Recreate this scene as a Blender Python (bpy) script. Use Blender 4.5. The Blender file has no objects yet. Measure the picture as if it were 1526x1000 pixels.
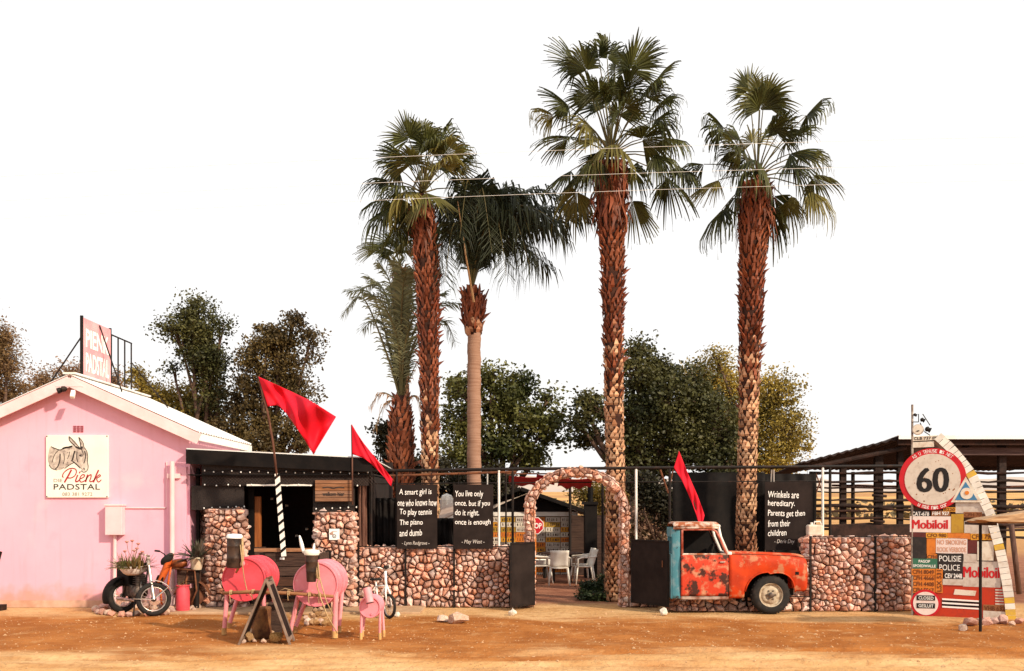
import bpy, bmesh, math, random
from mathutils import Vector, Matrix, noise
from mathutils.geometry import tessellate_polygon
R = math.radians
rng = random.Random(7)
sc = bpy.context.scene
COL = sc.collection

# ------------------------------------------------------------------ camera
F, CAMY, CAMZ, HX, HY = 1440.0, -18.0, 1.85, 763.0, 757.0     # focal length and principal point in photograph pixels
cd = bpy.data.cameras.new('camera')
cam = bpy.data.objects.new('camera', cd); COL.objects.link(cam)
cam.location = (0, CAMY, CAMZ); cam.rotation_euler = (R(90), 0, 0)
cd.sensor_width = 36; cd.lens = F / 1526 * 36
cd.shift_y = (HY - 500) / 1526; cd.clip_end = 5000; cd.clip_start = 0.1
sc.camera = cam
# ------------------------------------------------------------------ sky, sun, exposure
SUN = Vector((0.64, -0.58, 0.52)).normalized()
el = math.asin(SUN.z); az = math.atan2(SUN.x, SUN.y)
w = bpy.data.worlds.new('World'); sc.world = w; w.use_nodes = True
nt = w.node_tree; nt.nodes.clear()
sky = nt.nodes.new('ShaderNodeTexSky'); sky.sky_type = 'NISHITA'; sky.sun_disc = False
sky.sun_elevation = el; sky.sun_rotation = az; sky.dust_density = 4.0; sky.air_density = 1.0; sky.ozone_density = 1.0
veil = nt.nodes.new('ShaderNodeMixRGB'); veil.blend_type = 'MIX'; veil.inputs[0].default_value = 0.9
veil.inputs[2].default_value = (7.7, 7.55, 7.4, 1)             # an even veil of bright thin cloud
bg = nt.nodes.new('ShaderNodeBackground'); bg.inputs[1].default_value = 0.15
wo = nt.nodes.new('ShaderNodeOutputWorld')
nt.links.new(sky.outputs[0], veil.inputs[1]); nt.links.new(veil.outputs[0], bg.inputs[0]); nt.links.new(bg.outputs[0], wo.inputs[0])
sd = bpy.data.lights.new('sun', 'SUN'); sd.energy = 5.0; sd.angle = R(2.0); sd.color = (1.0, 0.84, 0.64)
so = bpy.data.objects.new('sun', sd); COL.objects.link(so); so.location = (20, -20, 20)
so.rotation_euler = (-SUN).to_track_quat('-Z', 'Y').to_euler()
sc.view_settings.view_transform = 'Standard'; sc.view_settings.look = 'None'
sc.view_settings.gamma = 1; sc.view_settings.use_curve_mapping = False
sc.view_settings.exposure = 0.0
sc.render.engine = 'CYCLES'
sc.cycles.max_bounces = 6; sc.cycles.diffuse_bounces = 3; sc.cycles.glossy_bounces = 2; sc.cycles.transmission_bounces = 3
sc.cycles.transparent_max_bounces = 8; sc.cycles.use_denoising = True; sc.cycles.caustics_reflective = False

# ------------------------------------------------------------------ helpers
def at(px, py, Y):
    d = Y - CAMY
    return Vector(((px - HX) * d / F, Y, CAMZ - (py - HY) * d / F))
def X_(px, Y): return (px - HX) * (Y - CAMY) / F
def Z_(py, Y): return CAMZ - (py - HY) * (Y - CAMY) / F
def gy(py): return CAMY + F * CAMZ / (py - HY)                   # depth of a ground point seen on that row

MATS = {}
def mat(name, c, c2=None, scale=3.0, rough=0.8, metal=0.0, bump=0.0, bscale=40.0, detail=6, lo=0.4, hi=0.6, rnd=0.0, spec=0.3,
        c3=None, lo3=0.62, hi3=0.68, scale3=8.0, stretch=None, coat=0.0, alpha=None):
    """procedural surface: base colour, a second and third colour in noise patches, random tint per object, fine relief"""
    if name in MATS: return MATS[name]
    m = bpy.data.materials.new(name); m.use_nodes = True
    n = m.node_tree.nodes; l = m.node_tree.links
    b = n['Principled BSDF']; b.inputs['Roughness'].default_value = rough; b.inputs['Metallic'].default_value = metal
    b.inputs['Specular IOR Level'].default_value = spec; b.inputs['Coat Weight'].default_value = coat
    tc = n.new('ShaderNodeTexCoord'); src = tc.outputs['Object']
    if stretch:
        mp = n.new('ShaderNodeMapping'); mp.inputs['Scale'].default_value = stretch; l.new(src, mp.inputs[0]); src = mp.outputs[0]
    def ns(s, d=detail):
        t = n.new('ShaderNodeTexNoise'); t.inputs['Scale'].default_value = s; t.inputs['Detail'].default_value = d
        t.inputs['Roughness'].default_value = 0.6; l.new(src, t.inputs['Vector']); return t.outputs['Fac']
    def ramp(f, a, z):
        r = n.new('ShaderNodeMapRange'); r.inputs[1].default_value = a; r.inputs[2].default_value = z; l.new(f, r.inputs[0]); return r.outputs[0]
    def mix(f, A, B, mode='MIX'):
        x = n.new('ShaderNodeMixRGB'); x.blend_type = mode
        for i, v in ((0, f), (1, A), (2, B)):
            if hasattr(v, 'is_output') or isinstance(v, bpy.types.NodeSocket): l.new(v, x.inputs[i])
            elif isinstance(v, (int, float)): x.inputs[i].default_value = v
            else: x.inputs[i].default_value = (*v, 1)
        return x.outputs[0]
    cur = None
    if c2 is not None: cur = mix(ramp(ns(scale), lo, hi), c, c2)
    if c3 is not None: cur = mix(ramp(ns(scale3), lo3, hi3), cur if cur is not None else c, c3)
    if rnd:
        oi = n.new('ShaderNodeObjectInfo'); hs = n.new('ShaderNodeHueSaturation')
        r1 = n.new('ShaderNodeMapRange'); r1.inputs[3].default_value = 1 - rnd; r1.inputs[4].default_value = 1 + rnd; l.new(oi.outputs['Random'], r1.inputs[0])
        wn = n.new('ShaderNodeTexWhiteNoise'); wn.noise_dimensions = '1D'; l.new(oi.outputs['Random'], wn.inputs['W'])
        r2 = n.new('ShaderNodeMapRange'); r2.inputs[3].default_value = 1 - rnd; r2.inputs[4].default_value = 1 + rnd * 0.6; l.new(wn.outputs['Value'], r2.inputs[0])
        l.new(r1.outputs[0], hs.inputs['Value']); l.new(r2.outputs[0], hs.inputs['Saturation'])
        if cur is not None: l.new(cur, hs.inputs['Color'])
        else: hs.inputs['Color'].default_value = (*c, 1)
        cur = hs.outputs[0]
    if cur is None: b.inputs['Base Color'].default_value = (*c, 1)
    else: l.new(cur, b.inputs['Base Color'])
    if bump:
        bp = n.new('ShaderNodeBump'); bp.inputs['Strength'].default_value = bump; bp.inputs['Distance'].default_value = 0.02
        l.new(ns(bscale, 8), bp.inputs['Height']); l.new(bp.outputs[0], b.inputs['Normal'])
    MATS[name] = m
    return m
def leafmat(name, c, c2, trans=0.35, scale=0.9, c3=None):
    if name in MATS: return MATS[name]
    m = bpy.data.materials.new(name); m.use_nodes = True
    n = m.node_tree.nodes; l = m.node_tree.links; n.clear()
    tc = n.new('ShaderNodeTexCoord'); t = n.new('ShaderNodeTexNoise'); t.inputs['Scale'].default_value = scale; t.inputs['Detail'].default_value = 5
    l.new(tc.outputs['Object'], t.inputs['Vector'])
    r = n.new('ShaderNodeMapRange'); r.inputs[1].default_value = 0.38; r.inputs[2].default_value = 0.62; l.new(t.outputs['Fac'], r.inputs[0])
    x = n.new('ShaderNodeMixRGB'); x.inputs[1].default_value = (*c, 1); x.inputs[2].default_value = (*c2, 1); l.new(r.outputs[0], x.inputs[0])
    cur = x.outputs[0]
    gi = n.new('ShaderNodeNewGeometry')
    hv = n.new('ShaderNodeHueSaturation'); rr = n.new('ShaderNodeMapRange'); rr.inputs[3].default_value = 0.6; rr.inputs[4].default_value = 1.45
    l.new(gi.outputs['Random Per Island'], rr.inputs[0]); l.new(rr.outputs[0], hv.inputs['Value']); l.new(cur, hv.inputs['Color']); cur = hv.outputs[0]
    if c3:
        oi = n.new('ShaderNodeObjectInfo'); rp = n.new('ShaderNodeMapRange'); rp.inputs[1].default_value = 0.72; rp.inputs[2].default_value = 0.95
        l.new(oi.outputs['Random'], rp.inputs[0]); x3 = n.new('ShaderNodeMixRGB'); x3.inputs[2].default_value = (*c3, 1)
        l.new(rp.outputs[0], x3.inputs[0]); l.new(cur, x3.inputs[1]); cur = x3.outputs[0]
    d = n.new('ShaderNodeBsdfPrincipled'); d.inputs['Roughness'].default_value = 0.55; d.inputs['Specular IOR Level'].default_value = 0.3
    tr = n.new('ShaderNodeBsdfTranslucent'); ms = n.new('ShaderNodeMixShader'); ms.inputs[0].default_value = trans; o = n.new('ShaderNodeOutputMaterial')
    l.new(cur, d.inputs['Base Color']); l.new(cur, tr.inputs['Color'])
    l.new(d.outputs[0], ms.inputs[1]); l.new(tr.outputs[0], ms.inputs[2]); l.new(ms.outputs[0], o.inputs[0])
    MATS[name] = m
    return m

def tag(o, label=None, cat=None, group=None, kind=None):
    if label: o['label'] = label
    if cat: o['category'] = cat
    if group: o['group'] = group
    if kind: o['kind'] = kind
    return o
def thing(name, label, cat, loc=(0, 0, 0), rz=0.0, group=None):
    o = bpy.data.objects.new(name, None); COL.objects.link(o); o.empty_display_size = 0.1
    o.location = loc; o.rotation_euler = (0, 0, rz)
    return tag(o, label, cat, group)
def wloc(o):
    v = Vector((0, 0, 0))
    while o: v += o.location; o = o.parent
    return v

class MB:
    def __init__(s): s.v = []; s.f = []; s.m = []
    def add(s, vs, fs, mi=0):
        k = len(s.v); s.v += [Vector(p) for p in vs]; s.f += [tuple(i + k for i in f) for f in fs]; s.m += [mi] * len(fs); return s
    def box(s, c, size, rot=None, mi=0):
        x, y, z = (a / 2 for a in size); M = rot if rot is not None else Matrix.Identity(3); c = Vector(c)
        vs = [c + M @ Vector((i * x, j * y, k * z)) for i in (-1, 1) for j in (-1, 1) for k in (-1, 1)]
        return s.add(vs, [(0, 1, 3, 2), (4, 6, 7, 5), (0, 4, 5, 1), (2, 3, 7, 6), (0, 2, 6, 4), (1, 5, 7, 3)], mi)
    def box2(s, a, b, mi=0):
        a, b = Vector(a), Vector(b); d = b - a
        return s.box((a + b) / 2, (abs(d.x), abs(d.y), abs(d.z)), None, mi)
    def bar(s, p, q, w, h=None, up=(0, 0, 1), mi=0):
        p, q = Vector(p), Vector(q); h = h or w; d = (q - p); L = d.length; d.normalize(); u = Vector(up)
        if abs(d.dot(u)) > 0.95: u = Vector((0, 1, 0))
        sx = d.cross(u).normalized(); sz = sx.cross(d)
        return s.box((p + q) / 2, (L, w, h), Matrix((d, sx, sz)).transposed(), mi)
    def tube(s, pts, r, n=8, cap=True, mi=0):
        pts = [Vector(p) for p in pts]; rs = r if isinstance(r, (list, tuple)) else [r] * len(pts)
        prev = None; rings = []
        for i, p in enumerate(pts):
            t = (pts[min(i + 1, len(pts) - 1)] - pts[max(i - 1, 0)]).normalized()
            if prev is None:
                a = Vector((0, 0, 1)) if abs(t.z) < 0.9 else Vector((1, 0, 0)); u = t.cross(a).normalized()
            else: u = (prev - t * prev.dot(t)).normalized()
            prev = u; v = t.cross(u)
            rings.append([p + (u * math.cos(6.28318 * k / n) + v * math.sin(6.28318 * k / n)) * rs[i] for k in range(n)])
        vs = [q for g in rings for q in g]; fs = []
        for i in range(len(pts) - 1):
            for k in range(n): fs.append((i * n + k, i * n + (k + 1) % n, (i + 1) * n + (k + 1) % n, (i + 1) * n + k))
        if cap: fs.append(tuple(range(n - 1, -1, -1))); fs.append(tuple((len(pts) - 1) * n + k for k in range(n)))
        return s.add(vs, fs, mi)
    def lathe(s, prof, n=24, o=(0, 0, 0), ax=(0, 0, 1), mi=0, caps=True):
        """profile of (radius, height) turned round the axis"""
        o, ax = Vector(o), Vector(ax).normalized(); a = Vector((1, 0, 0)) if abs(ax.x) < 0.9 else Vector((0, 1, 0))
        u = ax.cross(a).normalized(); v = ax.cross(u); vs = []; fs = []
        for r, h in prof:
            for k in range(n): vs.append(o + ax * h + (u * math.cos(6.28318 * k / n) + v * math.sin(6.28318 * k / n)) * max(r, 1e-4))
        for i in range(len(prof) - 1):
            for k in range(n): fs.append((i * n + k, i * n + (k + 1) % n, (i + 1) * n + (k + 1) % n, (i + 1) * n + k))
        if caps:
            fs.append(tuple(range(n - 1, -1, -1))); fs.append(tuple((len(prof) - 1) * n + k for k in range(n)))
        return s.add(vs, fs, mi)
    def prism(s, pts, o, ax, up, depth, mi=0):
        """flat outline (list of 2-D points in the plane ax, up) given a thickness along -normal"""
        o, ax, up = Vector(o), Vector(ax), Vector(up); nn = ax.cross(up).normalized(); n = len(pts)
        fr = [o + ax * a + up * b for a, b in pts]; bk = [p - nn * depth for p in fr]
        tri = tessellate_polygon([[Vector((a, b, 0)) for a, b in pts]])
        fs = [tuple(t) for t in tri] + [tuple(i + n for i in reversed(t)) for t in tri] + [(i, (i + 1) % n, (i + 1) % n + n, i + n) for i in range(n)]
        return s.add(fr + bk, fs, mi)
    def grid(s, fn, nu, nv, mi=0):
        vs = [fn(i / nu, j / nv) for j in range(nv + 1) for i in range(nu + 1)]
        fs = [(j * (nu + 1) + i, j * (nu + 1) + i + 1, (j + 1) * (nu + 1) + i + 1, (j + 1) * (nu + 1) + i) for j in range(nv) for i in range(nu)]
        return s.add(vs, fs, mi)
    def build(s, name, m, parent=None, smooth=False, local=False, bevel=0.0, seg=2, solid=0.0, fix=True, origin=None):
        """one mesh object; points are given in world space and stored relative to the parent thing (or to the thing's own base)"""
        me = bpy.data.meshes.new(name)
        if local: off = Vector((0, 0, 0))
        elif parent is not None: off = wloc(parent)
        elif origin is not None: off = Vector(origin)
        else:
            lo = Vector([min(p[i] for p in s.v) for i in range(3)]); hi = Vector([max(p[i] for p in s.v) for i in range(3)])
            off = Vector(((lo.x + hi.x) / 2, (lo.y + hi.y) / 2, lo.z))
        me.from_pydata([p - off for p in s.v], [], s.f)
        ms = m if isinstance(m, (list, tuple)) else [m]
        for q in ms: me.materials.append(q)
        if len(ms) > 1: me.polygons.foreach_set('material_index', s.m)
        if fix:
            bm = bmesh.new(); bm.from_mesh(me); bmesh.ops.recalc_face_normals(bm, faces=bm.faces); bm.to_mesh(me); bm.free()
        if smooth:
            me.polygons.foreach_set('use_smooth', [True] * len(me.polygons))
            if smooth is not True: me.set_sharp_from_angle(angle=R(smooth))
        me.update()
        o = bpy.data.objects.new(name, me); COL.objects.link(o)
        if parent is not None: o.parent = parent
        elif not local: o.location = off
        if solid:
            sm = o.modifiers.new('solid', 'SOLIDIFY'); sm.thickness = solid; sm.offset = 0
        if bevel:
            bv = o.modifiers.new('bevel', 'BEVEL'); bv.width = bevel; bv.segments = seg; bv.limit_method = 'ANGLE'; bv.angle_limit = R(40)
        return o
def copy_tree(o, parent=None):
    c = o.copy(); COL.objects.link(c); c.parent = parent
    for ch in list(o.children): copy_tree(ch, c)
    return c
def single(name, m, mb, label, cat, group=None, **k):
    return tag(mb.build(name, m, **k), label, cat, group)
def lettering(name, body, m, parent, o, ax, up, width, height, bold=0.0, depth=0.002, shear=0.0, local=False, center=True, fn=None, spacing=1.0):
    """a line of lettering as flat letters of a little thickness, fitted into width x height, standing at o on the plane ax, up"""
    cu = bpy.data.curves.new(name, 'FONT'); cu.body = body; cu.size = 1.0; cu.offset = max(0, bold); cu.shear = shear; cu.resolution_u = 3
    cu.space_character = spacing
    t = bpy.data.objects.new(name, cu); me0 = t.to_mesh()
    vs = [v.co.copy() for v in me0.vertices]; fs = [tuple(p.vertices) for p in me0.polygons]
    t.to_mesh_clear(); bpy.data.objects.remove(t); bpy.data.curves.remove(cu)
    if not vs: return None
    x0, x1 = min(v.x for v in vs), max(v.x for v in vs); y0, y1 = min(v.y for v in vs), max(v.y for v in vs)
    sx = width / (x1 - x0) if width else height / (y1 - y0); sy = height / (y1 - y0) if height else sx
    o, ax, up = Vector(o), Vector(ax), Vector(up); nn = ax.cross(up).normalized()
    mb = MB()
    heavy = bold < 0                                             # heavy letters: the same outline laid three times, a hair apart
    for dx, dz in (((-0.5, 0), (0.5, 0.0006), (0, 0.0012)) if heavy else ((0, 0),)):
      pts = []
      for v in vs:
        a, b = (v.x - x0) * sx, (v.y - y0) * sy
        if heavy: a += dx * -bold * sx
        if center: a -= width / 2 if width else (x1 - x0) * sx / 2; b -= (y1 - y0) * sy / 2
        if fn: a, b = fn(a, b)
        pts.append(o + ax * a + up * b + nn * (depth + dz))
      mb.add(pts, fs)
    return mb.build(name, m, parent, local=local, fix=False)
def ribbon(mb, pts, o, ax, up, w, off=0.003, mi=0, sub=4):
    """a pen stroke: a flat ribbon along a smoothed line of 2-D points"""
    o, ax, up = Vector(o), Vector(ax), Vector(up); nn = ax.cross(up).normalized(); P = [Vector((a, b)) for a, b in pts]; q = []
    for i in range(len(P) - 1):
        p0, p1, p2, p3 = P[max(i - 1, 0)], P[i], P[i + 1], P[min(i + 2, len(P) - 1)]
        for k in range(sub):
            t = k / sub
            q.append(0.5 * ((2 * p1) + (p2 - p0) * t + (2 * p0 - 5 * p1 + 4 * p2 - p3) * t * t + (3 * p1 - p0 - 3 * p2 + p3) * t ** 3))
    q.append(P[-1]); vs = []
    for i, p in enumerate(q):
        t = (q[min(i + 1, len(q) - 1)] - q[max(i - 1, 0)]); t = t.normalized() if t.length > 0 else Vector((1, 0))
        ww = (w(i / (len(q) - 1)) if callable(w) else w) / 2; nrm = Vector((-t.y, t.x)) * ww
        for sgn in (1, -1):
            c = p + nrm * sgn; vs.append(o + ax * c.x + up * c.y + nn * off)
    return mb.add(vs, [(2 * i, 2 * i + 1, 2 * i + 3, 2 * i + 2) for i in range(len(q) - 1)], mi)
def rock_mesh(name, seed, m, n=20):
    r = random.Random(seed); bm = bmesh.new()
    for _ in range(n):
        v = Vector((r.gauss(0, 1), r.gauss(0, 1), r.gauss(0, 1))).normalized() * r.uniform(0.85, 1.05); bm.verts.new(v)
    bmesh.ops.convex_hull(bm, input=bm.verts)
    for v in [v for v in bm.verts if not v.link_faces]: bm.verts.remove(v)
    me = bpy.data.meshes.new(name); bm.to_mesh(me); bm.free(); me.materials.append(m); return me
EX, EZ, EY = Vector((1, 0, 0)), Vector((0, 0, 1)), Vector((0, 1, 0))

# ------------------------------------------------------------------ materials
pink = mat('pink_wall_paint', (0.80, 0.40, 0.51), (0.83, 0.44, 0.55), 0.7, 0.75, bump=0.12, bscale=60, c3=(0.77, 0.36, 0.465), scale3=1.6, lo3=0.56, hi3=0.75)
def dust_wall(m):
    n = m.node_tree.nodes; l = m.node_tree.links; b = n['Principled BSDF']; cur = b.inputs['Base Color'].links[0].from_socket
    tc = n.new('ShaderNodeTexCoord'); sp_ = n.new('ShaderNodeSeparateXYZ'); l.new(tc.outputs['Object'], sp_.inputs[0])
    def noise_(sc, s):
        mp = n.new('ShaderNodeMapping'); mp.inputs['Scale'].default_value = sc; l.new(tc.outputs['Object'], mp.inputs[0])
        t = n.new('ShaderNodeTexNoise'); t.inputs['Scale'].default_value = s; t.inputs['Detail'].default_value = 8; l.new(mp.outputs[0], t.inputs['Vector']); return t.outputs['Fac']
    def layer(fac, colr, amt):
        nonlocal cur
        x = n.new('ShaderNodeMixRGB'); mu = n.new('ShaderNodeMath'); mu.operation = 'MULTIPLY'; mu.inputs[1].default_value = amt; l.new(fac, mu.inputs[0]); l.new(mu.outputs[0], x.inputs[0]); l.new(cur, x.inputs[1]); x.inputs[2].default_value = (*colr, 1); cur = x.outputs[0]
    def rng_(f, a, z):
        r = n.new('ShaderNodeMapRange'); r.interpolation_type = 'SMOOTHSTEP'; r.inputs[1].default_value = a; r.inputs[2].default_value = z; l.new(f, r.inputs[0]); return r.outputs[0]
    ad = n.new('ShaderNodeMath'); ad.operation = 'MULTIPLY_ADD'; ad.inputs[1].default_value = -0.9; l.new(noise_((1, 1, 1), 3.0), ad.inputs[0]); l.new(sp_.outputs['Z'], ad.inputs[2])
    layer(rng_(ad.outputs[0], 0.05, -0.35), (0.55, 0.27, 0.18), 0.75)             # red dust splashed up from the yard
    layer(rng_(noise_((5, 5, 0.35), 2.0), 0.54, 0.70), (0.70, 0.30, 0.35), 0.22)  # rain streaks
    layer(rng_(noise_((1, 1, 1), 1.1), 0.55, 0.7), (0.86, 0.52, 0.58), 0.6)       # faded patches
    l.new(cur, b.inputs['Base Color'])
dust_wall(pink)
pink_trim = mat('pale_pink_paint', (0.84, 0.60, 0.61), (0.78, 0.52, 0.52), 2.5, 0.6, bump=0.05)
roof_white = mat('white_roof_sheet', (0.82, 0.80, 0.77), (0.70, 0.62, 0.56), 1.2, 0.45, bump=0.05, lo=0.5, hi=0.75)
cream = mat('cream_board', (0.84, 0.82, 0.72), (0.80, 0.76, 0.64), 1.5, 0.5)
white_paint = mat('white_paint', (0.80, 0.78, 0.73), (0.66, 0.60, 0.52), 9, 0.55, lo=0.5, hi=0.8)
black_paint = mat('black_paint', (0.006, 0.005, 0.005), (0.012, 0.009, 0.008), 3, 0.7, spec=0.12)
black_steel = mat('black_steel', (0.010, 0.007, 0.006), (0.04, 0.018, 0.012), 7, 0.6, metal=0.0, spec=0.2, lo=0.5, hi=0.75)
rust_steel = mat('rusty_steel', (0.10, 0.035, 0.018), (0.19, 0.07, 0.03), 9, 0.85, bump=0.2)
chalk = mat('white_chalk_paint', (0.86, 0.85, 0.82), rough=0.9)
chalk_dim = mat('faint_chalk', (0.55, 0.50, 0.46), rough=0.9)
board_black = mat('blackboard', (0.016, 0.011, 0.010), (0.026, 0.018, 0.016), 2.5, 0.8, spec=0.1)
stone_m = mat('gabion_stone', (0.66, 0.395, 0.305), (0.50, 0.25, 0.178), 6, 0.92, bump=0.5, bscale=22, rnd=0.38, c3=(0.79, 0.60, 0.49), scale3=9, lo3=0.55, hi3=0.7)
core_m = mat('gabion_shadow_fill', (0.030, 0.015, 0.012), (0.06, 0.03, 0.022), 14, 0.95, bump=0.6, bscale=18)
rock_pale = mat('pale_rock', (0.62, 0.46, 0.36), (0.50, 0.32, 0.23), 5, 0.92, bump=0.5, bscale=20, rnd=0.2)
rock_pink = mat('pink_rock', (0.55, 0.31, 0.25), (0.42, 0.21, 0.15), 5, 0.92, bump=0.5, bscale=20, rnd=0.25)
rock_ochre = mat('ochre_rock', (0.48, 0.30, 0.14), (0.30, 0.15, 0.06), 5, 0.92, bump=0.5, bscale=20, rnd=0.25)
rock_white = mat('whitewashed_rock', (0.80, 0.76, 0.66), (0.62, 0.52, 0.40), 6, 0.9, bump=0.4, bscale=20)
wood_dark = mat('dark_weathered_timber', (0.038, 0.017, 0.011), (0.075, 0.036, 0.022), 5, 0.85, bump=0.4, bscale=14, stretch=(0.6, 6, 6), rnd=0.2)
wood_mid = mat('brown_timber', (0.20, 0.09, 0.045), (0.30, 0.15, 0.08), 5, 0.85, bump=0.4, bscale=14, stretch=(0.6, 6, 6), rnd=0.15)
wood_post = mat('weathered_post_timber', (0.085, 0.034, 0.023), (0.16, 0.075, 0.05), 5, 0.9, bump=0.5, bscale=14, stretch=(6, 6, 0.6), rnd=0.2)
wood_pale = mat('pale_plank_timber', (0.52, 0.34, 0.19), (0.26, 0.14, 0.07), 6, 0.8, bump=0.3, bscale=12, stretch=(0.5, 5, 5))
wood_orange = mat('varnished_orange_timber', (0.36, 0.115, 0.03), (0.25, 0.075, 0.02), 4, 0.6, stretch=(6, 6, 0.6))
flag_red = mat('red_flag_cloth', (0.66, 0.004, 0.018), (0.58, 0.004, 0.024), 2, 0.75)
rubber = mat('black_rubber', (0.016, 0.014, 0.013), (0.05, 0.036, 0.028), 9, 0.85, lo=0.5, hi=0.8)
chrome = mat('dull_chrome', (0.70, 0.66, 0.62), (0.45, 0.36, 0.30), 12, 0.35, metal=0.8)
engine_m = mat('dirty_engine_metal', (0.055, 0.045, 0.04), (0.16, 0.12, 0.10), 16, 0.5, metal=0.6)
drum_pink = mat('pink_drum_paint', (0.80, 0.27, 0.32), (0.72, 0.21, 0.25), 3, 0.5, bump=0.08, bscale=30, c3=(0.80, 0.42, 0.43), scale3=7, lo3=0.6, hi3=0.72)
drum_red = mat('deep_pink_drum_paint', (0.74, 0.085, 0.115), (0.62, 0.06, 0.08), 3, 0.5, bump=0.08, bscale=30, c3=(0.78, 0.22, 0.25), scale3=7, lo3=0.62, hi3=0.74)
leg_pink = mat('pink_leg_paint', (0.82, 0.33, 0.36), (0.74, 0.26, 0.28), 5, 0.5, bump=0.08)
rope_m = mat('sisal_rope', (0.50, 0.34, 0.18), (0.38, 0.24, 0.12), 20, 0.95)
orange_paint = mat('worn_orange_paint', (0.62, 0.115, 0.02), (0.30, 0.07, 0.025), 9, 0.55, lo=0.5, hi=0.7)
copper_m = mat('rusty_copper_tank', (0.34, 0.10, 0.028), (0.18, 0.05, 0.02), 7, 0.45, metal=0.35)
truck_red = mat('worn_orange_red_paint', (0.56, 0.048, 0.006), (0.40, 0.034, 0.008), 3.4, 0.6, bump=0.35, bscale=5, detail=10, c3=(0.46, 0.18, 0.09), scale3=5.0, lo3=0.52, hi3=0.60, spec=0.2)
truck_door = mat('flaking_red_door_paint', (0.52, 0.042, 0.014), (0.54, 0.27, 0.155), 6.5, 0.65, bump=0.3, bscale=12, lo=0.50, hi=0.66, detail=12, c3=(0.055, 0.016, 0.010), scale3=5.5, lo3=0.52, hi3=0.58)
truck_roof_m = mat('rusty_white_roof_paint', (0.72, 0.62, 0.53), (0.30, 0.085, 0.03), 5, 0.7, bump=0.2, bscale=20, lo=0.40, hi=0.55)
truck_blue = mat('chipped_blue_paint', (0.075, 0.26, 0.32), (0.30, 0.40, 0.42), 7, 0.5, lo=0.5, hi=0.75, c3=(0.04, 0.035, 0.04), scale3=9, lo3=0.62, hi3=0.65)
rim_m = mat('dirty_cream_rim', (0.50, 0.42, 0.31), (0.22, 0.13, 0.07), 14, 0.7, lo=0.45, hi=0.7)
tin_dark = mat('dark_tin', (0.020, 0.013, 0.011), (0.07, 0.04, 0.028), 8, 0.45, metal=0.3, bump=0.2, bscale=30)
terracotta = mat('cream_pot', (0.74, 0.62, 0.46), (0.60, 0.46, 0.32), 7, 0.85)
plastic_white = mat('white_plastic', (0.78, 0.74, 0.68), (0.66, 0.60, 0.52), 5, 0.5)
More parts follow.
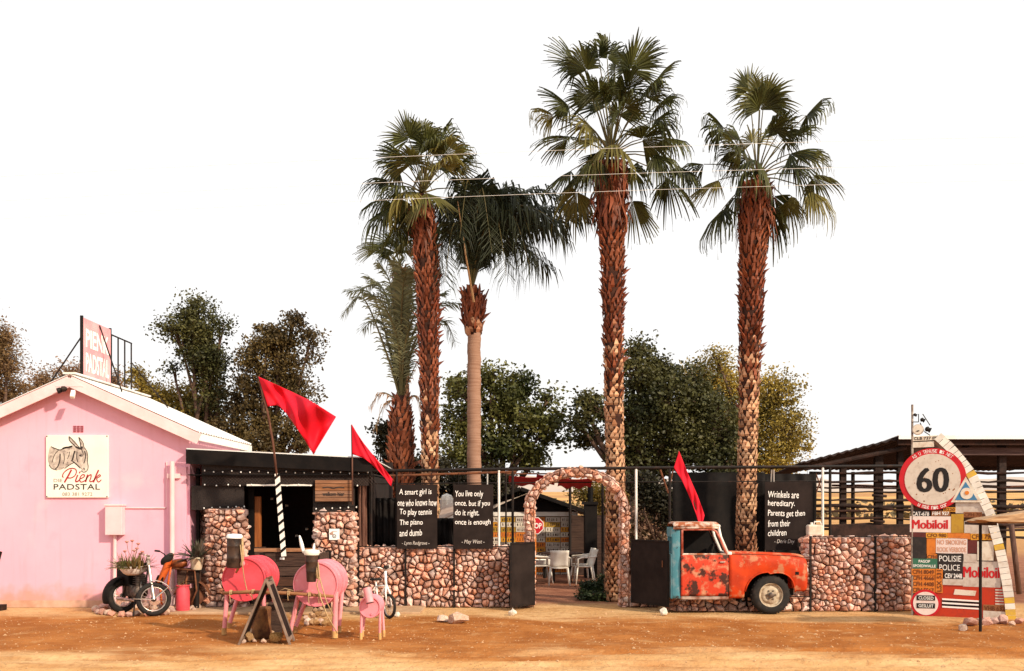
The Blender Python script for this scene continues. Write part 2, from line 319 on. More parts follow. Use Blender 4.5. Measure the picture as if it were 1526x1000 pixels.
# ================================================================== GROUND
def ground_material():
    m = bpy.data.materials.new('red_gravel_ground'); m.use_nodes = True
    n = m.node_tree.nodes; l = m.node_tree.links; b = n['Principled BSDF']; b.inputs['Roughness'].default_value = 0.95; b.inputs['Specular IOR Level'].default_value = 0.1
    tc = n.new('ShaderNodeTexCoord'); sep = n.new('ShaderNodeSeparateXYZ'); l.new(tc.outputs['Object'], sep.inputs[0])
    def ns(s, d=6, sc=None):
        t = n.new('ShaderNodeTexNoise'); t.inputs['Scale'].default_value = s; t.inputs['Detail'].default_value = d; t.inputs['Roughness'].default_value = 0.62
        if sc:
            mp = n.new('ShaderNodeMapping'); mp.inputs['Scale'].default_value = sc; l.new(tc.outputs['Object'], mp.inputs[0]); l.new(mp.outputs[0], t.inputs['Vector'])
        else: l.new(tc.outputs['Object'], t.inputs['Vector'])
        return t.outputs['Fac']
    def mr(f, a, z, c=0.0, d=1.0):
        r = n.new('ShaderNodeMapRange'); r.interpolation_type = 'SMOOTHSTEP'
        for i, v in ((1, a), (2, z), (3, c), (4, d)): r.inputs[i].default_value = v
        l.new(f, r.inputs[0]); return r.outputs[0]
    def mt(op, A, B):
        x = n.new('ShaderNodeMath'); x.operation = op
        for i, v in ((0, A), (1, B)):
            if isinstance(v, (int, float)): x.inputs[i].default_value = v
            else: l.new(v, x.inputs[i])
        return x.outputs[0]
    def mix(f, A, B):
        x = n.new('ShaderNodeMixRGB')
        for i, v in ((0, f), (1, A), (2, B)):
            if isinstance(v, bpy.types.NodeSocket): l.new(v, x.inputs[i])
            elif isinstance(v, float): x.inputs[i].default_value = v
            else: x.inputs[i].default_value = (*v, 1)
        return x.outputs[0]
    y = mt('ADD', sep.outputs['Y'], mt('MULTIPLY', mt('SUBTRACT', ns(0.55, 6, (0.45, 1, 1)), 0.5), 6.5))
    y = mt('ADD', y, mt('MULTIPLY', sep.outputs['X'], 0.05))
    band = mt('MULTIPLY', mr(y, -1.1, -2.3), mr(y, -6.6, -5.1))  # darker band across the foreground, set by depth and noise
    dark_tone = mix(mr(ns(1.3), 0.4, 0.62), (0.30, 0.100, 0.022), (0.41, 0.155, 0.040))
    pale_tone = mix(mr(ns(0.9), 0.38, 0.62), (0.62, 0.39, 0.19), (0.52, 0.29, 0.12))
    cur = mix(band, pale_tone, dark_tone)
    cur = mix(mt('MULTIPLY', mr(ns(1.0, 9, (0.5, 2.2, 1)), 0.5, 0.68), 0.40), cur, (0.26, 0.088, 0.022))
    cur = mix(mt('MULTIPLY', mr(ns(2.3, 9), 0.55, 0.7), 0.45), cur, (0.58, 0.36, 0.17))
    cur = mix(mt('MULTIPLY', mr(ns(7.0, 8), 0.5, 0.66), 0.35), cur, (0.24, 0.085, 0.025))
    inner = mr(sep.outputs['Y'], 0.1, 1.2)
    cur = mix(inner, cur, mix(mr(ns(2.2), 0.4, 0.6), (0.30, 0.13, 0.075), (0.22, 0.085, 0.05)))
    far = mr(sep.outputs['Y'], 14.0, 30.0)
    cur = mix(far, cur, mix(mr(ns(0.05, 4, (0.15, 1, 1)), 0.42, 0.56), (0.60, 0.36, 0.13), (0.42, 0.22, 0.09)))
    vor = n.new('ShaderNodeTexVoronoi'); vor.inputs['Scale'].default_value = 26.0; l.new(tc.outputs['Object'], vor.inputs['Vector'])
    speck = mt('MULTIPLY', mr(vor.outputs['Distance'], 0.30, 0.12), mr(ns(3.0), 0.48, 0.6))
    cur = mix(mt('MULTIPLY', speck, 0.55), cur, (0.62, 0.42, 0.24))
    l.new(cur, b.inputs['Base Color'])
    bp = n.new('ShaderNodeBump'); bp.inputs['Strength'].default_value = 0.9; bp.inputs['Distance'].default_value = 0.03
    l.new(mt('ADD', ns(14.0, 10), mt('MULTIPLY', speck, 0.5)), bp.inputs['Height']); l.new(bp.outputs[0], b.inputs['Normal'])
    return m
def gheight(x, y):
    z = 0.0
    if y < -0.6: z += (noise.noise(Vector((x * 0.5, y * 0.9, 0))) * 0.035 + noise.noise(Vector((x * 2.3, y * 3.1, 4))) * 0.012) * min(1, (-0.6 - y) / 1.5)
    if -8 < y < -4.6:                                            # soft wheel ruts left by cars pulling in
        for k, c0 in enumerate((-5.75, -6.35, -6.75)):
            q = (y - c0 - 0.045 * x - 0.12 * math.sin(x * 0.35 + k)) / 0.12; z += -0.030 * math.exp(-q * q) + 0.014 * math.exp(-(abs(q) - 1.7) ** 2 * 2)
    if y > 25: z += (y - 25) * 0.021 + noise.noise(Vector((x * 0.01, y * 0.008, 2))) * min(4, (y - 25) * 0.012)
    return z - 0.004
xs = [-900, -400, -200, -120, -80, -50, -35, -25, -18] + [-14 + 0.25 * i for i in range(113)] + [18, 25, 35, 50, 80, 120, 200, 400, 900]
ys = [-60, -30, -24, -20] + [-17 + 0.25 * i for i in range(39)] + [-7.3 + 0.05 * i for i in range(46)] + [-5.0 + 0.25 * i for i in range(21)] + [1, 3, 6, 10, 16, 24, 32, 45, 60, 80, 110, 150, 200, 300, 420, 600, 900]
g = MB(); g.add([(x, y, gheight(x, y)) for y in ys for x in xs], [(j * len(xs) + i, j * len(xs) + i + 1, (j + 1) * len(xs) + i + 1, (j + 1) * len(xs) + i) for j in range(len(ys) - 1) for i in range(len(xs) - 1)])
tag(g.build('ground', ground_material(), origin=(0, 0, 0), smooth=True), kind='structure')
# loose gravel
peb = MB(); pr = random.Random(3)
for i in range(6000):
    y = -7.6 + 7.2 * pr.random() ** 0.8; x = pr.uniform(-0.62, 0.62) * (y + 18)
    s = 0.004 + 0.013 * pr.random() ** 2 * (2.4 if pr.random() < 0.08 else 1)
    z = gheight(x, y); a = pr.uniform(0, 3.14); ca, sa = math.cos(a) * s, math.sin(a) * s
    peb.add([(x + ca, y + sa, z), (x - sa, y + ca, z), (x - ca * 1.2, y - sa * 1.2, z), (x + sa, y - ca, z), (x + pr.uniform(-.3, .3) * s, y, z + s * pr.uniform(.5, .9))], [(0, 1, 4), (1, 2, 4), (2, 3, 4), (3, 0, 4)])
peb_m = mat('gravel_pebbles', (0.38, 0.19, 0.08), (0.54, 0.34, 0.19), 30, 0.95)
tag(peb.build('gravel', peb_m, fix=False), 'loose gravel strewn over the red earth yard', 'gravel', kind='stuff')
# concrete strip in front of the porch and under the gable
slab_m = mat('dusty_concrete', (0.50, 0.33, 0.20), (0.38, 0.23, 0.13), 2, 0.9, bump=0.25, bscale=30)
sl = MB()
for a, b2 in ((-6.25, -4.9), (-4.89, -3.4), (-3.39, -1.6)):
    sl.box2((a, -1.15, -0.1), (b2, 0.55, 0.035))
tag(sl.build('pavement', slab_m, bevel=0.01), kind='structure')

# ================================================================== PINK BUILDING
PK = (-8.14, 4.31)                                                # ridge
WX0, WX1 = -10.28, -6.0
SL = 0.446
bld = thing('pink_building', 'pink gabled farm stall building with white roof beside the black porch', 'building', (-8.14, 0, 0))
def rz_(x): return PK[1] - abs(x - PK[0]) * SL
wpts = [(WX0, 0), (WX1, 0), (WX1, rz_(WX1) - 0.1), (PK[0], PK[1] - 0.1), (WX0, rz_(WX0) - 0.1)]
wm = MB(); wm.prism(wpts, (0, 0, 0), EX, EZ, -0.0 + 3.3); wm.build('wall', pink, bld)
pm = MB(); pm.box2((WX0 - 0.02, -0.035, 0), (WX1 + 0.01, -0.001, 0.13)); pm.build('plinth', mat('dusty_plinth', (0.62, 0.38, 0.28), (0.50, 0.27, 0.18), 3, 0.9), bld)
rf = None
for sgn in (1, -1):
    ex = PK[0] + sgn * 2.36; ez = PK[1] - 2.36 * SL
    r_ = MB(); n_ = 24                                            # corrugated sheet
    def rfn(u, v, sgn=sgn): 
        x = PK[0] + sgn * 2.36 * v; yy = -0.23 + u * 3.68
        return Vector((x, yy, PK[1] - 2.36 * v * SL + 0.016 * math.sin(u * 3.75 * 2 * math.pi / 0.16)))
    r_.grid(rfn, 140, 1); o = r_.build('roof', roof_white, bld, solid=0.01)
    bb = MB(); p0 = Vector((PK[0], -0.22, PK[1] - 0.13)); p1 = Vector((ex + sgn * 0.02, -0.22, ez - 0.13 - 0.01))
    bb.bar(p0, p1, 0.03, 0.20); bb.build('barge_board', pink_trim, bld, bevel=0.006)
    fc = MB(); fc.box2((ex - 0.02 * sgn, -0.20, ez - 0.16), (ex + 0.02 * sgn, 3.4, ez - 0.03)); fc.build('fascia_board', white_paint, bld)
    sf = MB(); sf.bar((ex, -0.28, ez - 0.2), (PK[0] + sgn * 0.02, -0.28, PK[1] - 0.2), 0.3, 0.01); 
rc = MB(); rc.bar((PK[0], -0.24, PK[1] + 0.02), (PK[0], 3.47, PK[1] + 0.02), 0.24, 0.03); rc.build('ridge_cap', roof_white, bld)
kb = MB(); kb.prism([(-0.26, -0.23), (0.26, -0.23), (0.0, -0.06)], (PK[0], -0.241, PK[1]), EX, EZ, 0.01); kb.build('gable_block', pink_trim, bld)
# soffit behind the bargeboards
# raised corner pilaster and drain pipe
pi = MB(); pi.box2((-6.42, -0.05, 0.13), (-6.05, -0.001, 2.62)); pi.build('pilaster', pink, bld, bevel=0.005)
dp = MB(); dp.tube([(X_(260, 0), -0.12, Z_(688, 0)), (X_(260, 0), -0.12, 0.03)], 0.045, 12); d_ = dp.build('drain_pipe', pink_trim, bld, smooth=40)
dk = MB(); dk.box2((X_(252, 0), -0.10, Z_(713, 0)), (X_(271, 0), -0.04, Z_(706, 0))); dk.build('pipe_bracket', pink_trim, d_)
vn = MB()                                                         # vent of little openings
for i in range(3):
    for j in range(4):
        vn.box2((X_(109.5 + i * 5.4, 0), -0.012, Z_(636.3 + j * 2.6, 0)), (X_(113.6 + i * 5.4, 0), -0.002, Z_(634.6 + j * 2.6, 0)))
vn.build('air_vent', mat('dark_pink_recess', (0.30, 0.07, 0.09), rough=0.9), bld)
# crack line below eave
# electrical box with conduits
eb = thing('electrical_box', 'pink electrical meter box with conduits on the gable wall', 'electrical box', (X_(175, 0), -0.1, 1.34))
b_ = MB(); b_.box2((X_(162, 0), -0.17, Z_(797, 0)), (X_(187, 0), -0.002, Z_(754, 0))); b_.build('cabinet', mat('pale_pink_cabinet', (0.82, 0.56, 0.58), (0.76, 0.50, 0.52), 3, 0.5), eb, bevel=0.008)
b_ = MB(); b_.box2((X_(161, 0), -0.185, Z_(754, 0)), (X_(188.5, 0), -0.003, Z_(751.5, 0))); b_.build('lid', pink_trim, eb, bevel=0.005)
b_ = MB(); b_.tube([(X_(173, 0), -0.05, Z_(797, 0)), (X_(172, 0), -0.05, 0.1)], 0.032, 10); b_.build('conduit', pink_trim, eb, smooth=40)
b_ = MB(); b_.tube([(X_(188, 0), -0.02, Z_(757, 0)), (X_(247, 0), -0.02, Z_(757, 0)), (X_(249, 0), -0.02, Z_(755, 0)), (X_(249, 0), -0.02, Z_(688, 0))], 0.012, 6); b_.build('conduit', pink_trim, eb, smooth=40)
# floodlight and camera under the gable
fl = thing('security_camera', 'white security camera on a bracket under the pink gable peak', 'camera', (X_(103, 0), -0.2, Z_(592, 0)))
b_ = MB(); b_.tube([(X_(103, 0), -0.002, Z_(577, 0)), (X_(104, 0), -0.25, Z_(580, 0)), (X_(107, 0), -0.28, Z_(585, 0))], 0.014, 6); b_.build('bracket', black_steel, fl)
b_ = MB(); b_.bar(at(109.5, 583, -0.32), at(107.5, 592.5, -0.42), 0.075, 0.075); b_.build('camera_body', white_paint, fl, bevel=0.012)
b_ = MB(); b_.lathe([(0.02, 0), (0.05, 0.03), (0.055, 0.09), (0.03, 0.1)], 12, at(100, 579, -0.3), (-1, -0.4, -0.2)); b_.build('lamp_head', black_steel, fl, smooth=40)
fl2 = thing('flood_light', 'small dark flood lamp left of the security camera under the gable', 'lamp', at(90, 583, -0.2))
b_ = MB(); b_.lathe([(0.02, 0), (0.05, 0.03), (0.055, 0.09), (0.03, 0.1)], 12, at(93, 580, -0.3), (-1, -0.4, -0.5)); b_.build('lamp_head', black_steel, fl2, smooth=40)
b_ = MB(); b_.tube([at(97, 578, -0.002), at(93, 580, -0.3)], 0.012, 6); b_.build('bracket', black_steel, fl2)

# the donkey signboard
SY = -0.045
sg = thing('donkey_signboard', 'square cream signboard with donkey drawing and shop name on the gable', 'sign', (X_(115, 0), SY, Z_(741, 0)))
b_ = MB(); b_.box2((X_(68.5, SY), SY, Z_(741.5, SY)), (X_(161, SY), -0.002, Z_(648.5, SY))); b_.build('board', cream, sg, bevel=0.004)
SO = at(60, 640, SY - 0.001); ss = (18 + SY) / F * 0.11          # sign drawing measured on a 1000-unit square
def sp(pts): return [(a * ss, -b * ss) for a, b in pts]
ink = mat('black_sign_ink', (0.035, 0.028, 0.026), rough=0.8); ink2 = mat('grey_sign_ink', (0.30, 0.26, 0.23), rough=0.8); redink = mat('dark_red_sign_ink', (0.36, 0.018, 0.03), rough=0.7)
sketch = mat('pencil_sketch_grey', (0.36, 0.30, 0.26), (0.62, 0.54, 0.46), 9, 0.9, c3=(0.14, 0.11, 0.10), scale3=16, lo3=0.54, hi3=0.68)
dk = MB()
dout = [(130, 235), (180, 245), (255, 272), (300, 262), (370, 235), (440, 222), (478, 240), (425, 180), (395, 120), (392, 92), (430, 120), (480, 170), (520, 225), (545, 250), (540, 190), (522, 135), (522, 104), (555, 130), (585, 180), (592, 235), (628, 290), (645, 360), (640, 430), (648, 480), (645, 530), (612, 562), (570, 560), (545, 520), (515, 505), (480, 465), (455, 445), (420, 462), (370, 495), (320, 525), (270, 552), (215, 545), (165, 530), (120, 480), (102, 410), (108, 320)]
dk.prism(sp(dout), SO, EX, EZ, 0.001); dk.build('donkey_drawing', sketch, sg, fix=False)
mz = MB(); mz.prism(sp([(588, 460), (640, 430), (648, 480), (645, 530), (612, 562), (585, 545), (560, 520)]), SO + Vector((0, -0.0015, 0)), EX, EZ, 0.001)
mz.prism(sp([(545, 380), (575, 375), (560, 420), (545, 410)]), SO + Vector((0, -0.0015, 0)), EX, EZ, 0.001); mz.build('donkey_muzzle', mat('pale_muzzle_grey', (0.66, 0.60, 0.52), (0.55, 0.48, 0.42), 9, 0.9), sg, fix=False)
dk = MB()
for st, wd in (([(145, 232), (255, 275), (300, 266), (380, 236), (440, 222)], 11), ([(255, 275), (210, 320), (180, 380), (160, 450)], 9), ([(300, 262), (340, 245), (400, 240), (430, 225)], 22),
               ([(392, 92), (400, 150), (480, 235)], 12), ([(400, 100), (460, 165), (535, 248)], 9), ([(522, 105), (545, 190), (548, 250)], 12), ([(530, 110), (580, 175), (594, 240)], 8),
               ([(480, 235), (550, 262), (570, 230)], 24), ([(594, 240), (632, 295), (646, 370)], 8), ([(470, 290), (455, 340), (440, 400), (425, 430)], 20), ([(440, 430), (500, 480), (545, 525)], 14),
               ([(530, 345), (550, 357), (562, 352)], 16), ([(590, 520), (600, 545)], 14), ([(555, 558), (585, 578), (615, 572)], 10), ([(270, 330), (265, 420), (240, 500), (205, 535)], 15),
               ([(330, 530), (400, 480), (455, 450)], 9), ([(120, 480), (160, 530), (230, 550)], 8), ([(400, 300), (390, 350), (370, 400)], 8), ([(500, 300), (495, 380), (510, 440)], 10), ([(320, 320), (330, 400), (310, 470)], 7), ([(646, 370), (641, 440), (651, 500), (642, 545), (612, 580)], 9), ([(600, 290), (615, 350), (605, 420), (590, 460)], 12), ([(560, 270), (580, 320), (575, 360)], 9)):
    ribbon(dk, sp(st), SO, EX, EZ, wd * ss, 0.004)
dk.build('donkey_outline', ink, sg, fix=False)
dk = MB()
for st, wd in (([(425, 545), (385, 620), (350, 680), (330, 718)], 22), ([(318, 650), (302, 630), (330, 575), (400, 530), (470, 532), (492, 570), (470, 625), (420, 655), (375, 655)], 13), ([(510, 615), (488, 670), (482, 702), (505, 705), (535, 680)], 17), ([(545, 568), (530, 592)], 16),
               ([(540, 670), (590, 645), (602, 618), (575, 612), (545, 645), (538, 690), (560, 712), (610, 690), (635, 660)], 13), ([(645, 610), (630, 660), (616, 712)], 19), ([(622, 680), (655, 630), (690, 612), (688, 650), (672, 700), (700, 705), (725, 685)], 14), ([(792, 548), (755, 630), (722, 716)], 20), ([(735, 680), (770, 640), (805, 612), (815, 632), (770, 662), (775, 695), (795, 712), (830, 680)], 13)):
    ribbon(dk, sp(st), SO, EX, EZ, wd * ss, 0.006)
dk.build('lettering', redink, sg, fix=False)
def sl_(b, x0, x1, y0, y1, m, bold=0.0, sg=sg, spac=1.0):
    lettering('lettering', b, m, sg, SO + Vector((0, -0.003, 0)) + EX * (x0 + x1) / 2 * ss - EZ * (y0 + y1) / 2 * ss, EX, EZ, (x1 - x0) * ss, (y1 - y0) * ss, bold, spacing=spac)
sl_('DIE', 183, 300, 668, 712, ink2); sl_('PADSTAL', 183, 812, 738, 815, ink, 0.006, spac=1.05); sl_('083 381 9272', 300, 708, 852, 898, ink2, 0.0)
for px, py in ((70, 650), (159.5, 650), (70, 740), (159.5, 740)):
    b_ = MB(); b_.lathe([(0.012, 0), (0.012, 0.006), (0.004, 0.009)], 8, at(px, py, SY), (0, -1, 0)); b_.build('screw', black_steel, sg)

# roof sign and empty frame on the ridge
rs = thing('roof_sign', 'faded pink roof sign with white lettering standing along the ridge', 'sign', (PK[0], 0.9, PK[1]))
b_ = MB(); b_.box2((PK[0] - 0.02, 0.3, PK[1] + 0.03), (PK[0] + 0.02, 1.55, 5.46)); b_.build('panel', mat('faded_pink_sign', (0.78, 0.30, 0.33), (0.80, 0.42, 0.43), 2.2, 0.6), rs)
for yy in (0.28, 1.57):
    b_ = MB(); b_.box2((PK[0] - 0.025, yy - 0.02, PK[1] - 0.02), (PK[0] + 0.025, yy + 0.018, 5.49)); b_.build('post', black_steel, rs)
for body, z0, z1 in (('PIENK', 4.92, 5.27), ('PADSTAL', 4.45, 4.82)):
    lettering('lettering', body, chalk, rs, (PK[0] + 0.021, 0.93, (z0 + z1) / 2), EY, EZ, 1.05, z1 - z0, 0.03)
for p, q in (((PK[0], 0.28, 5.1), (-9.05, 0.5, 3.93)), ((PK[0] + 0.03, 1.0, 5.44), (-7.75, 1.2, 4.16)), ((PK[0] + 0.03, 2.6, 4.95), (-7.4, 2.8, 4.0))):
    b_ = MB(); b_.tube([p, q], 0.014, 6); b_.build('brace', black_steel, rs)
rs2 = thing('empty_billboard', 'empty black steel frame standing behind the roof sign', 'frame', (PK[0], 2.1, PK[1]))
for yy in (1.63, 1.97, 2.31, 2.66):
    b_ = MB(); b_.tube([(PK[0], yy, PK[1] - 0.02), (PK[0], yy, 5.36)], 0.016, 6); b_.build('upright', black_steel, rs2)
b_ = MB(); b_.tube([(PK[0], 1.61, 5.37), (PK[0], 2.68, 5.37)], 0.016, 6); b_.build('top_rail', black_steel, rs2)
# dark post at the picture's left edge
b_ = MB(); b_.tube([at(1, 900, 0.0) - Vector((0, 0.5, 0)), at(1, 822, -0.5)], 0.03, 8); b_.box2((-9.42, -0.6, 0), (-9.2, -0.4, 0.1))
single('bollard_post', black_steel, b_, 'thin dark post at the left edge before the pink wall', 'post')

# ================================================================== GABIONS
def clip(poly, a, b):
    """half of the polygon nearer to a than to b"""
    m = (a + b) / 2; d = b - a; out = []
    for i in range(len(poly)):
        p, q = poly[i], poly[(i + 1) % len(poly)]; sp_, sq = (p - m).dot(d), (q - m).dot(d)
        if sp_ <= 0: out.append(p)
        if (sp_ < 0 < sq) or (sq < 0 < sp_): out.append(p + (q - p) * (sp_ / (sp_ - sq)))
    return out
def cells(W, H, size, seed, inside=None):
    r = random.Random(seed); n = int(W * H / (size * size * 0.86)); pts = [Vector((r.uniform(0, W), r.uniform(0, H))) for _ in range(n)]
    for it in range(2):
        res = []
        for i, p in enumerate(pts):
            poly = [Vector((0, 0)), Vector((W, 0)), Vector((W, H)), Vector((0, H))]
            for q in sorted((q for j, q in enumerate(pts) if j != i and (q - p).length < size * 4.5), key=lambda q: (q - p).length)[:14]: poly = clip(poly, p, q)
            res.append(poly)
        if it < 1: pts = [sum(pl, Vector((0, 0))) / len(pl) if len(pl) > 2 else p for pl, p in zip(res, pts)]
    return [pl for pl in res if len(pl) > 2]
def stones(root, W, H, size, seed, fn, m=stone_m, bulge=0.05):
    """closely packed broken stones over a surface fn(u, v, d) -> point, each stone an object of its own"""
    r = random.Random(seed + 1)
    for poly in cells(W, H, size, seed):
        k = [poly[0]]
        for p in poly[1:]:
            if (p - k[-1]).length > size * 0.16: k.append(p)
        if len(k) < 3: continue
        c = sum(k, Vector((0, 0))) / len(k); n = len(k); rad = sum((p - c).length for p in k) / n
        h = bulge * r.uniform(0.6, 1.5) * min(1.4, rad / (size * 0.5)); off = r.uniform(-0.02, 0.012); tilt = Vector((r.uniform(-1, 1), r.uniform(-1, 1))) * 0.40
        mb = MB(); vs = []
        for s_, d in ((0.76, -0.06), (0.94, -0.02), (0.80, 0.45 * h), (0.42, h)):
            for p in k:
                j = r.uniform(-0.11, 0.07); q = c + (p - c) * (s_ + j * (0.55 if s_ > 0.9 else 1.2))
                vs.append(fn(q.x, q.y, off + d + (p - c).dot(tilt) * s_ + r.uniform(-0.006, 0.006)))
        vs.append(fn(c.x + r.uniform(-.2, .2) * rad, c.y + r.uniform(-.2, .2) * rad, off + h * 1.08))
        fs = [(g * n + i, g * n + (i + 1) % n, (g + 1) * n + (i + 1) % n, (g + 1) * n + i) for g in range(3) for i in range(n)] + [(3 * n + i, 3 * n + (i + 1) % n, 4 * n) for i in range(n)]
        mb.add(vs, fs); mb.build('stone', m, root, fix=False)
def wrap(x0, x1, y0, y1, rc=0.06):
    """the front of a block (x0..x1 at y0) continued round both corners to depth y1; u runs along the perimeter"""
    D = y1 - y0; W = x1 - x0
    def fn(u, v, d):
        u -= D
        if u < 0: return Vector((x0 - d, y0 - u, v))
        if u > W: return Vector((x1 + d, y0 + (u - W), v))
        e = min(u, W - u); rd = max(0, rc - e) / rc
        return Vector((x0 + u + (-(d) if u < rc else d if u > W - rc else 0) * rd, y0 - d + rd * rd * rc * 0.7, v))
    return fn, W + 2 * D
def wires(root, x0, x1, y, z0, z1, step=0.14):
    b = MB(); x = x0
    while x <= x1: b.tube([(x, y, z0), (x, y, z1)], 0.0022, 3, cap=False); x += step
    z = z0 + 0.05
    while z <= z1: b.tube([(x0, y - 0.003, z), (x1, y - 0.003, z)], 0.0022, 3, cap=False); z += step
    tag(b.build('wire_mesh', black_steel, root, fix=False), kind='stuff')
def gabion(label, x0, x1, y0, z1, depth, size, seed, posts=(), cap=True, group='gabion walls of pink stone', name='gabion_wall', z0=0.0):
    t = thing(name, label, 'gabion', ((x0 + x1) / 2, y0, z0), group=group)
    b = MB(); b.box2((x0 + 0.03, y0 + 0.055, z0 - 0.02), (x1 - 0.03, y0 + depth, z1 - 0.03)); b.build('stone_fill', core_m, t)
    fn, U = wrap(x0, x1, y0, y0 + depth)
    stones(t, U, z1 - z0, size, seed, lambda u, v, d: fn(u, v, d) + Vector((0, 0, z0)))
    wires(t, x0, x1, y0 - 0.055, z0, z1)
    # the top layer
    stones(t, x1 - x0, depth, size * 1.15, seed + 50, lambda u, v, d: Vector((x0 + u, y0 + v, z1 - 0.04 + d * 0.8)))
    for px in posts:
        b = MB(); b.box2((px - 0.018, y0 - 0.085, z0), (px + 0.018, y0 - 0.05, z1 + 0.02)); b.build('post', black_steel, t)
    b = MB(); b.box2((x0, y0 - 0.075, z1 - 0.005), (x1, y0 - 0.06, z1 + 0.015)); b.build('top_wire', black_steel, t)
    return t
gabion('low gabion wall of pink stones below the two chalkboards left of the arch', X_(535, 0), X_(779, 0), 0.0, 1.13, 0.38, 0.112, 11, [X_(535, 0), X_(605, 0), X_(677, 0), X_(760, 0)])
gabion('low gabion wall of pink stones between truck nose and sign tower', X_(1206, -0.7), X_(1362, -0.7), -0.7, 1.33, 0.38, 0.104, 12, [X_(1206, -0.7), X_(1302, -0.7)])
gabion('low strip of gabion stones under the black gate leaf right of arch', 2.22, 2.74, 0.0, 0.17, 0.3, 0.11, 17)
gabion('knee high row of gabion stones under the red truck', X_(1003, -0.75), X_(1204, -0.75), -0.75, 0.27, 0.5, 0.125, 13)
gabion('gabion pillar of pink stones left of the porch doorway', X_(310, -0.25), X_(361, -0.25), -0.25, 1.84, 0.28, 0.115, 14, name='gabion_pillar', group='gabion pillars of the porch')
gabion('gabion pillar of pink stones with white notice right of porch doorway', X_(472, -0.25), X_(525, -0.25), -0.25, 1.78, 0.28, 0.115, 15, name='gabion_pillar', group='gabion pillars of the porch')
gabion('narrow shaded gabion pillar against the pink building corner', X_(287, 0.55), X_(305, 0.55), 0.55, 1.95, 0.3, 0.14, 16, name='gabion_pillar', group='gabion pillars of the porch')
# the arch over the gate
ar = thing('gabion_arch', 'round arch of caged pink stones over the open gate', 'arch', (1.21, 0.0, 0))
AX0, AX1, AZ, AH = 0.33, 2.10, 1.83, 0.69                       # centre line of the arch ring: legs, springing and rise
path = [Vector((AX0, 0, z)) for z in [0.0 + 0.1 * i for i in range(19)]]
for i in range(41):
    a = math.pi * (1 - i / 40); path.append(Vector(((AX0 + AX1) / 2 + (AX1 - AX0) / 2 * math.cos(a), 0, AZ + AH * math.sin(a))))
path += [Vector((AX1, 0, z)) for z in reversed([0.0 + 0.1 * i for i in range(19)])]
acc = [0.0]
for i in range(1, len(path)): acc.append(acc[-1] + (path[i] - path[i - 1]).length)
def apos(s):
    s = max(0, min(acc[-1] - 1e-4, s)); i = max(k for k in range(len(acc) - 1) if acc[k] <= s)
    L = acc[i + 1] - acc[i]; t = (s - acc[i]) / L if L > 1e-6 else 0; p = path[i].lerp(path[i + 1], t)
    a0, a1 = path[max(i - 1, 0)], path[min(i + 2, len(path) - 1)]; tg = (a1 - a0).normalized(); return p, Vector((-tg.z, 0, tg.x))
AW, AD = 0.125, 0.26                                              # ring width and depth
def afn(u, v, d):
    p, nr = apos(v)                                              # nr points outward
    if u < AD: return p - nr * (AW / 2 + d) + Vector((0, AD - u, 0))
    u -= AD
    if u < AW: return p + nr * (u - AW / 2) * (1 + d * 2) + Vector((0, -d, 0))
    return p + nr * (AW / 2 + d) + Vector((0, u - AW, 0))
stones(ar, AD * 2 + AW, acc[-1], 0.112, 31, afn, bulge=0.026)
b_ = MB(); b_.grid(lambda u, v: (lambda pn: pn[0] + pn[1] * 0.07 * math.cos(u * 2 * math.pi) + Vector((0, AD / 2 + 0.02 + 0.11 * math.sin(u * 2 * math.pi), 0)))(apos(v * acc[-1])), 8, 80); b_.build('stone_fill', core_m, ar)
for sgn in (-1, 1):
    b_ = MB(); b_.tube([(lambda pn: pn[0] + pn[1] * sgn * (AW / 2 + 0.012) + Vector((0, -0.045, 0)))(apos(acc[-1] * i / 90)) for i in range(91)], 0.008, 5); b_.build('steel_hoop', rust_steel, ar)
b_ = MB(); i = 0.0
while i < acc[-1]:
    p, nr = apos(i); b_.tube([p - nr * AW * 0.55 + Vector((0, -0.045, 0)), p + nr * AW * 0.55 + Vector((0, -0.045, 0))], 0.002, 3, cap=False); i += 0.1
tag(b_.build('wire_mesh', black_steel, ar, fix=False), kind='stuff')

# ================================================================== PORCH
po = thing('black_porch', 'black timber and mesh porch front of the farm stall', 'porch', (-4.4, 0.0, 0))
PX0, PX1 = -5.98, X_(553, 0)
zt = lambda x: 2.94 + (x - PX0) / (PX1 - PX0) * (2.77 - 2.94)
b_ = MB(); b_.add([(PX0, -0.25, zt(PX0)), (PX1 + 0.05, -0.25, zt(PX1)), (PX1 + 0.05, 3.4, zt(PX1) - 0.1), (PX0, 3.4, zt(PX0) - 0.1)], [(0, 1, 2, 3)]); b_.build('roof', roof_white, po, solid=0.02)
b_ = MB(); b_.add([(PX0, -0.27, zt(PX0) - 0.28), (PX1 + 0.06, -0.27, zt(PX1) - 0.26), (PX1 + 0.06, -0.27, zt(PX1) - 0.012), (PX0, -0.27, zt(PX0) - 0.012)], [(0, 1, 2, 3)]); b_.build('fascia_board', black_paint, po, solid=0.025)
b_ = MB(); b_.box2((PX0 - 0.01, 3.2, 0), (PX1, 3.3, 2.85)); b_.box2((PX1 - 0.06, 0.4, 1.2), (PX1 - 0.0, 3.2, 2.5)); b_.build('back_wall', mat('dark_porch_wall', (0.012, 0.008, 0.007), (0.02, 0.012, 0.01), 2, 0.9), po)
b_ = MB(); b_.box2((PX0 + 0.02, -0.22, 2.45), (PX1, 3.3, 2.47)); b_.build('ceiling', black_paint, po)
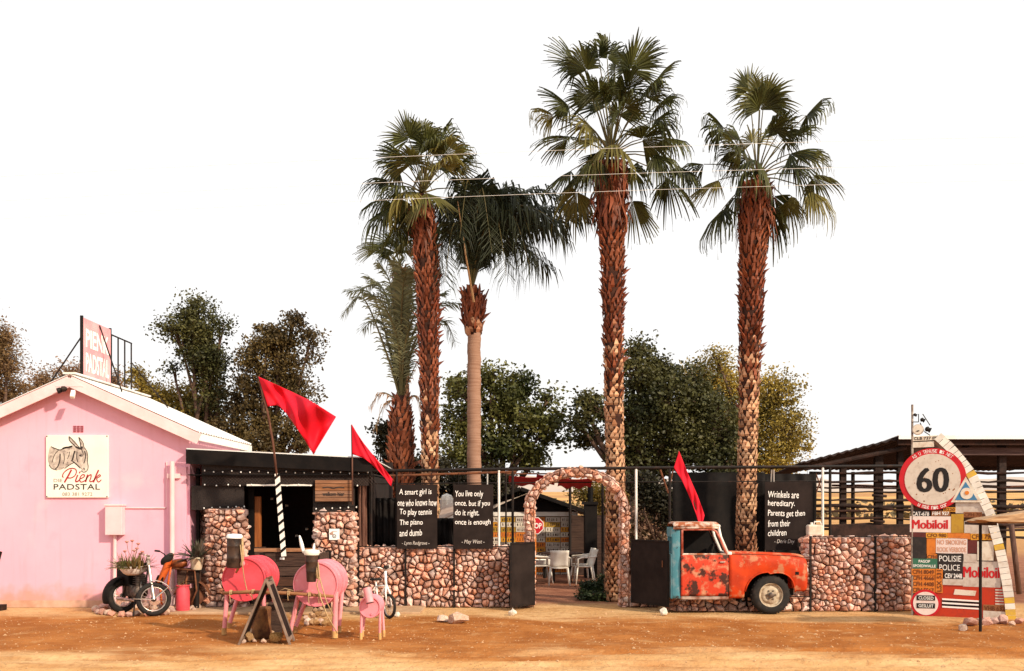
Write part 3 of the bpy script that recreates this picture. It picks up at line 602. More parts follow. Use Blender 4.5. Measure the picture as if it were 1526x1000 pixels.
for px, m_, wd in ((287, black_steel, 0.05), (306, black_steel, 0.05), (368, black_paint, 0.10), (468, black_paint, 0.07), (532, black_steel, 0.06), (549, black_steel, 0.07)):
    b_ = MB(); b_.box2((X_(px, 0) - wd / 2, 0.28, 0), (X_(px, 0) + wd / 2, 0.36, 2.6)); b_.build('post', m_, po)
# wire mesh curtain across the top: fine black mesh on a dark board
mesh_m = mat('fine_black_mesh', (0.007, 0.005, 0.005), (0.03, 0.018, 0.014), 60, 0.6, bump=0.6, bscale=120)
b_ = MB(); b_.box2((X_(305, 0), -0.16, Z_(724, 0)), (X_(551, 0), -0.14, Z_(688, 0))); b_.build('mesh_panel', mesh_m, po)
b_ = MB(); b_.box2((X_(288, 0), -0.10, Z_(760, 0)), (X_(366, 0), -0.08, Z_(724, 0))); b_.build('mesh_panel', mesh_m, po)
b_ = MB(); b_.box2((X_(468, 0), -0.10, Z_(764, 0)), (X_(530, 0), -0.08, Z_(724, 0))); b_.build('mesh_panel', mesh_m, po)
b_ = MB()
for k in range(50):                                             # diagonal wires of the mesh
    for s_ in (-1, 1):
        x = X_(305, 0) + k * 0.0615
        b_.tube([(x, -0.166, Z_(723, 0) if s_ > 0 else Z_(703, 0)), (x + 0.25, -0.166, Z_(703, 0) if s_ > 0 else Z_(723, 0))], 0.003, 3, cap=False)
b_.build('mesh_wires', mat('grey_wire', (0.07, 0.045, 0.036), rough=0.6), po, fix=False)['kind'] = 'stuff'
b_ = MB(); b_.box2((X_(372, 0), -0.2, Z_(724.5, 0)), (X_(468, 0), -0.17, Z_(722, 0))); b_.build('light_batten', white_paint, po)
b_ = MB(); b_.box2((X_(380, 0.4), 0.36, Z_(828, 0.4)), (X_(389, 0.4), 0.44, Z_(740, 0.4))); b_.build('door_post', wood_orange, po)
b_ = MB(); b_.box2((X_(372, 0.4), 0.35, Z_(828, 0.4)), (X_(395, 0.4), 0.47, Z_(815, 0.4))); b_.build('door_post_foot', wood_dark, po)
for px, py in ((403, 745), (425, 755), (455, 790), (447, 812), (440, 800)):
    b_ = MB(); b_.box2(at(px, py, 2.6), at(px + 4, py - 3, 2.6) + Vector((0, 0.05, 0))); b_.build('shelf_card', cream, po)
b_ = MB(); b_.box2((X_(395, 1.8), 1.7, 0), (X_(470, 1.8), 2.2, 0.95)); b_.build('counter', wood_dark, po)
# string of little white lights
def bulb_string(label, pts, m=chalk):
    t = thing('string_lights', label, 'lights', pts[0], group='strings of lights on the porch')
    b = MB(); b.tube([p + Vector((0, 0, 0.015)) for p in pts], 0.004, 4); b.build('cable', black_steel, t)
    for p in pts:
        b = MB(); b.lathe([(0.006, 0.01), (0.014, 0.0), (0.012, -0.014), (0.003, -0.022)], 8, p, EZ); b.build('bulb', m, t, smooth=True)
bulb_string('upper string of white bulbs along the porch mesh', [at(305 + 13.5 * k, 701.5 + 0.15 * k + (1.2 if k % 3 else -0.6), -0.18) for k in range(19)])
bulb_string('lower string of white bulbs below the porch mesh', [at(305 + 17.5 * k, 722.5 + (0.8 if k % 2 else -0.6), -0.2) for k in range(14)])
bulb_string('short string of white bulbs over the left porch pillar', [at(304 + 12 * k, 757 - 0.5 * k, -0.12) for k in range(6)])
bulb_string('short string of white bulbs over the right porch pillar', [at(471 + 12 * k, 758 - 0.5 * k, -0.12) for k in range(6)])
# welcome board
wb = thing('welcome_sign', 'brown slatted welcome sign hanging on the porch mesh', 'sign', at(498, 752, -0.2))
for k in range(6):
    b_ = MB(); b_.box2((X_(470, -0.2), -0.225, Z_(720.5 + 5.3 * k, -0.2)), (X_(526, -0.2), -0.205, Z_(715.8 + 5.3 * k, -0.2))); b_.build('plank', wood_mid, wb, bevel=0.003)
b_ = MB(); b_.box2((X_(470, -0.2), -0.203, Z_(748, -0.2)), (X_(526, -0.2), -0.19, Z_(715, -0.2))); b_.build('backing', wood_dark, wb)
lettering('lettering', 'welkom hier', ink, wb, at(497, 736, -0.23), EX, EZ, 0.40, 0.075, 0.02); 
b_ = MB(); ribbon(b_, [(-0.2, 0), (-0.1, 0.012), (0, -0.008), (0.1, 0.012), (0.2, 0)], at(497, 727, -0.228), EX, EZ, 0.02); b_.build('worn_lettering', ink, wb, fix=False)
nt_ = thing('notice', 'small white notice with round mark on the right porch pillar', 'notice', at(498, 804, -0.33))
b_ = MB(); b_.box2(at(490.5, 804.5, -0.33), at(506, 788, -0.32)); b_.build('card', chalk, nt_)
b_ = MB(); b_.lathe([(0.036, 0), (0.036, 0.002)], 20, at(498.2, 799, -0.331), (0, -1, 0)); b_.build('mark', ink, nt_)
b_ = MB(); b_.lathe([(0.024, 0), (0.024, 0.002)], 20, at(498.2, 799, -0.3335), (0, -1, 0)); b_.build('mark_centre', chalk, nt_)
lettering('lettering', 'H', ink, nt_, at(498.2, 799, -0.337), EX, EZ, 0.026, 0.026, 0.02)
b_ = MB(); ribbon(b_, [(-0.05, 0), (0.05, 0)], at(498.2, 792, -0.331), EX, EZ, 0.008); b_.build('printed_line', ink2, nt_, fix=False)
# rough poles at the porch's right end
for px0, px1, yb, yt, rr, lab in ((537, 536, 903, 700, 0.035, 'rough red brown pole nearest the right porch pillar'), (541.5, 542, 903, 692, 0.04, 'thick rough brown pole in the middle of the porch corner poles'), (545.5, 544.5, 903, 706, 0.028, 'thin rusty pole of the porch corner nearest the black panel')):
    b_ = MB(); r3 = random.Random(px0); pts = [at(px0 + (px1 - px0) * i / 8 + r3.uniform(-0.5, 0.5), yb + (yt - yb) * i / 8, 0.05) for i in range(9)]; pts[0].z = 0
    b_.tube(pts, [rr * r3.uniform(0.8, 1.15) for _ in pts], 8); single('porch_pole', wood_post, b_, lab, 'pole', 'rough poles at the porch corner', smooth=True)

# ================================================================== FENCE OVER THE WALL, BOARDS
fe = thing('pipe_fence', 'dark pipe frame with white uprights running above the gabion wall', 'fence', (1.0, 0.2, 0))
FY = 0.2
def pole(px, y0, y1, r, m, name='upright', Y=FY):
    b = MB(); b.tube([at(px, y0, Y), at(px, y1, Y)], r, 10); b.build(name, m, fe, smooth=40)
b_ = MB(); b_.tube([at(553, 702, FY), at(770, 699, FY), at(1000, 697, FY), at(1362, 694.5, FY)], 0.03, 8); b_.build('top_pipe', black_steel, fe, smooth=40)
b_ = MB(); b_.tube([at(553, 721, FY), at(770, 719.5, FY), at(1000, 718, FY), at(1230, 717, FY)], 0.012, 6); b_.build('wire', black_steel, fe)
b_ = MB(); b_.tube([at(580, 709, FY), at(770, 703, FY)], 0.022, 8); b_.build('second_pipe', rust_steel, fe, smooth=40)
for px, y0, y1, m_ in ((743.5, 820, 701, white_paint), (948, 820, 699, white_paint), (1226, 800, 696, white_paint), (726.5, 722, 703, white_paint)): pole(px, y0, y1, 0.024 if px != 726.5 else 0.014, m_)
for px, y0, y1 in ((764, 904, 698), (553, 904, 700), (591, 815, 703), (998, 904, 697), (1237, 800, 696)): pole(px, y0, y1, 0.026, black_steel)
for px, y0, y1 in ((975, 997, 1),):
    b_ = MB(); b_.tube([at(996, 735, FY), at(984, 700, FY)], 0.018, 6); b_.tube([at(996, 735, FY), at(1003, 700, FY)], 0.014, 6); b_.build('brace', rust_steel, fe)
b_ = MB(); b_.tube([at(1142, 817, 0.0), at(1150, 700, 0.0)], 0.012, 6); b_.tube([at(1153, 860, 0.0), at(1153, 700, 0.0)], 0.016, 6); b_.build('stay', mat('grey_pipe', (0.35, 0.31, 0.28), rough=0.5, metal=0.5), fe)

def chalkboard(label, px0, px1, py0, py1, Y, lines, sig, tilt=0.0):
    t = thing('chalkboard', label, 'chalkboard', at((px0 + px1) / 2, py1, Y))
    b = MB(); b.box2(at(px0, py1, Y), at(px1, py0, Y) + Vector((0, 0.02, 0))); b.build('board', board_black, t, bevel=0.003)
    s_ = (Y - CAMY) / F; r = random.Random(len(lines[0][0]))
    for body, x0, x1, yc, h in lines:
        wob = r.uniform(0, 6)
        lettering('lettering', body, chalk, t, at((x0 + x1) / 2, yc, Y - 0.001), EX, EZ, (x1 - x0) * s_, h * s_, 0.004, fn=lambda a, q, wob=wob: (a + 0.05 * q, q * (1 + 0.08 * math.sin(a * 23 + wob)) + 0.006 * math.sin(a * 9 + wob)))
    body, x0, x1, yc, h = sig
    lettering('lettering', body, chalk_dim, t, at((x0 + x1) / 2, yc, Y - 0.001), EX, EZ, (x1 - x0) * s_, h * s_, 0.0, shear=0.25)
    for px in (px0 + 8, px1 - 8):
        b = MB(); b.tube([at(px, py0 + 2, Y + 0.01), at(px, py0 - 18, FY)], 0.004, 4); b.build('hanging_wire', black_steel, t)
    return t
chalkboard('chalkboard with the smart girl quotation, left one of the pair', 591.5, 651.5, 722, 818, -0.14, [('A smart girl is', 595, 643, 734, 11), ('one who knows how', 592.5, 651, 749, 10), ('To play tennis', 595.5, 643.5, 764, 11.5), ('The piano', 595.5, 630, 779.5, 10.5), ('and dumb', 595.5, 629, 794, 9.5)], ('- Lynn Redgrave -', 599, 640, 810, 7))
chalkboard('chalkboard with the live only once quotation, right one of the pair', 675.5, 735, 722, 818, -0.14, [('You live only', 678, 720, 737, 11.5), ('once. but if you', 678, 730, 751, 10.5), ('do it right.', 678, 714, 765, 11), ('once is enough', 678, 731, 779, 10)], ('- May West -', 688, 722, 808, 7.5))
chalkboard('chalkboard about hereditary wrinkles hanging above the truck bonnet', 1140, 1211, 718, 820, -0.10, [('Wrinkels are', 1144.5, 1190.5, 737, 10), ('hereditary.', 1144.5, 1184.5, 751, 11.5), ('Parents get then', 1144.5, 1199.5, 766, 11.5), ('from their', 1144.5, 1177.5, 780, 10), ('children', 1144.5, 1172, 794, 9)], ('- Doris Day', 1154, 1184, 807.5, 7.5))
# black screens hung behind the wall
def screen(label, px0, px1, py0, py1, Y, m=black_paint):
    b = MB(); a, c = at(px0, py1, Y), at(px1, py0, Y)
    b.grid(lambda u, v: Vector((a.x + (c.x - a.x) * u, Y + 0.025 * math.sin(u * 23) + 0.02 * math.sin(v * 7 + u * 5), a.z + (c.z - a.z) * v)), 24, 8)
    return single('shade_cloth', m, b, label, 'shade cloth', 'black screens behind the wall', smooth=True, solid=0.006)
screen('large black shade cloth behind the truck and palm trunk', 1002, 1140, 704, 860, 2.2)
screen('black shade cloth behind the hereditary wrinkles chalkboard', 1141, 1216, 706, 850, 1.7)
screen('small black screen left of the smart girl chalkboard', 556, 591, 742, 815, 0.55)
screen('black screen between the two chalkboards', 648, 678, 772, 815, 0.6)

# gate leaves
def gate(label, p, q, z1=1.21):
    t = thing('gate_leaf', label, 'gate', p, group='black steel gate leaves'); p, q = Vector(p), Vector(q); d = (q - p).normalized(); nn = Vector((d.y, -d.x, 0))
    b = MB(); b.bar(p + EZ * 0.64, q + EZ * 0.64, 0.012, 1.13); b.build('sheet', board_black, t)
    b = MB()
    for z in (0.07, z1): b.bar(p + EZ * z, q + EZ * z, 0.035, 0.03)
    for e in (p, q): b.bar(e + EZ * 0.055, e + EZ * (z1 + 0.015), 0.034, 0.034)
    b.build('frame', black_steel, t)
    b = MB(); m_ = p.lerp(q, 0.88) + EZ * 0.75 + nn * 0.03; b.tube([m_, m_ + EZ * 0.12], 0.01, 6); b.build('handle', rust_steel, t)
    for z in (0.25, 1.05):
        b = MB(); b.tube([p + EZ * z, p + EZ * (z + 0.09)], 0.022, 8); b.build('hinge', black_steel, t)
gate('narrow looking black steel gate leaf swung open left of the arch', (0.41, -0.12, 0), (-0.02, -0.62, 0))
gate('black steel gate leaf folded back against the wall right of the arch', (2.21, -0.18, 0.05), (2.75, -0.98, 0.05))
# ================================================================== ROCKS
RK = {k: [rock_mesh('rock', s * 7 + i, m, 22) for i in range(5)] for s, (k, m) in enumerate((('pale', rock_pale), ('pink', rock_pink), ('ochre', rock_ochre), ('white', rock_white)))}
rk_r = random.Random(5)
def rock(kind, p, s, label, group=None, name='rock', cat='rock'):
    o = bpy.data.objects.new(name, rk_r.choice(RK[kind])); COL.objects.link(o)
    s = Vector(s) if hasattr(s, '__len__') else Vector((s, s * 0.85, s * 0.7))
    o.location = Vector(p) + Vector((0, 0, s.z * 0.72)); o.scale = s; o.rotation_euler = (rk_r.uniform(-.25, .25), rk_r.uniform(-.25, .25), rk_r.uniform(0, 6.28))
    return tag(o, label, cat, group)
ORD = 'first second third fourth fifth sixth seventh eighth ninth tenth eleventh twelfth thirteenth fourteenth fifteenth sixteenth seventeenth eighteenth nineteenth twentieth'.split(); ORD += ['twenty ' + q for q in ORD[:10]]
def ordinal(objs, what):
    for k, o in enumerate(sorted(objs, key=lambda o: (o.location.x) / (o.location.y + 18))): o['label'] = f'{ORD[k]} from the left of the {what}'
def grock(kind, px, py, w, label, group=None, h=0.7):
    Y = gy(py); s = w * (Y - CAMY) / F / 2
    return rock(kind, (X_(px, Y), Y, gheight(X_(px, Y), Y)), (s, s * 0.85, s * h), label, group)

# ================================================================== MOTORBIKE PLANTER
def wheel(root, name, c, axis, r, rt, rim_mat, spokes=18, hub=0.03, tyre_mat=rubber):
    c, axis = Vector(c), Vector(axis).normalized(); a = EZ; u = axis.cross(a).normalized(); v = u.cross(axis) * -1
    w = bpy.data.objects.new(name, None); COL.objects.link(w); w.parent = root; w.location = c - wloc(root)
    ring = lambda R_, k, n: c + (u * math.cos(6.28318 * k / n) + v * math.sin(6.28318 * k / n)) * R_
    def torus(R_, rr, n=36, m=8, sq=1.0):
        b = MB(); vs = []; 
        for i in range(n):
            d = (ring(1, i, n) - c)
            for j in range(m):
                t = 6.28318 * j / m; vs.append(c + d * (R_ + rr * math.cos(t)) + axis * rr * sq * math.sin(t))
        b.add(vs, [(i * m + j, ((i + 1) % n) * m + j, ((i + 1) % n) * m + (j + 1) % m, i * m + (j + 1) % m) for i in range(n) for j in range(m)]); return b
    torus(r - rt, rt, sq=1.05).build('tyre', tyre_mat, w, smooth=True)
    torus(r - rt * 2.05, rt * 0.28, sq=2.2).build('rim', rim_mat, w, smooth=True)
    b = MB(); b.lathe([(hub, -hub * 1.6), (hub * 1.5, -hub), (hub * 1.5, hub), (hub, hub * 1.6)], 14, c, axis); b.build('hub', engine_m, w, smooth=40)
    b = MB()
    for k in range(spokes):
        b.tube([c + axis * hub * (1 if k % 2 else -1) + (ring(hub, k + 0.6, spokes) - c), ring(r - rt * 2.1, k, spokes)], 0.0028, 3, cap=False)
    b.build('spokes', chrome, w, fix=False)
    return w
MBY = gy(918)
mbk = thing('motorbike', 'old dark motorbike used as a planter before the pink wall', 'motorbike', (X_(215, MBY), MBY, 0))
fw = Vector((X_(229, MBY), MBY, 0.29)); ax_w = Vector((0.42, -0.91, 0))           # front wheel and its axle direction
fwd = Vector((0.91, 0.42, 0)); 
# seen three quarter from the front right: the bike's length runs back and left
bk = Vector((-0.80, 0.45, 0)).normalized()
wheel(mbk, 'front_wheel', fw, ax_w, 0.29, 0.042, chrome)
rw = Vector((X_(183, MBY + 0.5), MBY + 0.5, 0.30)); wheel(mbk, 'rear_wheel', rw, Vector((0.80, -0.6, 0)), 0.30, 0.055, chrome)
hd = Vector((X_(217, MBY), MBY + 0.12, Z_(840, MBY)))                               # steering head
side = ax_w.normalized()
b_ = MB()
for s_ in (-1, 1): b_.tube([fw + side * 0.085 * s_, hd + side * 0.085 * s_], [0.026, 0.021], 10)
b_.build('fork', chrome, mbk, smooth=40)
b_ = MB(); b_.bar(hd + side * 0.13, hd - side * 0.13, 0.05, 0.03); b_.bar(hd + side * 0.12 + EZ * 0.1, hd - side * 0.12 + EZ * 0.1, 0.045, 0.025); b_.tube([hd - EZ * 0.04, hd + EZ * 0.14], 0.03, 10); b_.build('fork_yoke', chrome, mbk)
b_ = MB(); 
for s_ in (-1, 1): b_.tube([hd + EZ * 0.12, hd + EZ * 0.13 + side * s_ * 0.12, hd + EZ * 0.15 + side * s_ * 0.2 + bk * 0.08, hd + EZ * 0.14 + side * s_ * 0.28 + bk * 0.16], 0.011, 6)
b_.build('handlebar', chrome, mbk, smooth=True)
ud = fwd
b_ = MB(); b_.grid(lambda a, q: fw + (EZ * math.sin(R(22 + 78 * a)) + Vector((0.91, 0.42, 0)) * math.cos(R(22 + 78 * a))) * (0.315 + 0.012 * (1 - (2 * q - 1) ** 2)) + side * (q - 0.5) * 0.15, 18, 4); b_.build('front_fender', chrome, mbk, smooth=True, solid=0.004)
b_ = MB(); 
for s_ in (-1, 1): b_.tube([fw + side * 0.09 * s_, fw + EZ * 0.2 + fwd * 0.23 + side * 0.07 * s_], 0.008, 5); b_.tube([fw + side * 0.09 * s_, fw + fwd * -0.32 + EZ * 0.02 + side * 0.07 * s_], 0.007, 5)
b_.build('fender_stay', chrome, mbk)
en = Vector((fw.x - 0.36, fw.y + 0.34, 0.36))
b_ = MB()
for k in range(7): b_.box(en + Vector((0, 0, 0.10 + k * 0.035)), (0.22 - 0.008 * k, 0.20, 0.014), Matrix.Rotation(R(40), 3, 'Z'))
b_.box(en + Vector((0, 0, 0.2)), (0.14, 0.13, 0.28), Matrix.Rotation(R(40), 3, 'Z'))
b_.build('cylinder_fins', engine_m, mbk)
b_ = MB(); b_.lathe([(0.02, -0.15), (0.12, -0.13), (0.15, 0), (0.12, 0.13), (0.02, 0.15)], 18, en + Vector((-0.02, 0, 0.02)), (0.55, -0.83, 0)); b_.box(en + Vector((-0.2, 0.14, 0.04)), (0.34, 0.2, 0.2), Matrix.Rotation(R(-40), 3, 'Z')); b_.build('crankcase', engine_m, mbk, smooth=35, bevel=0.02)
b_ = MB(); b_.lathe([(0.03, 0), (0.03, 0.07), (0.05, 0.08), (0.05, 0.13)], 12, en + Vector((0.06, -0.06, 0.42)), (0.55, -0.83, 0)); b_.build('carburettor', chrome, mbk, smooth=40)
b_ = MB(); sb_ = en + Vector((-0.25, 0.22, 0.45))
for s_ in (-1, 1):
    b_.tube([hd + side * 0.02 * s_, sb_ + side * 0.07 * s_, rw + side * 0.1 * s_], 0.018, 8); b_.tube([hd - EZ * 0.05, en + Vector((0.1, -0.08, -0.02)) + side * 0.05 * s_, en + Vector((-0.3, 0.25, -0.1)) + side * 0.08 * s_, sb_], 0.016, 8)
b_.build('frame', black_steel, mbk, smooth=True)
b_ = MB(); b_.tube([en + Vector((0.05, -0.1, 0.2)), en + Vector((0.1, -0.18, 0.05)), en + Vector((0.0, -0.14, -0.12)), en + Vector((-0.45, 0.12, -0.1))], [0.02, 0.022, 0.022, 0.035], 10); b_.build('exhaust', chrome, mbk, smooth=True)
b_ = MB(); b_.grid(lambda a, q: rw + (EZ * math.sin(R(-20 + 200 * a)) + Vector((-0.6, -0.8, 0)) * math.cos(R(-20 + 200 * a))) * (0.33 + 0.02 * (1 - (2 * q - 1) ** 2)) + Vector((0.80, -0.6, 0)) * (q - 0.5) * 0.2, 20, 4); b_.build('rear_fender', black_paint, mbk, smooth=True, solid=0.004)
b_ = MB(); q0 = at(182, 866, MBY + 0.5); b_.tube([q0, at(166, 869, MBY + 0.5), at(161.5, 887, MBY + 0.5), at(166, 889, MBY + 0.5), at(176, 888, MBY + 0.5)], 0.012, 6); b_.build('crash_bar', chrome, mbk, smooth=True)
b_ = MB(); b_.box(sb_ + Vector((-0.02, 0.02, -0.12)), (0.42, 0.30, 0.42), Matrix.Rotation(R(-40), 3, 'Z')); b_.build('battery_box', black_paint, mbk, bevel=0.02)
b_ = MB(); b_.tube([fw + Vector((-0.38, 0.3, 0.12)), fw + Vector((-0.30, -0.05, 0.0)), fw + Vector((-0.30, -0.12, -0.285))], 0.013, 6); b_.build('kick_stand', black_steel, mbk)
# basin and its plants
bc = at(198, 857, MBY + 0.2)
bs = MB(); bs.lathe([(0.10, 0.0), (0.155, 0.03), (0.20, 0.09), (0.215, 0.135), (0.232, 0.145), (0.232, 0.155), (0.205, 0.14), (0.19, 0.10), (0.01, 0.10)], 28, bc, EZ)
single('enamel_basin', mat('chipped_white_enamel', (0.78, 0.72, 0.66), (0.44, 0.30, 0.24), 8, 0.4, lo=0.5, hi=0.75), bs, 'white enamel basin planter resting on the old motorbike', 'basin', smooth=40)
def spiky(name, label, c, n, L, spread, w, m, seed, up=0.55, cat='plant', parts=None, curl=0.35):
    t = thing(name, label, cat, c); r = random.Random(seed); b = MB(); c = Vector(c)
    for k in range(n):
        a = r.uniform(0, 6.283); e = r.uniform(up * 0.4, 1.45); d = Vector((math.cos(a) * math.cos(e), math.sin(a) * math.cos(e), math.sin(e))); l_ = L * r.uniform(0.55, 1.1)
        o = c + Vector((math.cos(a), math.sin(a), 0)) * spread * r.random() ** 0.5; sd_ = d.cross(EZ).normalized() * w * r.uniform(0.7, 1.2); vs = []
        for i in range(5):
            s_ = i / 4; p = o + d * l_ * s_ + EZ * (-curl * l_ * s_ * s_ * math.cos(e)); k_ = (1 - s_ ** 1.7) * 0.5
            vs += [p - sd_ * k_, p + sd_ * k_ + EZ * w * 0.15]
        b.add(vs, [(2 * i, 2 * i + 1, 2 * i + 3, 2 * i + 2) for i in range(4)])
    b.build('leaves', m, t, fix=False); return t
succ_m = leafmat('succulent_leaf', (0.10, 0.11, 0.035), (0.20, 0.12, 0.04), 0.15, 4)
aloe_m = leafmat('aloe_leaf', (0.05, 0.062, 0.038), (0.10, 0.065, 0.05), 0.1, 4)
pc = bc + Vector((0, 0, 0.12))
pl = spiky('succulent_plant', 'spiky succulents with pink flower heads growing in the enamel basin', pc, 260, 0.30, 0.24, 0.026, succ_m, 3)
b_ = MB(); r3 = random.Random(8); hb = MB()
for k, (px, py) in enumerate(((189, 808), (197, 806.5), (206, 811), (204, 818), (212, 823), (186, 822), (209, 826), (200, 821))):
    tp = at(px, py, MBY + 0.2 + r3.uniform(-.1, .1)); b_.tube([pc + Vector((r3.uniform(-.1, .1), 0, 0)), tp.lerp(pc, 0.35) + Vector((r3.uniform(-.02, .02), 0, 0)), tp], 0.004, 4)
    hb = MB(); hb.lathe([(0.004, -0.02), (0.03, 0.004), (0.034, 0.018), (0.01, 0.026)], 9, tp, EZ); hb.build('flower_head', mat('pink_flower', (0.62, 0.20, 0.15), (0.5, 0.3, 0.25), 20, 0.8), pl)
b_.build('flower_stems', succ_m, pl)
for k in range(26):                                               # ring of rocks under the bike
    a = k / 26 * 6.283; px = 199 + 54 * math.cos(a) + rk_r.uniform(-3, 3); py = 912.5 - 5.5 * math.sin(a) + rk_r.uniform(-1, 1)
    grock('pink' if k % 4 else 'pale', px, py, rk_r.uniform(13, 20), 'pinkish rock in the ring around the motorbike planter', 'rocks around the motorbike')
for px, py, w in ((197, 909, 24), (186, 908, 20), (206, 909, 20), (192, 907, 22)): grock('pale', px, py, w, 'pinkish rock in the ring around the motorbike planter', 'rocks around the motorbike')

ordinal([o for o in COL.objects if o.get('group') == 'rocks around the motorbike'], 'pinkish rocks ringing the motorbike')
# second wreck behind: orange mudguard and copper tank of a scrapped moped
my = -0.55
mo = thing('scrapped_moped', 'scrapped orange moped standing on end beside the pink wall', 'moped', (X_(245, my), my, 0))
o1, o2 = at(238, 868, my), at(254, 826, my)
b_ = MB(); b_.grid(lambda a, q: o1.lerp(o2, a) + Vector((0.065 * math.cos(q * math.pi) + 0.02 * math.sin(a * 3), -0.10 * math.sin(q * math.pi), 0.0)), 10, 8); b_.build('mudguard', orange_paint, mo, smooth=True, solid=0.006)
b_ = MB(); b_.grid(lambda a, q: at(243, 842, my - 0.06).lerp(at(255, 824, my - 0.08), a) + Vector((0.10 * math.cos(q * 2 * math.pi) * math.sin(0.35 + 2.5 * a), -0.06 * math.sin(q * 2 * math.pi) * math.sin(0.35 + 2.5 * a), 0)), 12, 14); b_.build('seat', rubber, mo, smooth=True)
b_ = MB(); b_.bar(at(236.5, 869, my - 0.03), at(241, 858, my - 0.03), 0.13, 0.12); b_.build('tail_box', black_paint, mo, bevel=0.02)
b_ = MB(); b_.tube([at(230, 821, my), at(238, 821.5, my), at(245, 826, my), at(250, 834, my)], 0.011, 6); b_.build('handlebar', black_steel, mo, smooth=True)
b_ = MB(); b_.tube([at(231, 820.7, my), at(238, 821.5, my)], 0.018, 8); b_.build('handle_grip', rubber, mo)
b_ = MB(); b_.tube([at(256, 838, my), at(251, 866, my), at(247, 900, my)], 0.02, 8); b_.tube([at(238, 868, my), at(241, 902, my)], 0.02, 8); b_.build('fork', orange_paint, mo, smooth=True)
b_ = MB(); b_.lathe([(0.01, -0.15), (0.06, -0.14), (0.085, -0.05), (0.09, 0.06), (0.06, 0.14), (0.01, 0.15)], 16, at(266, 840, my + 0.05), (1, 0.1, 0.1)); b_.build('fuel_tank', copper_m, mo, smooth=True)
b_ = MB(); b_.tube([at(256, 847, my), at(290, 850, my), at(293, 880, my), at(284, 902, my)], 0.018, 8); b_.tube([at(272, 902, my + 0.1), at(280, 850, my + 0.1)], 0.02, 8); b_.build('frame', rust_steel, mo, smooth=True)
b_ = MB(); b_.box2(at(263, 870, my + 0.1), at(300, 846, my + 0.3)); b_.build('stand_box', wood_dark, mo, bevel=0.02)
rb = thing('rusty_fender', 'curved rusty steel wheel guard leaning behind the pink milk can', 'scrap metal', at(286, 905, -0.5))
b_ = MB(); b_.grid(lambda a, q: at(284, 898, -0.5) + Vector((0.34 * math.cos(R(20 + 140 * a)), 0.16 * (q - 0.5) + 0.1, 0.40 * math.sin(R(20 + 140 * a)))), 16, 3); b_.build('guard', rust_steel, rb, smooth=True, solid=0.006)
b_ = MB(); b_.lathe([(0.02, -0.05), (0.17, -0.02), (0.17, 0.02), (0.02, 0.05)], 20, at(290, 889, -0.40), (0.3, -1, 0.1)); b_.build('plough_disc', rust_steel, rb, smooth=40)
# aloe pot
ay = -0.45; ab = at(293, 849, ay)
b_ = MB(); b_.lathe([(0.085, 0), (0.10, 0.05), (0.115, 0.19), (0.125, 0.20), (0.125, 0.225), (0.11, 0.225), (0.10, 0.19)], 22, ab, EZ); single('flower_pot', terracotta, b_, 'cream flower pot holding the aloe beside the porch', 'pot', smooth=40)
spiky('aloe_plant', 'dark spiky aloe growing in the cream pot beside the porch', ab + Vector((0, 0, 0.2)), 70, 0.46, 0.07, 0.06, aloe_m, 5, up=0.3, curl=0.3)
b_ = MB(); b_.lathe([(0.03, 0), (0.05, 0.03), (0.05, ab.z - 0.02), (0.13, ab.z - 0.005)], 12, (ab.x, ab.y, 0), EZ); single('pot_stand', black_steel, b_, 'dark pedestal under the cream aloe pot', 'stand')
ky = -0.85
b_ = MB(); b_.lathe([(0.115, 0), (0.118, 0.02), (0.118, 0.34), (0.108, 0.38), (0.106, 0.42), (0.12, 0.43), (0.12, 0.445), (0.10, 0.44), (0.095, 0.38), (0.01, 0.37)], 24, (X_(272.5, ky), ky, 0.035), EZ); mc = single('milk_can', drum_red, b_, 'deep pink milk can used as a planter by the pavement', 'milk can', smooth=40)
spiky('small_plant', 'small dry plant growing out of the pink milk can', (X_(272.5, ky), ky, 0.43), 30, 0.16, 0.07, 0.014, succ_m, 12)
for px, py, w, k in ((286, 909, 14, 'pale'), (294, 908.5, 15, 'pale'), (290, 911, 11, 'pale'), (283, 907.5, 16, 'pink'), (280, 911, 12, 'pale'), (256, 911, 12, 'pale')): grock(k, px, py, w, 'pale rock piled around the pink milk can', 'rocks by the milk can')

ordinal([o for o in COL.objects if o.get('group') == 'rocks by the milk can'], 'pale rocks piled around the pink milk can')
# ================================================================== DONKEY CART AND DRUM DONKEYS
cy = -1.55
ct = thing('donkey_cart', 'dark wooden donkey cart standing between the two porch pillars', 'cart', (X_(425, cy), cy, 0))
cx0, cx1 = X_(392, cy), X_(472, cy)
for k, (y0, y1) in enumerate(((823, 844), (845, 858), (860, 873), (875, 884))):
    b_ = MB(); b_.box2((cx0, cy - 0.02 + 0.006 * (k % 2), Z_(y1, cy)), (cx1, cy + 0.02, Z_(y0, cy))); b_.build('plank', wood_dark, ct, bevel=0.006)
b_ = MB(); b_.box2((cx0 + 0.02, cy + 0.03, Z_(884, cy)), (cx1 - 0.02, cy + 1.2, Z_(880, cy))); b_.build('cart_bed', wood_dark, ct)
for xx in (cx0, cx1):
    b_ = MB(); b_.box2((xx - 0.02, cy + 0.022, Z_(884, cy)), (xx + 0.02, cy + 1.2, Z_(826, cy))); b_.build('side_board', wood_dark, ct)
    b_ = MB(); b_.box2((xx - 0.05, cy - 0.05, 0.03), (xx + 0.04, cy + 0.04, Z_(824, cy))); b_.build('corner_post', black_paint, ct)
    b_ = MB(); b_.box2((xx - 0.05, cy + 1.0, 0.03), (xx + 0.04, cy + 1.09, Z_(824, cy))); b_.build('corner_post', black_paint, ct)
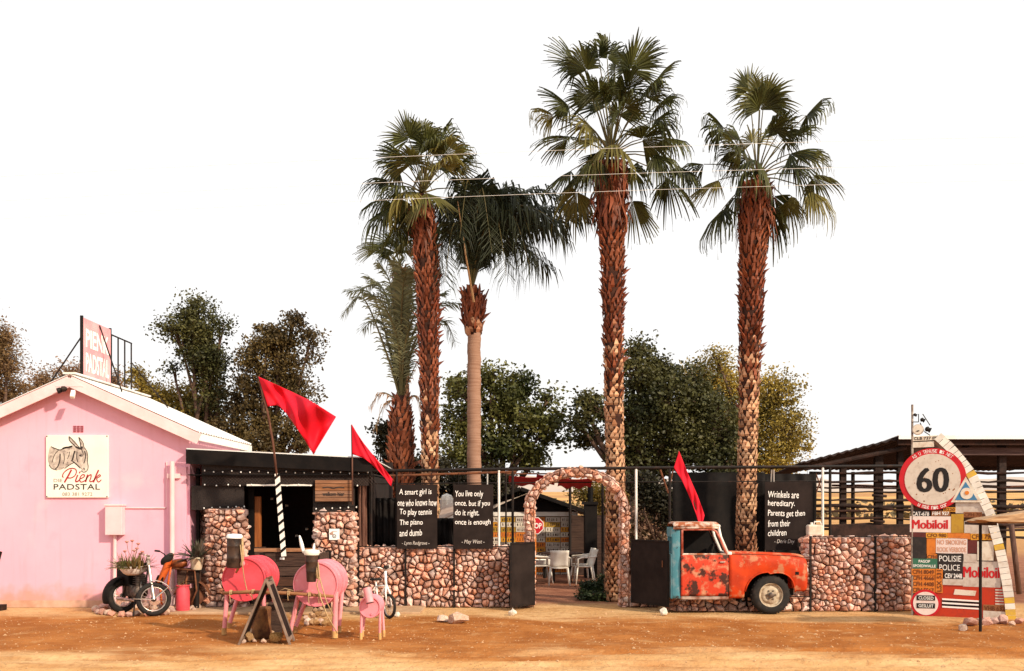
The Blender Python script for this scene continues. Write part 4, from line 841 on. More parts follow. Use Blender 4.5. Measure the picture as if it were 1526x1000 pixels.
b_ = MB(); b_.box2((X_(380, cy), cy - 0.05, Z_(822, cy)), (X_(473, cy), cy + 0.05, Z_(817, cy))); b_.build('top_rail', wood_mid, ct)
b_ = MB(); b_.box2(at(417, 834, cy - 0.026), at(424, 831, cy - 0.022)); b_.build('white_tag', chalk, ct)
# striped post that carries the flag
sy = -1.66; p0, p1 = at(423, 829, sy), at(413, 706, sy)
st_ = thing('striped_post', 'black and white diagonally striped post leaning up from the cart', 'post', p0)
u_ = (p1 - p0).normalized(); sx_ = u_.cross(Vector((0, -1, 0))).normalized() * -1; LL = (p1 - p0).length
b_ = MB(); b_.bar(p0, p1, 0.08, 0.03, up=(0, 1, 0)); b_.build('board', white_paint, st_)
b_ = MB()
for k in range(9):
    c = LL * (k + 0.35) / 9; hh = LL / 26
    b_.prism([(-0.041, c), (0.041, c + 0.06), (0.041, c + 0.06 + hh), (-0.041, c + hh)], p0 + Vector((0, -0.018, 0)), sx_ if sx_.x > 0 else -sx_, u_, 0.036)
b_.build('black_stripes', black_paint, st_)
def flag(label, pole, pts_top, pts_bot, Y, amp=0.06, pr=0.02, pole_label=None, nw=2.2):
    """pennant between an upper and a lower edge (pixel outlines given a real depth), rippled in depth"""
    t = thing('red_flag', label, 'flag', pole[0], group='red pennants'); b = MB(); b.tube(pole, pr, 7); b.build('flagpole', wood_post, t, smooth=True)
    def cur(P, t_):
        n = len(P) - 1; k = min(int(t_ * n), n - 1); f = t_ * n - k; g = lambda i: Vector(P[max(0, min(n, i))])
        a, b1, c, d = g(k - 1), g(k), g(k + 1), g(k + 2)
        return 0.5 * ((2 * b1) + (c - a) * f + (2 * a - 5 * b1 + 4 * c - d) * f * f + (3 * b1 - a - 3 * c + d) * f ** 3)
    def fn(u, v):
        q = cur(pts_top, u).lerp(cur(pts_bot, u), v); return at(q.x, q.y, Y - amp * 1.6 * math.sin(u * 2 * math.pi * nw * 0.5 + v * 1.1) * u - amp * 0.5 * math.sin(u * 11 + v * 4) * min(1, 3 * u) - amp * 0.28 * math.sin(u * 24 - v * 7) * min(1, 3 * u))
    m = MB(); m.grid(fn, 40, 12); m.build('cloth', flag_red, t, smooth=True, solid=0.004)
flag('large red pennant flying from the striped post above the porch', [at(413, 712, sy), at(407, 660, sy), at(399, 615, sy), at(385, 561, sy)], [(385, 561), (420, 577), (460, 596), (501, 621)], [(399, 606), (418, 607), (447, 645), (467, 677)], sy - 0.03, 0.17, 0.02, nw=3.6)
flag('drooping red pennant at the right end of the porch roof', [at(525.5, 752, -0.3), at(525, 690, -0.3), at(524, 633, -0.3)], [(524, 632), (541, 659), (566, 690), (585, 714)], [(525, 677), (545, 685), (567, 705), (583, 725)], -0.33, 0.05, 0.014)
ty = -0.55
flag('narrow red pennant hanging over the roof of the red truck', [at(1046, 788, ty), at(1030, 735, ty), at(1011, 672, ty)], [(1012, 672), (1025, 705), (1040, 740), (1050, 768)], [(1004, 697), (1018, 720), (1034, 757), (1044, 790)], ty - 0.06, 0.05, 0.012)

def drum_donkey(label, px, py, r, L, foot_py, m, m_leg, head, legs, yaw=0.0, ears=(), rim=0.012):
    Y = gy(foot_py); s = (Y - CAMY) / F; c = Vector((X_(px, Y), Y, CAMZ - (py - HY) * s))
    t = thing('drum_donkey', label, 'sculpture', (c.x, Y + L / 2, 0), group='donkeys welded from drums')
    ax = Vector((math.sin(yaw), math.cos(yaw), 0))
    n = 40; prof = [(r - 0.03, 0.015), (r - 0.012, 0.015), (r - 0.012, 0.0), (r, 0.0), (r + 0.006, 0.008), (r, 0.02)]
    for k in (0.34, 0.66): prof += [(r, L * k - 0.03), (r + 0.014, L * k), (r, L * k + 0.03)]
    prof += [(r, L - 0.02), (r + 0.006, L - 0.008), (r, L), (r - 0.012, L), (r - 0.012, L - 0.015)]
    b = MB(); b.lathe(prof, n, c, ax); b.build('drum_body', m, t, smooth=35)
    b = MB(); b.lathe([(0.03, -0.006), (0.03, 0.016), (0.02, 0.016)], 14, c + Vector((-r * 0.25, 0, r * 0.62)), ax); b.build('bung', m, t)
    b = MB(); b.lathe([(0.016, -0.004), (0.016, 0.016)], 10, c + Vector((r * 0.2, 0, -r * 0.66)), ax); b.build('bung', m, t)
    for (lx, ly, fx, fpy, rr) in legs:                         # leg top offset, depth along the drum, foot pixel
        top = c + ax * ly + Vector((lx, 0, -r * 0.35)); fy = Y + ly; ft = Vector((X_(fx, fy), fy, 0.0))
        ft = Vector((c.x + lx + (X_(fx, fy) - c.x - lx) * 0.6, fy, 0.0)) if abs(X_(fx, fy) - c.x - lx) > 0.25 else ft
        b = MB(); b.tube([top, ft + Vector((0, 0, 0.06))], [rr, rr * 0.92], 12); lg = b.build('leg', m_leg, t, smooth=40)
        b = MB(); b.lathe([(rr * 1.12, -0.01), (rr * 1.05, 0.085), (rr * 0.9, 0.09)], 12, ft, EZ); b.build('hoof', mat('yellow_hoof', (0.60, 0.36, 0.14), (0.42, 0.22, 0.08), 12, 0.9), lg, smooth=40)
    head(t, c, Y, s)
    return t, c, Y
def head_left(t, c, Y, s):
    y = Y - 0.16; b = MB(); a, z = at(348.5, 846, y), at(349.5, 801, y); ax = (z - a).normalized(); h = (z - a).length
    b.lathe([(0.10, 0), (0.105, 0.01), (0.105, h * 0.3), (0.108, h * 0.32), (0.105, h * 0.34), (0.107, h * 0.7), (0.11, h * 0.72), (0.107, h * 0.74), (0.108, h)], 22, a, ax); b.build('tin_head', tin_dark, t, smooth=40)
    b = MB(); b.lathe([(0.116, h - 0.01), (0.118, h + 0.02), (0.10, h + 0.045), (0.02, h + 0.055)], 22, a, ax); b.build('white_lid', chalk, t, smooth=40)
    b = MB(); b.tube([c + Vector((-0.02, 0.06, 0.22)), a.lerp(z, 0.3) + Vector((0.02, 0.05, 0))], 0.05, 10); b.build('neck', leg_pink, t, smooth=40)
    b = MB(); b.tube([at(358, 812, y - 0.06), at(361, 840, y - 0.1), at(364, 862, y + 0.02), at(368, 880, y + 0.06), at(376, 890, y + 0.02)], 0.008, 5); b.tube([at(352, 853, y + 0.1), at(362, 835, y - 0.08), at(361, 800, y)], 0.018, 6); b.build('rope', rope_m, t, smooth=True)
def head_right(t, c, Y, s):
    y = Y - 0.16; a, z = at(464, 867, y), at(464.5, 826, y); ax = (z - a).normalized(); h = (z - a).length; b = MB()
    b.lathe([(0.062, 0), (0.066, 0.01), (0.074, h * 0.35), (0.078, h * 0.37), (0.076, h * 0.4), (0.086, h * 0.7), (0.09, h * 0.72), (0.088, h * 0.75), (0.094, h)], 22, a, ax); b.build('tin_head', tin_dark, t, smooth=40)
    b = MB(); b.lathe([(0.10, h - 0.01), (0.115, h + 0.025), (0.105, h + 0.06), (0.02, h + 0.07)], 22, a, ax); b.build('white_lid', cream, t, smooth=40)
    b = MB(); b.tube([c + Vector((0.0, 0.06, 0.22)), a.lerp(z, 0.4) + Vector((0.02, 0.05, 0))], 0.05, 10); b.build('neck', leg_pink, t, smooth=40)
    for p, q, wd in ((at(452, 824, y), at(446, 798, y), 0.05), (at(467, 822, y + 0.05), at(468, 810, y + 0.05), 0.03)):
        e = MB(); d = (q - p); 
        e.grid(lambda u, v, p=p, d=d, wd=wd: p + d * v + Vector(((u - 0.5) * wd * math.sin(0.5 + 2.4 * v), 0.02 * (2 * u - 1) ** 2, 0)), 4, 8); e.build('ear', chalk, t, smooth=True, solid=0.008)
    b = MB(); b.tube([at(474, 838, y - 0.02), at(476, 858, y - 0.06), at(472, 872, y - 0.02), at(478, 892, y - 0.05), at(488, 918, y - 0.1), at(503, 944, y - 0.1)], 0.009, 5); b.tube([at(476, 860, y - 0.05), at(486, 895, y - 0.03), at(497, 918, y)], 0.009, 5); b.tube([at(472, 840, y + 0.02), at(474, 862, y - 0.03)], 0.03, 6); b.build('rope', rope_m, t, smooth=True)
d1, c1, Y1 = drum_donkey('deep pink drum donkey with tin head, left one behind the trestle', 363, 864, 0.315, 0.85, 946, drum_red, leg_pink, head_left, [(-0.26, 0.10, 334, 946, 0.034), (-0.24, 0.78, 342, 936, 0.034), (0.26, 0.10, 395, 946, 0.034), (0.24, 0.78, 410, 936, 0.034)])
d2, c2, Y2 = drum_donkey('pale pink drum donkey with white ears, right of the trestle', 470, 871, 0.315, 0.85, 951, drum_pink, leg_pink, head_right, [(-0.26, 0.14, 432, 946, 0.034), (-0.22, 0.72, 440, 936, 0.034), (0.27, 0.10, 499, 951, 0.042), (0.25, 0.74, 505, 940, 0.034)])
def head_small(t, c, Y, s):
    y = Y - 0.06; b = MB(); a, z = at(551.5, 898, y - 0.04), at(547, 876, y); b.tube([a, z], [0.055, 0.062], 14); b.build('can_head', leg_pink, t, smooth=40)
    b = MB(); b.tube([z, z + (z - a).normalized() * 0.02], 0.064, 14); b.build('can_lid', tin_dark, t, smooth=40); b = MB(); b.tube([a, a + (a - z).normalized() * 0.008], 0.057, 14); b.build('can_mouth', tin_dark, t)
    b = MB(); b.tube([c + Vector((0, 0.02, 0.08)), a.lerp(z, 0.5) + Vector((0.01, 0.05, 0))], 0.03, 8); b.build('neck', leg_pink, t)
drum_donkey('small pink drum donkey foal in front of the white bicycle', 551, 905, 0.148, 0.42, 953, drum_pink, leg_pink, head_small, [(-0.12, 0.04, 538, 953, 0.021), (-0.11, 0.36, 540, 946, 0.021), (0.14, 0.04, 566, 953, 0.021), (0.13, 0.34, 572, 948, 0.021)])
# pole that couples the two donkeys
yk = thing('harness_pole', 'brown wooden pole tied across the fronts of both big donkeys', 'pole', (-3.4, Y2 - 0.05, 0.5))
b_ = MB(); b_.tube([at(332, 884, Y2 - 0.09), at(375, 882, Y2 - 0.07), at(430, 884, Y2 - 0.08), at(497, 889, Y2 - 0.07)], [0.024, 0.027, 0.025, 0.022], 8); b_.build('pole', wood_mid, yk, smooth=True)
for px, py in ((343, 883), (376, 882), (429, 884), (460, 886), (475, 887)):
    b_ = MB(); q = at(px, py, Y2 - 0.08)
    for k in range(3): b_.tube([q + Vector((k * 0.014, 0.035 * math.cos(i * 0.9), 0.035 * math.sin(i * 0.9))) for i in range(8)], 0.006, 4)
    b_.tube([q + Vector((0, -0.03, 0)), q + Vector((0.01, -0.035, -0.1 - 0.02 * (px % 3)))], 0.006, 4)
    b_.build('rope_lashing', rope_m, yk)
b_ = MB(); b_.tube([at(418, 880, Y2 + 0.1), at(425, 877, Y2 + 0.1), at(440, 881, Y2), at(452, 880, Y2)], 0.007, 5); b_.build('rein', rope_m, yk, smooth=True)
# rocks beneath
for k in range(14): grock('ochre' if k % 3 else 'pale', 458 + (k % 6) * 7 + rk_r.uniform(-2, 2), 931 - (k // 6) * 4 + rk_r.uniform(-1, 1), rk_r.uniform(11, 16), 'ochre rock in the heap under the pale pink drum donkey', 'rocks under the right donkey')
for px, py, w in ((466, 922, 13), (474, 920, 14), (482, 921, 13), (470, 914, 12), (478, 913, 12)):
    o = grock('ochre', px, 927, w, 'ochre rock in the heap under the pale pink drum donkey', 'rocks under the right donkey'); o.location.z += (927 - py) / 95 + 0.03
# trestle sign
ty_ = gy(962); ap = at(400.5, 861, ty_ + 0.25)
af = thing('trestle_sign', 'dark wooden sandwich board trestle in front of the drum donkeys', 'sandwich board', (ap.x, ty_ + 0.25, 0))
axd = Vector((-0.10, 0.995, 0)).normalized()
for (fx, nm, half) in ((357, 'left_panel', 0.24), (433, 'right_panel', 0.24)):
    ft = Vector((X_(fx, ty_ + 0.15), ty_ + 0.25, 0.0)); d = (ft - ap); nn = d.cross(axd).normalized()
    b_ = MB(); cc = (ap + ft) / 2; M3 = Matrix((d.normalized(), axd, nn)).transposed()
    b_.box(cc, (d.length * 0.9, half * 2 - 0.06, 0.012), M3); b_.build('panel', board_black, af)
    b_ = MB()
    for e in (-1, 1): b_.box(cc + axd * e * (half - 0.02), (d.length, 0.05, 0.03), M3)
    for e in (-0.42, 0.42): b_.box(cc + d * e, (0.05, half * 2 - 0.1, 0.025), M3)
    b_.build('frame', mat('grey_brown_board_frame', (0.15, 0.10, 0.075), (0.24, 0.17, 0.13), 6, 0.8), af, bevel=0.004)
b_ = MB(); b_.tube([ap - axd * 0.2, ap + axd * 0.2], 0.016, 8); b_.build('hinge', rust_steel, af)
for px, py, w, k in ((370, 957, 22, 'ochre'), (362, 959, 10, 'pale'), (379, 958, 9, 'pale'), (393, 959, 11, 'pale'), (412, 957, 25, 'ochre'), (386, 950, 20, 'ochre'), (402, 949, 20, 'ochre'), (376, 946, 18, 'ochre')): grock(k, px, py, w, 'ochre rock weighing down the foot of the trestle sign', 'rocks under the trestle sign', 0.8)
ordinal([o for o in COL.objects if o.get('group') == 'rocks under the trestle sign'], 'rocks weighing down the trestle sign')
lg_ = MB(); q = Vector((X_(390, -4.2), -4.2, 0)); lg_.lathe([(0.13, 0), (0.15, 0.05), (0.13, 0.2), (0.14, 0.42), (0.12, 0.44)], 12, q, EZ); single('tree_stump', mat('stump_bark', (0.24, 0.11, 0.04), (0.10, 0.04, 0.02), 7, 0.95, bump=0.8, bscale=15), lg_, 'ochre brown tree stump standing inside the trestle sign', 'stump', smooth=35)
lg_ = MB(); q = Vector((X_(410, -4.0), -4.0, 0)); lg_.box(q + EZ * 0.24, (0.2, 0.18, 0.48), Matrix.Rotation(0.2, 3, 'Z')); single('wood_block', wood_dark, lg_, 'dark block of wood standing behind the trestle stump', 'block', bevel=0.02)
# bicycle
by = gy(922); bi = thing('bicycle', 'small white bicycle leaning behind the pink donkey foal', 'bicycle', (X_(575, by), by, 0))
fwc = Vector((X_(580, by), by, 0.21)); axb = Vector((0.80, 0.60, 0)).normalized(); dirb = Vector((0.60, -0.80, 0)).normalized()
wheel(bi, 'front_wheel', fwc, axb, 0.21, 0.024, chrome, 16, 0.018)
rwc = fwc - dirb * 0.62 + EZ * 0.0; wheel(bi, 'rear_wheel', rwc, axb, 0.21, 0.024, chrome, 16, 0.018)
hb_ = fwc - dirb * 0.10 + EZ * 0.36
b_ = MB()
for s_ in (-1, 1): b_.tube([fwc + axb * 0.04 * s_, fwc - dirb * 0.05 + EZ * 0.22 + axb * 0.04 * s_, hb_], 0.014, 8)
b_.tube([hb_ - EZ * 0.1, hb_ + EZ * 0.22 - dirb * 0.03], 0.022, 10); b_.build('fork', chalk, bi, smooth=True)
b_ = MB(); bbp = fwc - dirb * 0.38 + EZ * 0.02; stp = fwc - dirb * 0.46 + EZ * 0.3
b_.tube([hb_, bbp], 0.015, 8); b_.tube([hb_ - EZ * 0.02, stp], 0.013, 8); b_.tube([bbp, stp + EZ * 0.08], 0.014, 8); b_.tube([bbp, rwc], 0.01, 6); b_.tube([stp, rwc], 0.009, 6); b_.build('frame', chalk, bi, smooth=True)
tb = hb_ + EZ * 0.24 - dirb * 0.03
b_ = MB(); b_.tube([tb - axb * 0.24 - dirb * 0.08 + EZ * 0.05, tb - axb * 0.12 + EZ * 0.04, tb, tb + axb * 0.12 + EZ * 0.04, tb + axb * 0.24 - dirb * 0.08 + EZ * 0.05], 0.011, 8); b_.build('handlebar', chrome, bi, smooth=True)
b_ = MB(); b_.box(tb + axb * 0.0 + EZ * 0.05 + dirb * 0.03, (0.06, 0.10, 0.05), Matrix.Rotation(-0.4, 3, 'Z')); b_.build('lamp', rubber, bi, bevel=0.01)
b_ = MB(); b_.box(stp + EZ * 0.12, (0.2, 0.10, 0.04), Matrix.Rotation(0.4, 3, 'Z')); b_.build('saddle', rubber, bi, bevel=0.018)
b_ = MB(); b_.lathe([(0.05, -0.006), (0.05, 0.006)], 16, bbp, axb); b_.tube([bbp + axb * 0.03, bbp + axb * 0.03 + EZ * 0.1, bbp + axb * 0.1 + EZ * 0.1], 0.008, 5); b_.tube([bbp - axb * 0.03, bbp - axb * 0.03 - EZ * 0.1, bbp - axb * 0.1 - EZ * 0.1], 0.008, 5); b_.build('crank', engine_m, bi)
# loose rocks in the yard
grock('pale', 660, 928, 22, 'smaller brown rock lying against the long pale rock before the wall', h=0.6)
o = grock('pale', 682, 930, 40, 'long pale rock lying in the yard before the left gabion wall', h=0.5)
grock('white', 764, 917, 15, 'white stone holding the left gate leaf open', h=0.9); grock('white', 989, 917, 16, 'white stone holding the right gate leaf open', h=0.9)
grock('white', 592, 919, 13, 'pale stone lying beside the bicycle wheel')
b_ = MB(); b_.tube([at(764, 911, gy(914)), at(764, 906, gy(914))], 0.006, 5); single('gate_peg', white_paint, b_, 'thin white peg standing in the left gate stone', 'peg')
for px, py, w, k in ((1446, 932, 24, 'pink'), (1435, 939, 17, 'pale'), (1470, 931, 22, 'pink'), (1482, 929, 17, 'pink'), (1494, 929, 24, 'pink'), (1519, 929, 15, 'pink'), (1459, 927, 14, 'pale'), (1508, 931, 12, 'pale')): grock(k, px, py, w, 'pinkish rock lying at the foot of the sign tower', 'rocks below the sign tower')

ordinal([o for o in COL.objects if o.get('group') == 'rocks below the sign tower'], 'pinkish rocks at the foot of the sign tower')
# ================================================================== HALF TRUCK
TY = -1.2; ts = (TY - CAMY) / F; TD = 0.62                         # near side plane, depth of the body
tk = thing('red_truck', 'rusty orange red pickup cab and bonnet set into the gabion wall', 'truck', (X_(1105, TY), TY + TD / 2, 0))
tx = lambda px: X_(px, TY); tz = lambda py: Z_(py, TY)
wc = Vector((tx(1149.5), TY + 0.03, 0.335)); 
def zbot(px):                                                      # lower edge of the wing with its wheel arch
    ax_, r_ = 1147.0, 38.0
    if px < 1109: base = 891.5
    elif px < 1186: base = None
    else: base = 881 if px < 1200 else 881 - (px - 1200) * 0.6
    if base is None:
        t = max(-1, min(1, (px - ax_) / r_)); return 891 - (38.5 if px < ax_ else 36) * (max(0, 1 - abs(t) ** 2.4)) ** (1 / 2.0) - (0 if px < ax_ else (px - ax_) / r_ * 9)
    return base
def ztop(px): return 824.5 + (px - 1085) / 120 * 5 + max(0, (px - 1185) / 20) ** 2 * 2.5
pxs = [1086, 1092, 1100, 1106, 1108.9] + [1109.2 + 76.6 * i / 30 for i in range(31)] + [1186.2, 1190, 1194, 1198, 1201, 1203, 1204.5, 1205.2]
secs = []
for px in pxs:
    zb, zt_ = tz(zbot(px)), tz(ztop(px)); rnd = max(0, (px - 1197) / 8.2); inset = 0.10 * rnd ** 2.2
    zt_ -= 0.03 * rnd ** 3; row = []
    H = zt_ - zb
    sh = tz(838)                                                   # shoulder
    for (f, dy) in ((0, 0.03), (0.05, 0.0), (0.25, -0.012), (0.45, -0.018), (0.62, -0.018), (0.75, -0.01), (0.86, 0.008), (0.93, 0.028), (0.975, 0.065), (1.0, 0.13)):
        row.append(Vector((tx(px), TY + dy + inset, zb + H * f)))
    for f in (0.3, 0.5, 0.7): row.append(Vector((tx(px), TY + TD * f, zt_ + 0.035 * math.sin(f * math.pi) - 0.04 * rnd ** 3)))
    far = [Vector((v.x, 2 * TY + TD - v.y, v.z)) for v in reversed(row[:10])]
    secs.append(row + far)
nr_ = len(secs[0])
def strip(i0, i1, name, m, ends=False):
    b = MB(); vs = [v for s_ in secs for v in s_[i0:i1]]; k = i1 - i0
    b.add(vs, [(a * k + j, a * k + j + 1, (a + 1) * k + j + 1, (a + 1) * k + j) for a in range(len(secs) - 1) for j in range(k - 1)])
    return b.build(name, m, tk, smooth=50, solid=0.008, fix=False)
strip(0, 10, 'front_wing', truck_red); strip(9, 14, 'bonnet', truck_red); strip(13, nr_, 'far_wing', truck_red)
b_ = MB(); b_.tube([q_[8] + Vector((0, -0.004, 0.004)) for q_ in secs[:-3]], 0.005, 4); b_.build('bonnet_seam', black_paint, tk)
b_ = MB(); b_.tube([Vector((tx(1085.6), TY - 0.012, tz(827))), Vector((tx(1085.6), TY - 0.012, tz(888)))], 0.006, 4); b_.build('door_gap', black_paint, tk)
# wheel-arch lip
b_ = MB(); b_.tube([Vector((tx(p), TY - 0.012, tz(zbot(p)))) for p in [1110 + 75 * i / 24 for i in range(25)]], 0.013, 6); b_.build('wheel_arch_lip', truck_red, tk, smooth=True)
b_ = MB(); b_.box2((tx(1112), TY + 0.42, 0.1), (tx(1184), TY + 0.46, tz(838))); b_.box2((tx(1104), TY + 0.06, 0.2), (tx(1107), TY + 0.42, tz(840))); b_.build('inner_arch', black_paint, tk)
# front end
b_ = MB(); fr = [Vector((v.x - 0.012, v.y, v.z)) for v in secs[-1]]; b_.add(fr, [tuple(range(len(fr)))]); b_.build('front_panel', truck_red, tk)
b_ = MB()
for k in range(7): b_.box2((tx(1205.2), TY + 0.35, tz(846 + 4 * k)), (tx(1206.6), TY + TD - 0.35, tz(844.5 + 4 * k)))
b_.build('grille', chrome, tk)
for yy in (0.2,):
    b_ = MB(); b_.lathe([(0.095, 0), (0.095, 0.03), (0.075, 0.035), (0.02, 0.05)], 18, (tx(1204.8), TY + yy, tz(853)), (1, 0, 0)); b_.build('headlight', chrome, tk, smooth=40)
b_ = MB(); b_.box2((tx(1184.5), TY - 0.024, tz(856.5)), (tx(1190), TY - 0.008, tz(852))); b_.build('marker_lamp_hole', black_paint, tk)
# door with window frame
dr = None
def door(yo, sgn):
    b = MB(); b.grid(lambda u, v: Vector((tx(1014.6 + 70.6 * u), yo + sgn * (0.02 * math.sin(v * math.pi) + 0.012 * (v > 0.55) * math.sin((v - 0.55) / 0.45 * math.pi)), tz(888 - 61.5 * v))), 24, 16); d = b.build('door', truck_door, tk, smooth=True, solid=0.012)
    out = [(1016.5, 826), (1016.5, 790.5), (1018.5, 789), (1062, 789), (1067, 792), (1073, 803), (1082.5, 826)]
    b = MB(); b.tube([Vector((tx(a), yo, tz(c))) for a, c in out], 0.022, 6); b.build('window_frame', mat('rusty_door_frame', (0.34, 0.055, 0.03), (0.55, 0.20, 0.15), 8, 0.6), d, smooth=True)
    b = MB(); b.tube([Vector((tx(1016.5), yo, tz(826))), Vector((tx(1083), yo, tz(826)))], 0.018, 6); b.build('window_sill', truck_roof_m, d)
    b = MB(); b.box2((tx(1072), yo + sgn * 0.03, tz(838.5)), (tx(1079), yo + sgn * 0.055, tz(836.5))); b.build('door_handle', chrome, d, bevel=0.004)
    return d
dr = door(TY, -1); door(TY + TD, 1)
gl = MB(); gl.add([Vector((tx(a), TY + 0.02, tz(c))) for a, c in ((1018, 825), (1080, 825), (1071, 805), (1065, 792), (1018, 792))], [(0, 1, 2, 3, 4)])
b_ = MB(); b_.box2((tx(1014.5), TY + 0.0, tz(893.5)), (tx(1086), TY + 0.10, tz(888.8))); b_.build('sill', mat('grey_rusty_sill', (0.40, 0.30, 0.25), (0.20, 0.08, 0.05), 6, 0.7), tk, bevel=0.01)
# rear cab pillar, blue, and cab back
b_ = MB(); b_.grid(lambda u, v: Vector((tx(1002 + 12 * u), TY + 0.012 + 0.05 * (1 - math.sin(u * math.pi / 2)), tz(892 - 104 * v))), 6, 20); b_.build('rear_pillar', truck_blue, tk, smooth=True, solid=0.01)
b_ = MB(); b_.box2((tx(1001.5), TY + 0.055, 0.27), (tx(1003.5), TY + TD - 0.05, tz(826))); b_.build('cab_back', truck_blue, tk)
b_ = MB(); b_.box2((tx(1001.5), TY + 0.055, tz(800)), (tx(1003.5), TY + TD - 0.05, tz(786))); b_.build('cab_back_header', truck_blue, tk)
b_ = MB(); b_.box2((tx(1003), TY + TD - 0.06, tz(826)), (tx(1013), TY + TD - 0.01, tz(788))); b_.build('rear_pillar', truck_blue, tk)
b_ = MB(); b_.box2((tx(1004), TY + TD - 0.02, 0.3), (tx(1086), TY + TD - 0.008, tz(787))); b_.build('cab_shade_sheet', black_paint, tk)  # black sheet added across the far side to keep the cab interior dark
# roof
def roofn(u, v):
    y = TY - 0.0 + TD * v; e = min(v, 1 - v); ez = 0.04 * (1 - math.exp(-e * 30)); eu = min(u, 1 - u); 
    return Vector((tx(1003.5 + 68.5 * u), y, tz(788.5) + 0.045 + 0.075 * min(1, e * 9) ** 0.5 * min(1, eu * 12 + 0.35) ** 0.5))
b_ = MB(); b_.grid(roofn, 30, 20); b_.build('cab_roof', truck_roof_m, tk, smooth=True, solid=0.012)
b_ = MB(); b_.tube([Vector((tx(1003), TY - 0.012, tz(787.5))), Vector((tx(1040), TY - 0.018, tz(786.2))), Vector((tx(1071), TY - 0.012, tz(786.6)))], 0.022, 6); b_.build('drip_rail', truck_roof_m, tk, smooth=True)
b_ = MB()
for yy in (TY + 0.04, TY + TD - 0.04): b_.tube([Vector((tx(1071), yy, tz(785.5))), Vector((tx(1074.5), yy, tz(800))), Vector((tx(1085), yy, tz(825)))], [0.03, 0.026, 0.03], 8)
b_.tube([Vector((tx(1071.5), TY + 0.02, tz(784))), Vector((tx(1071.5), TY + TD - 0.02, tz(784)))], 0.03, 8); b_.build('windscreen_frame', white_paint, tk, smooth=True)
b_ = MB(); b_.box2((tx(1083), TY + 0.05, tz(828)), (tx(1092), TY + TD - 0.05, tz(822.5))); b_.build('scuttle', white_paint, tk, bevel=0.02)
b_ = MB(); b_.box2((tx(1004), TY + 0.12, 0.33), (tx(1084), TY + TD - 0.1, 0.36)); b_.box2((tx(1006), TY + 0.15, 0.36), (tx(1030), TY + TD - 0.15, 0.75)); b_.build('cab_floor_and_seat', rubber, tk)
b_ = MB(); b_.lathe([(0.165, -0.012), (0.185, 0), (0.165, 0.012)], 20, (tx(1064), TY + 0.4, tz(824)), (-1, 0, 0.5)); b_.build('steering_wheel', rubber, tk)
for yy in (0.0,):
    w = bpy.data.objects.new('wheel', None); COL.objects.link(w); w.parent = tk; c = Vector((wc.x, TY + yy + 0.0, wc.z)); w.location = c - wloc(tk); R0 = 0.335
    b_ = MB(); b_.lathe([(0.20, 0.03), (0.215, -0.005), (0.26, -0.012), (0.305, 0.0), (0.328, 0.025), (R0, 0.05), (R0, 0.14), (0.32, 0.17), (0.22, 0.18)], 40, c, EY, caps=False); t_ = b_.build('tyre', rubber, w, smooth=50)
    b_ = MB()
    for k in range(44):
        a = 6.28318 * k / 44; d = Vector((math.cos(a), 0, math.sin(a))); b_.box(c + d * (R0 - 0.004) + EY * (0.06 + 0.04 * (k % 2)), (0.03, 0.055, 0.028), Matrix.Rotation(-a, 3, 'Y'))
    b_.build('tread', rubber, w)
    b_ = MB(); b_.lathe([(0.205, 0.02), (0.212, 0.008), (0.195, 0.012), (0.185, 0.05), (0.16, 0.055), (0.145, 0.035), (0.10, 0.03), (0.06, 0.045), (0.055, 0.02), (0.02, 0.015)], 36, c, EY, caps=False); b_.build('rim', rim_m, w, smooth=50)
    b_ = MB(); b_.lathe([(0.05, 0.016), (0.05, -0.01), (0.03, -0.02), (0.005, -0.02)], 16, c, EY); b_.build('hub', engine_m, w, smooth=40)
    for k in range(6):
        a = 6.28318 * k / 6; b_ = MB(); b_.lathe([(0.013, 0.04), (0.013, 0.018), (0.004, 0.016)], 8, c + Vector((math.cos(a) * 0.08, 0, math.sin(a) * 0.08)), EY); b_.build('wheel_nut', engine_m, w)
b_ = MB(); b_.tube([(wc.x, TY + 0.1, wc.z), (wc.x, TY + TD - 0.1, wc.z)], 0.04, 8); b_.box2((tx(1090), TY + 0.3, 0.3), (tx(1190), TY + 0.38, 0.42)); b_.build('axle_and_chassis', black_steel, tk)
# jerrycan on the wall
jy = -0.55; jc = thing('jerrycan', 'dirty white jerrycan standing on the right gabion wall', 'jerrycan', at(1214, 800, jy))
b_ = MB(); q0, q1 = at(1204.5, 799, jy), at(1227, 782, jy); b_.box2(q0, q1 + Vector((0, 0.17, 0))); b_.build('body', mat('dirty_white_plastic', (0.70, 0.60, 0.50), (0.56, 0.42, 0.32), 6, 0.5), jc, bevel=0.035, seg=3)
b_ = MB(); b_.tube([at(1213, 782, jy + .08), at(1214, 777.5, jy + .08), at(1222, 777.5, jy + .08), at(1224, 782, jy + .08)], 0.014, 8); b_.build('handle', plastic_white, jc, smooth=True)
b_ = MB(); b_.lathe([(0.025, 0), (0.025, 0.05), (0.01, 0.055)], 12, at(1209.5, 783, jy + .08), EZ); b_.build('cap', plastic_white, jc, smooth=40)
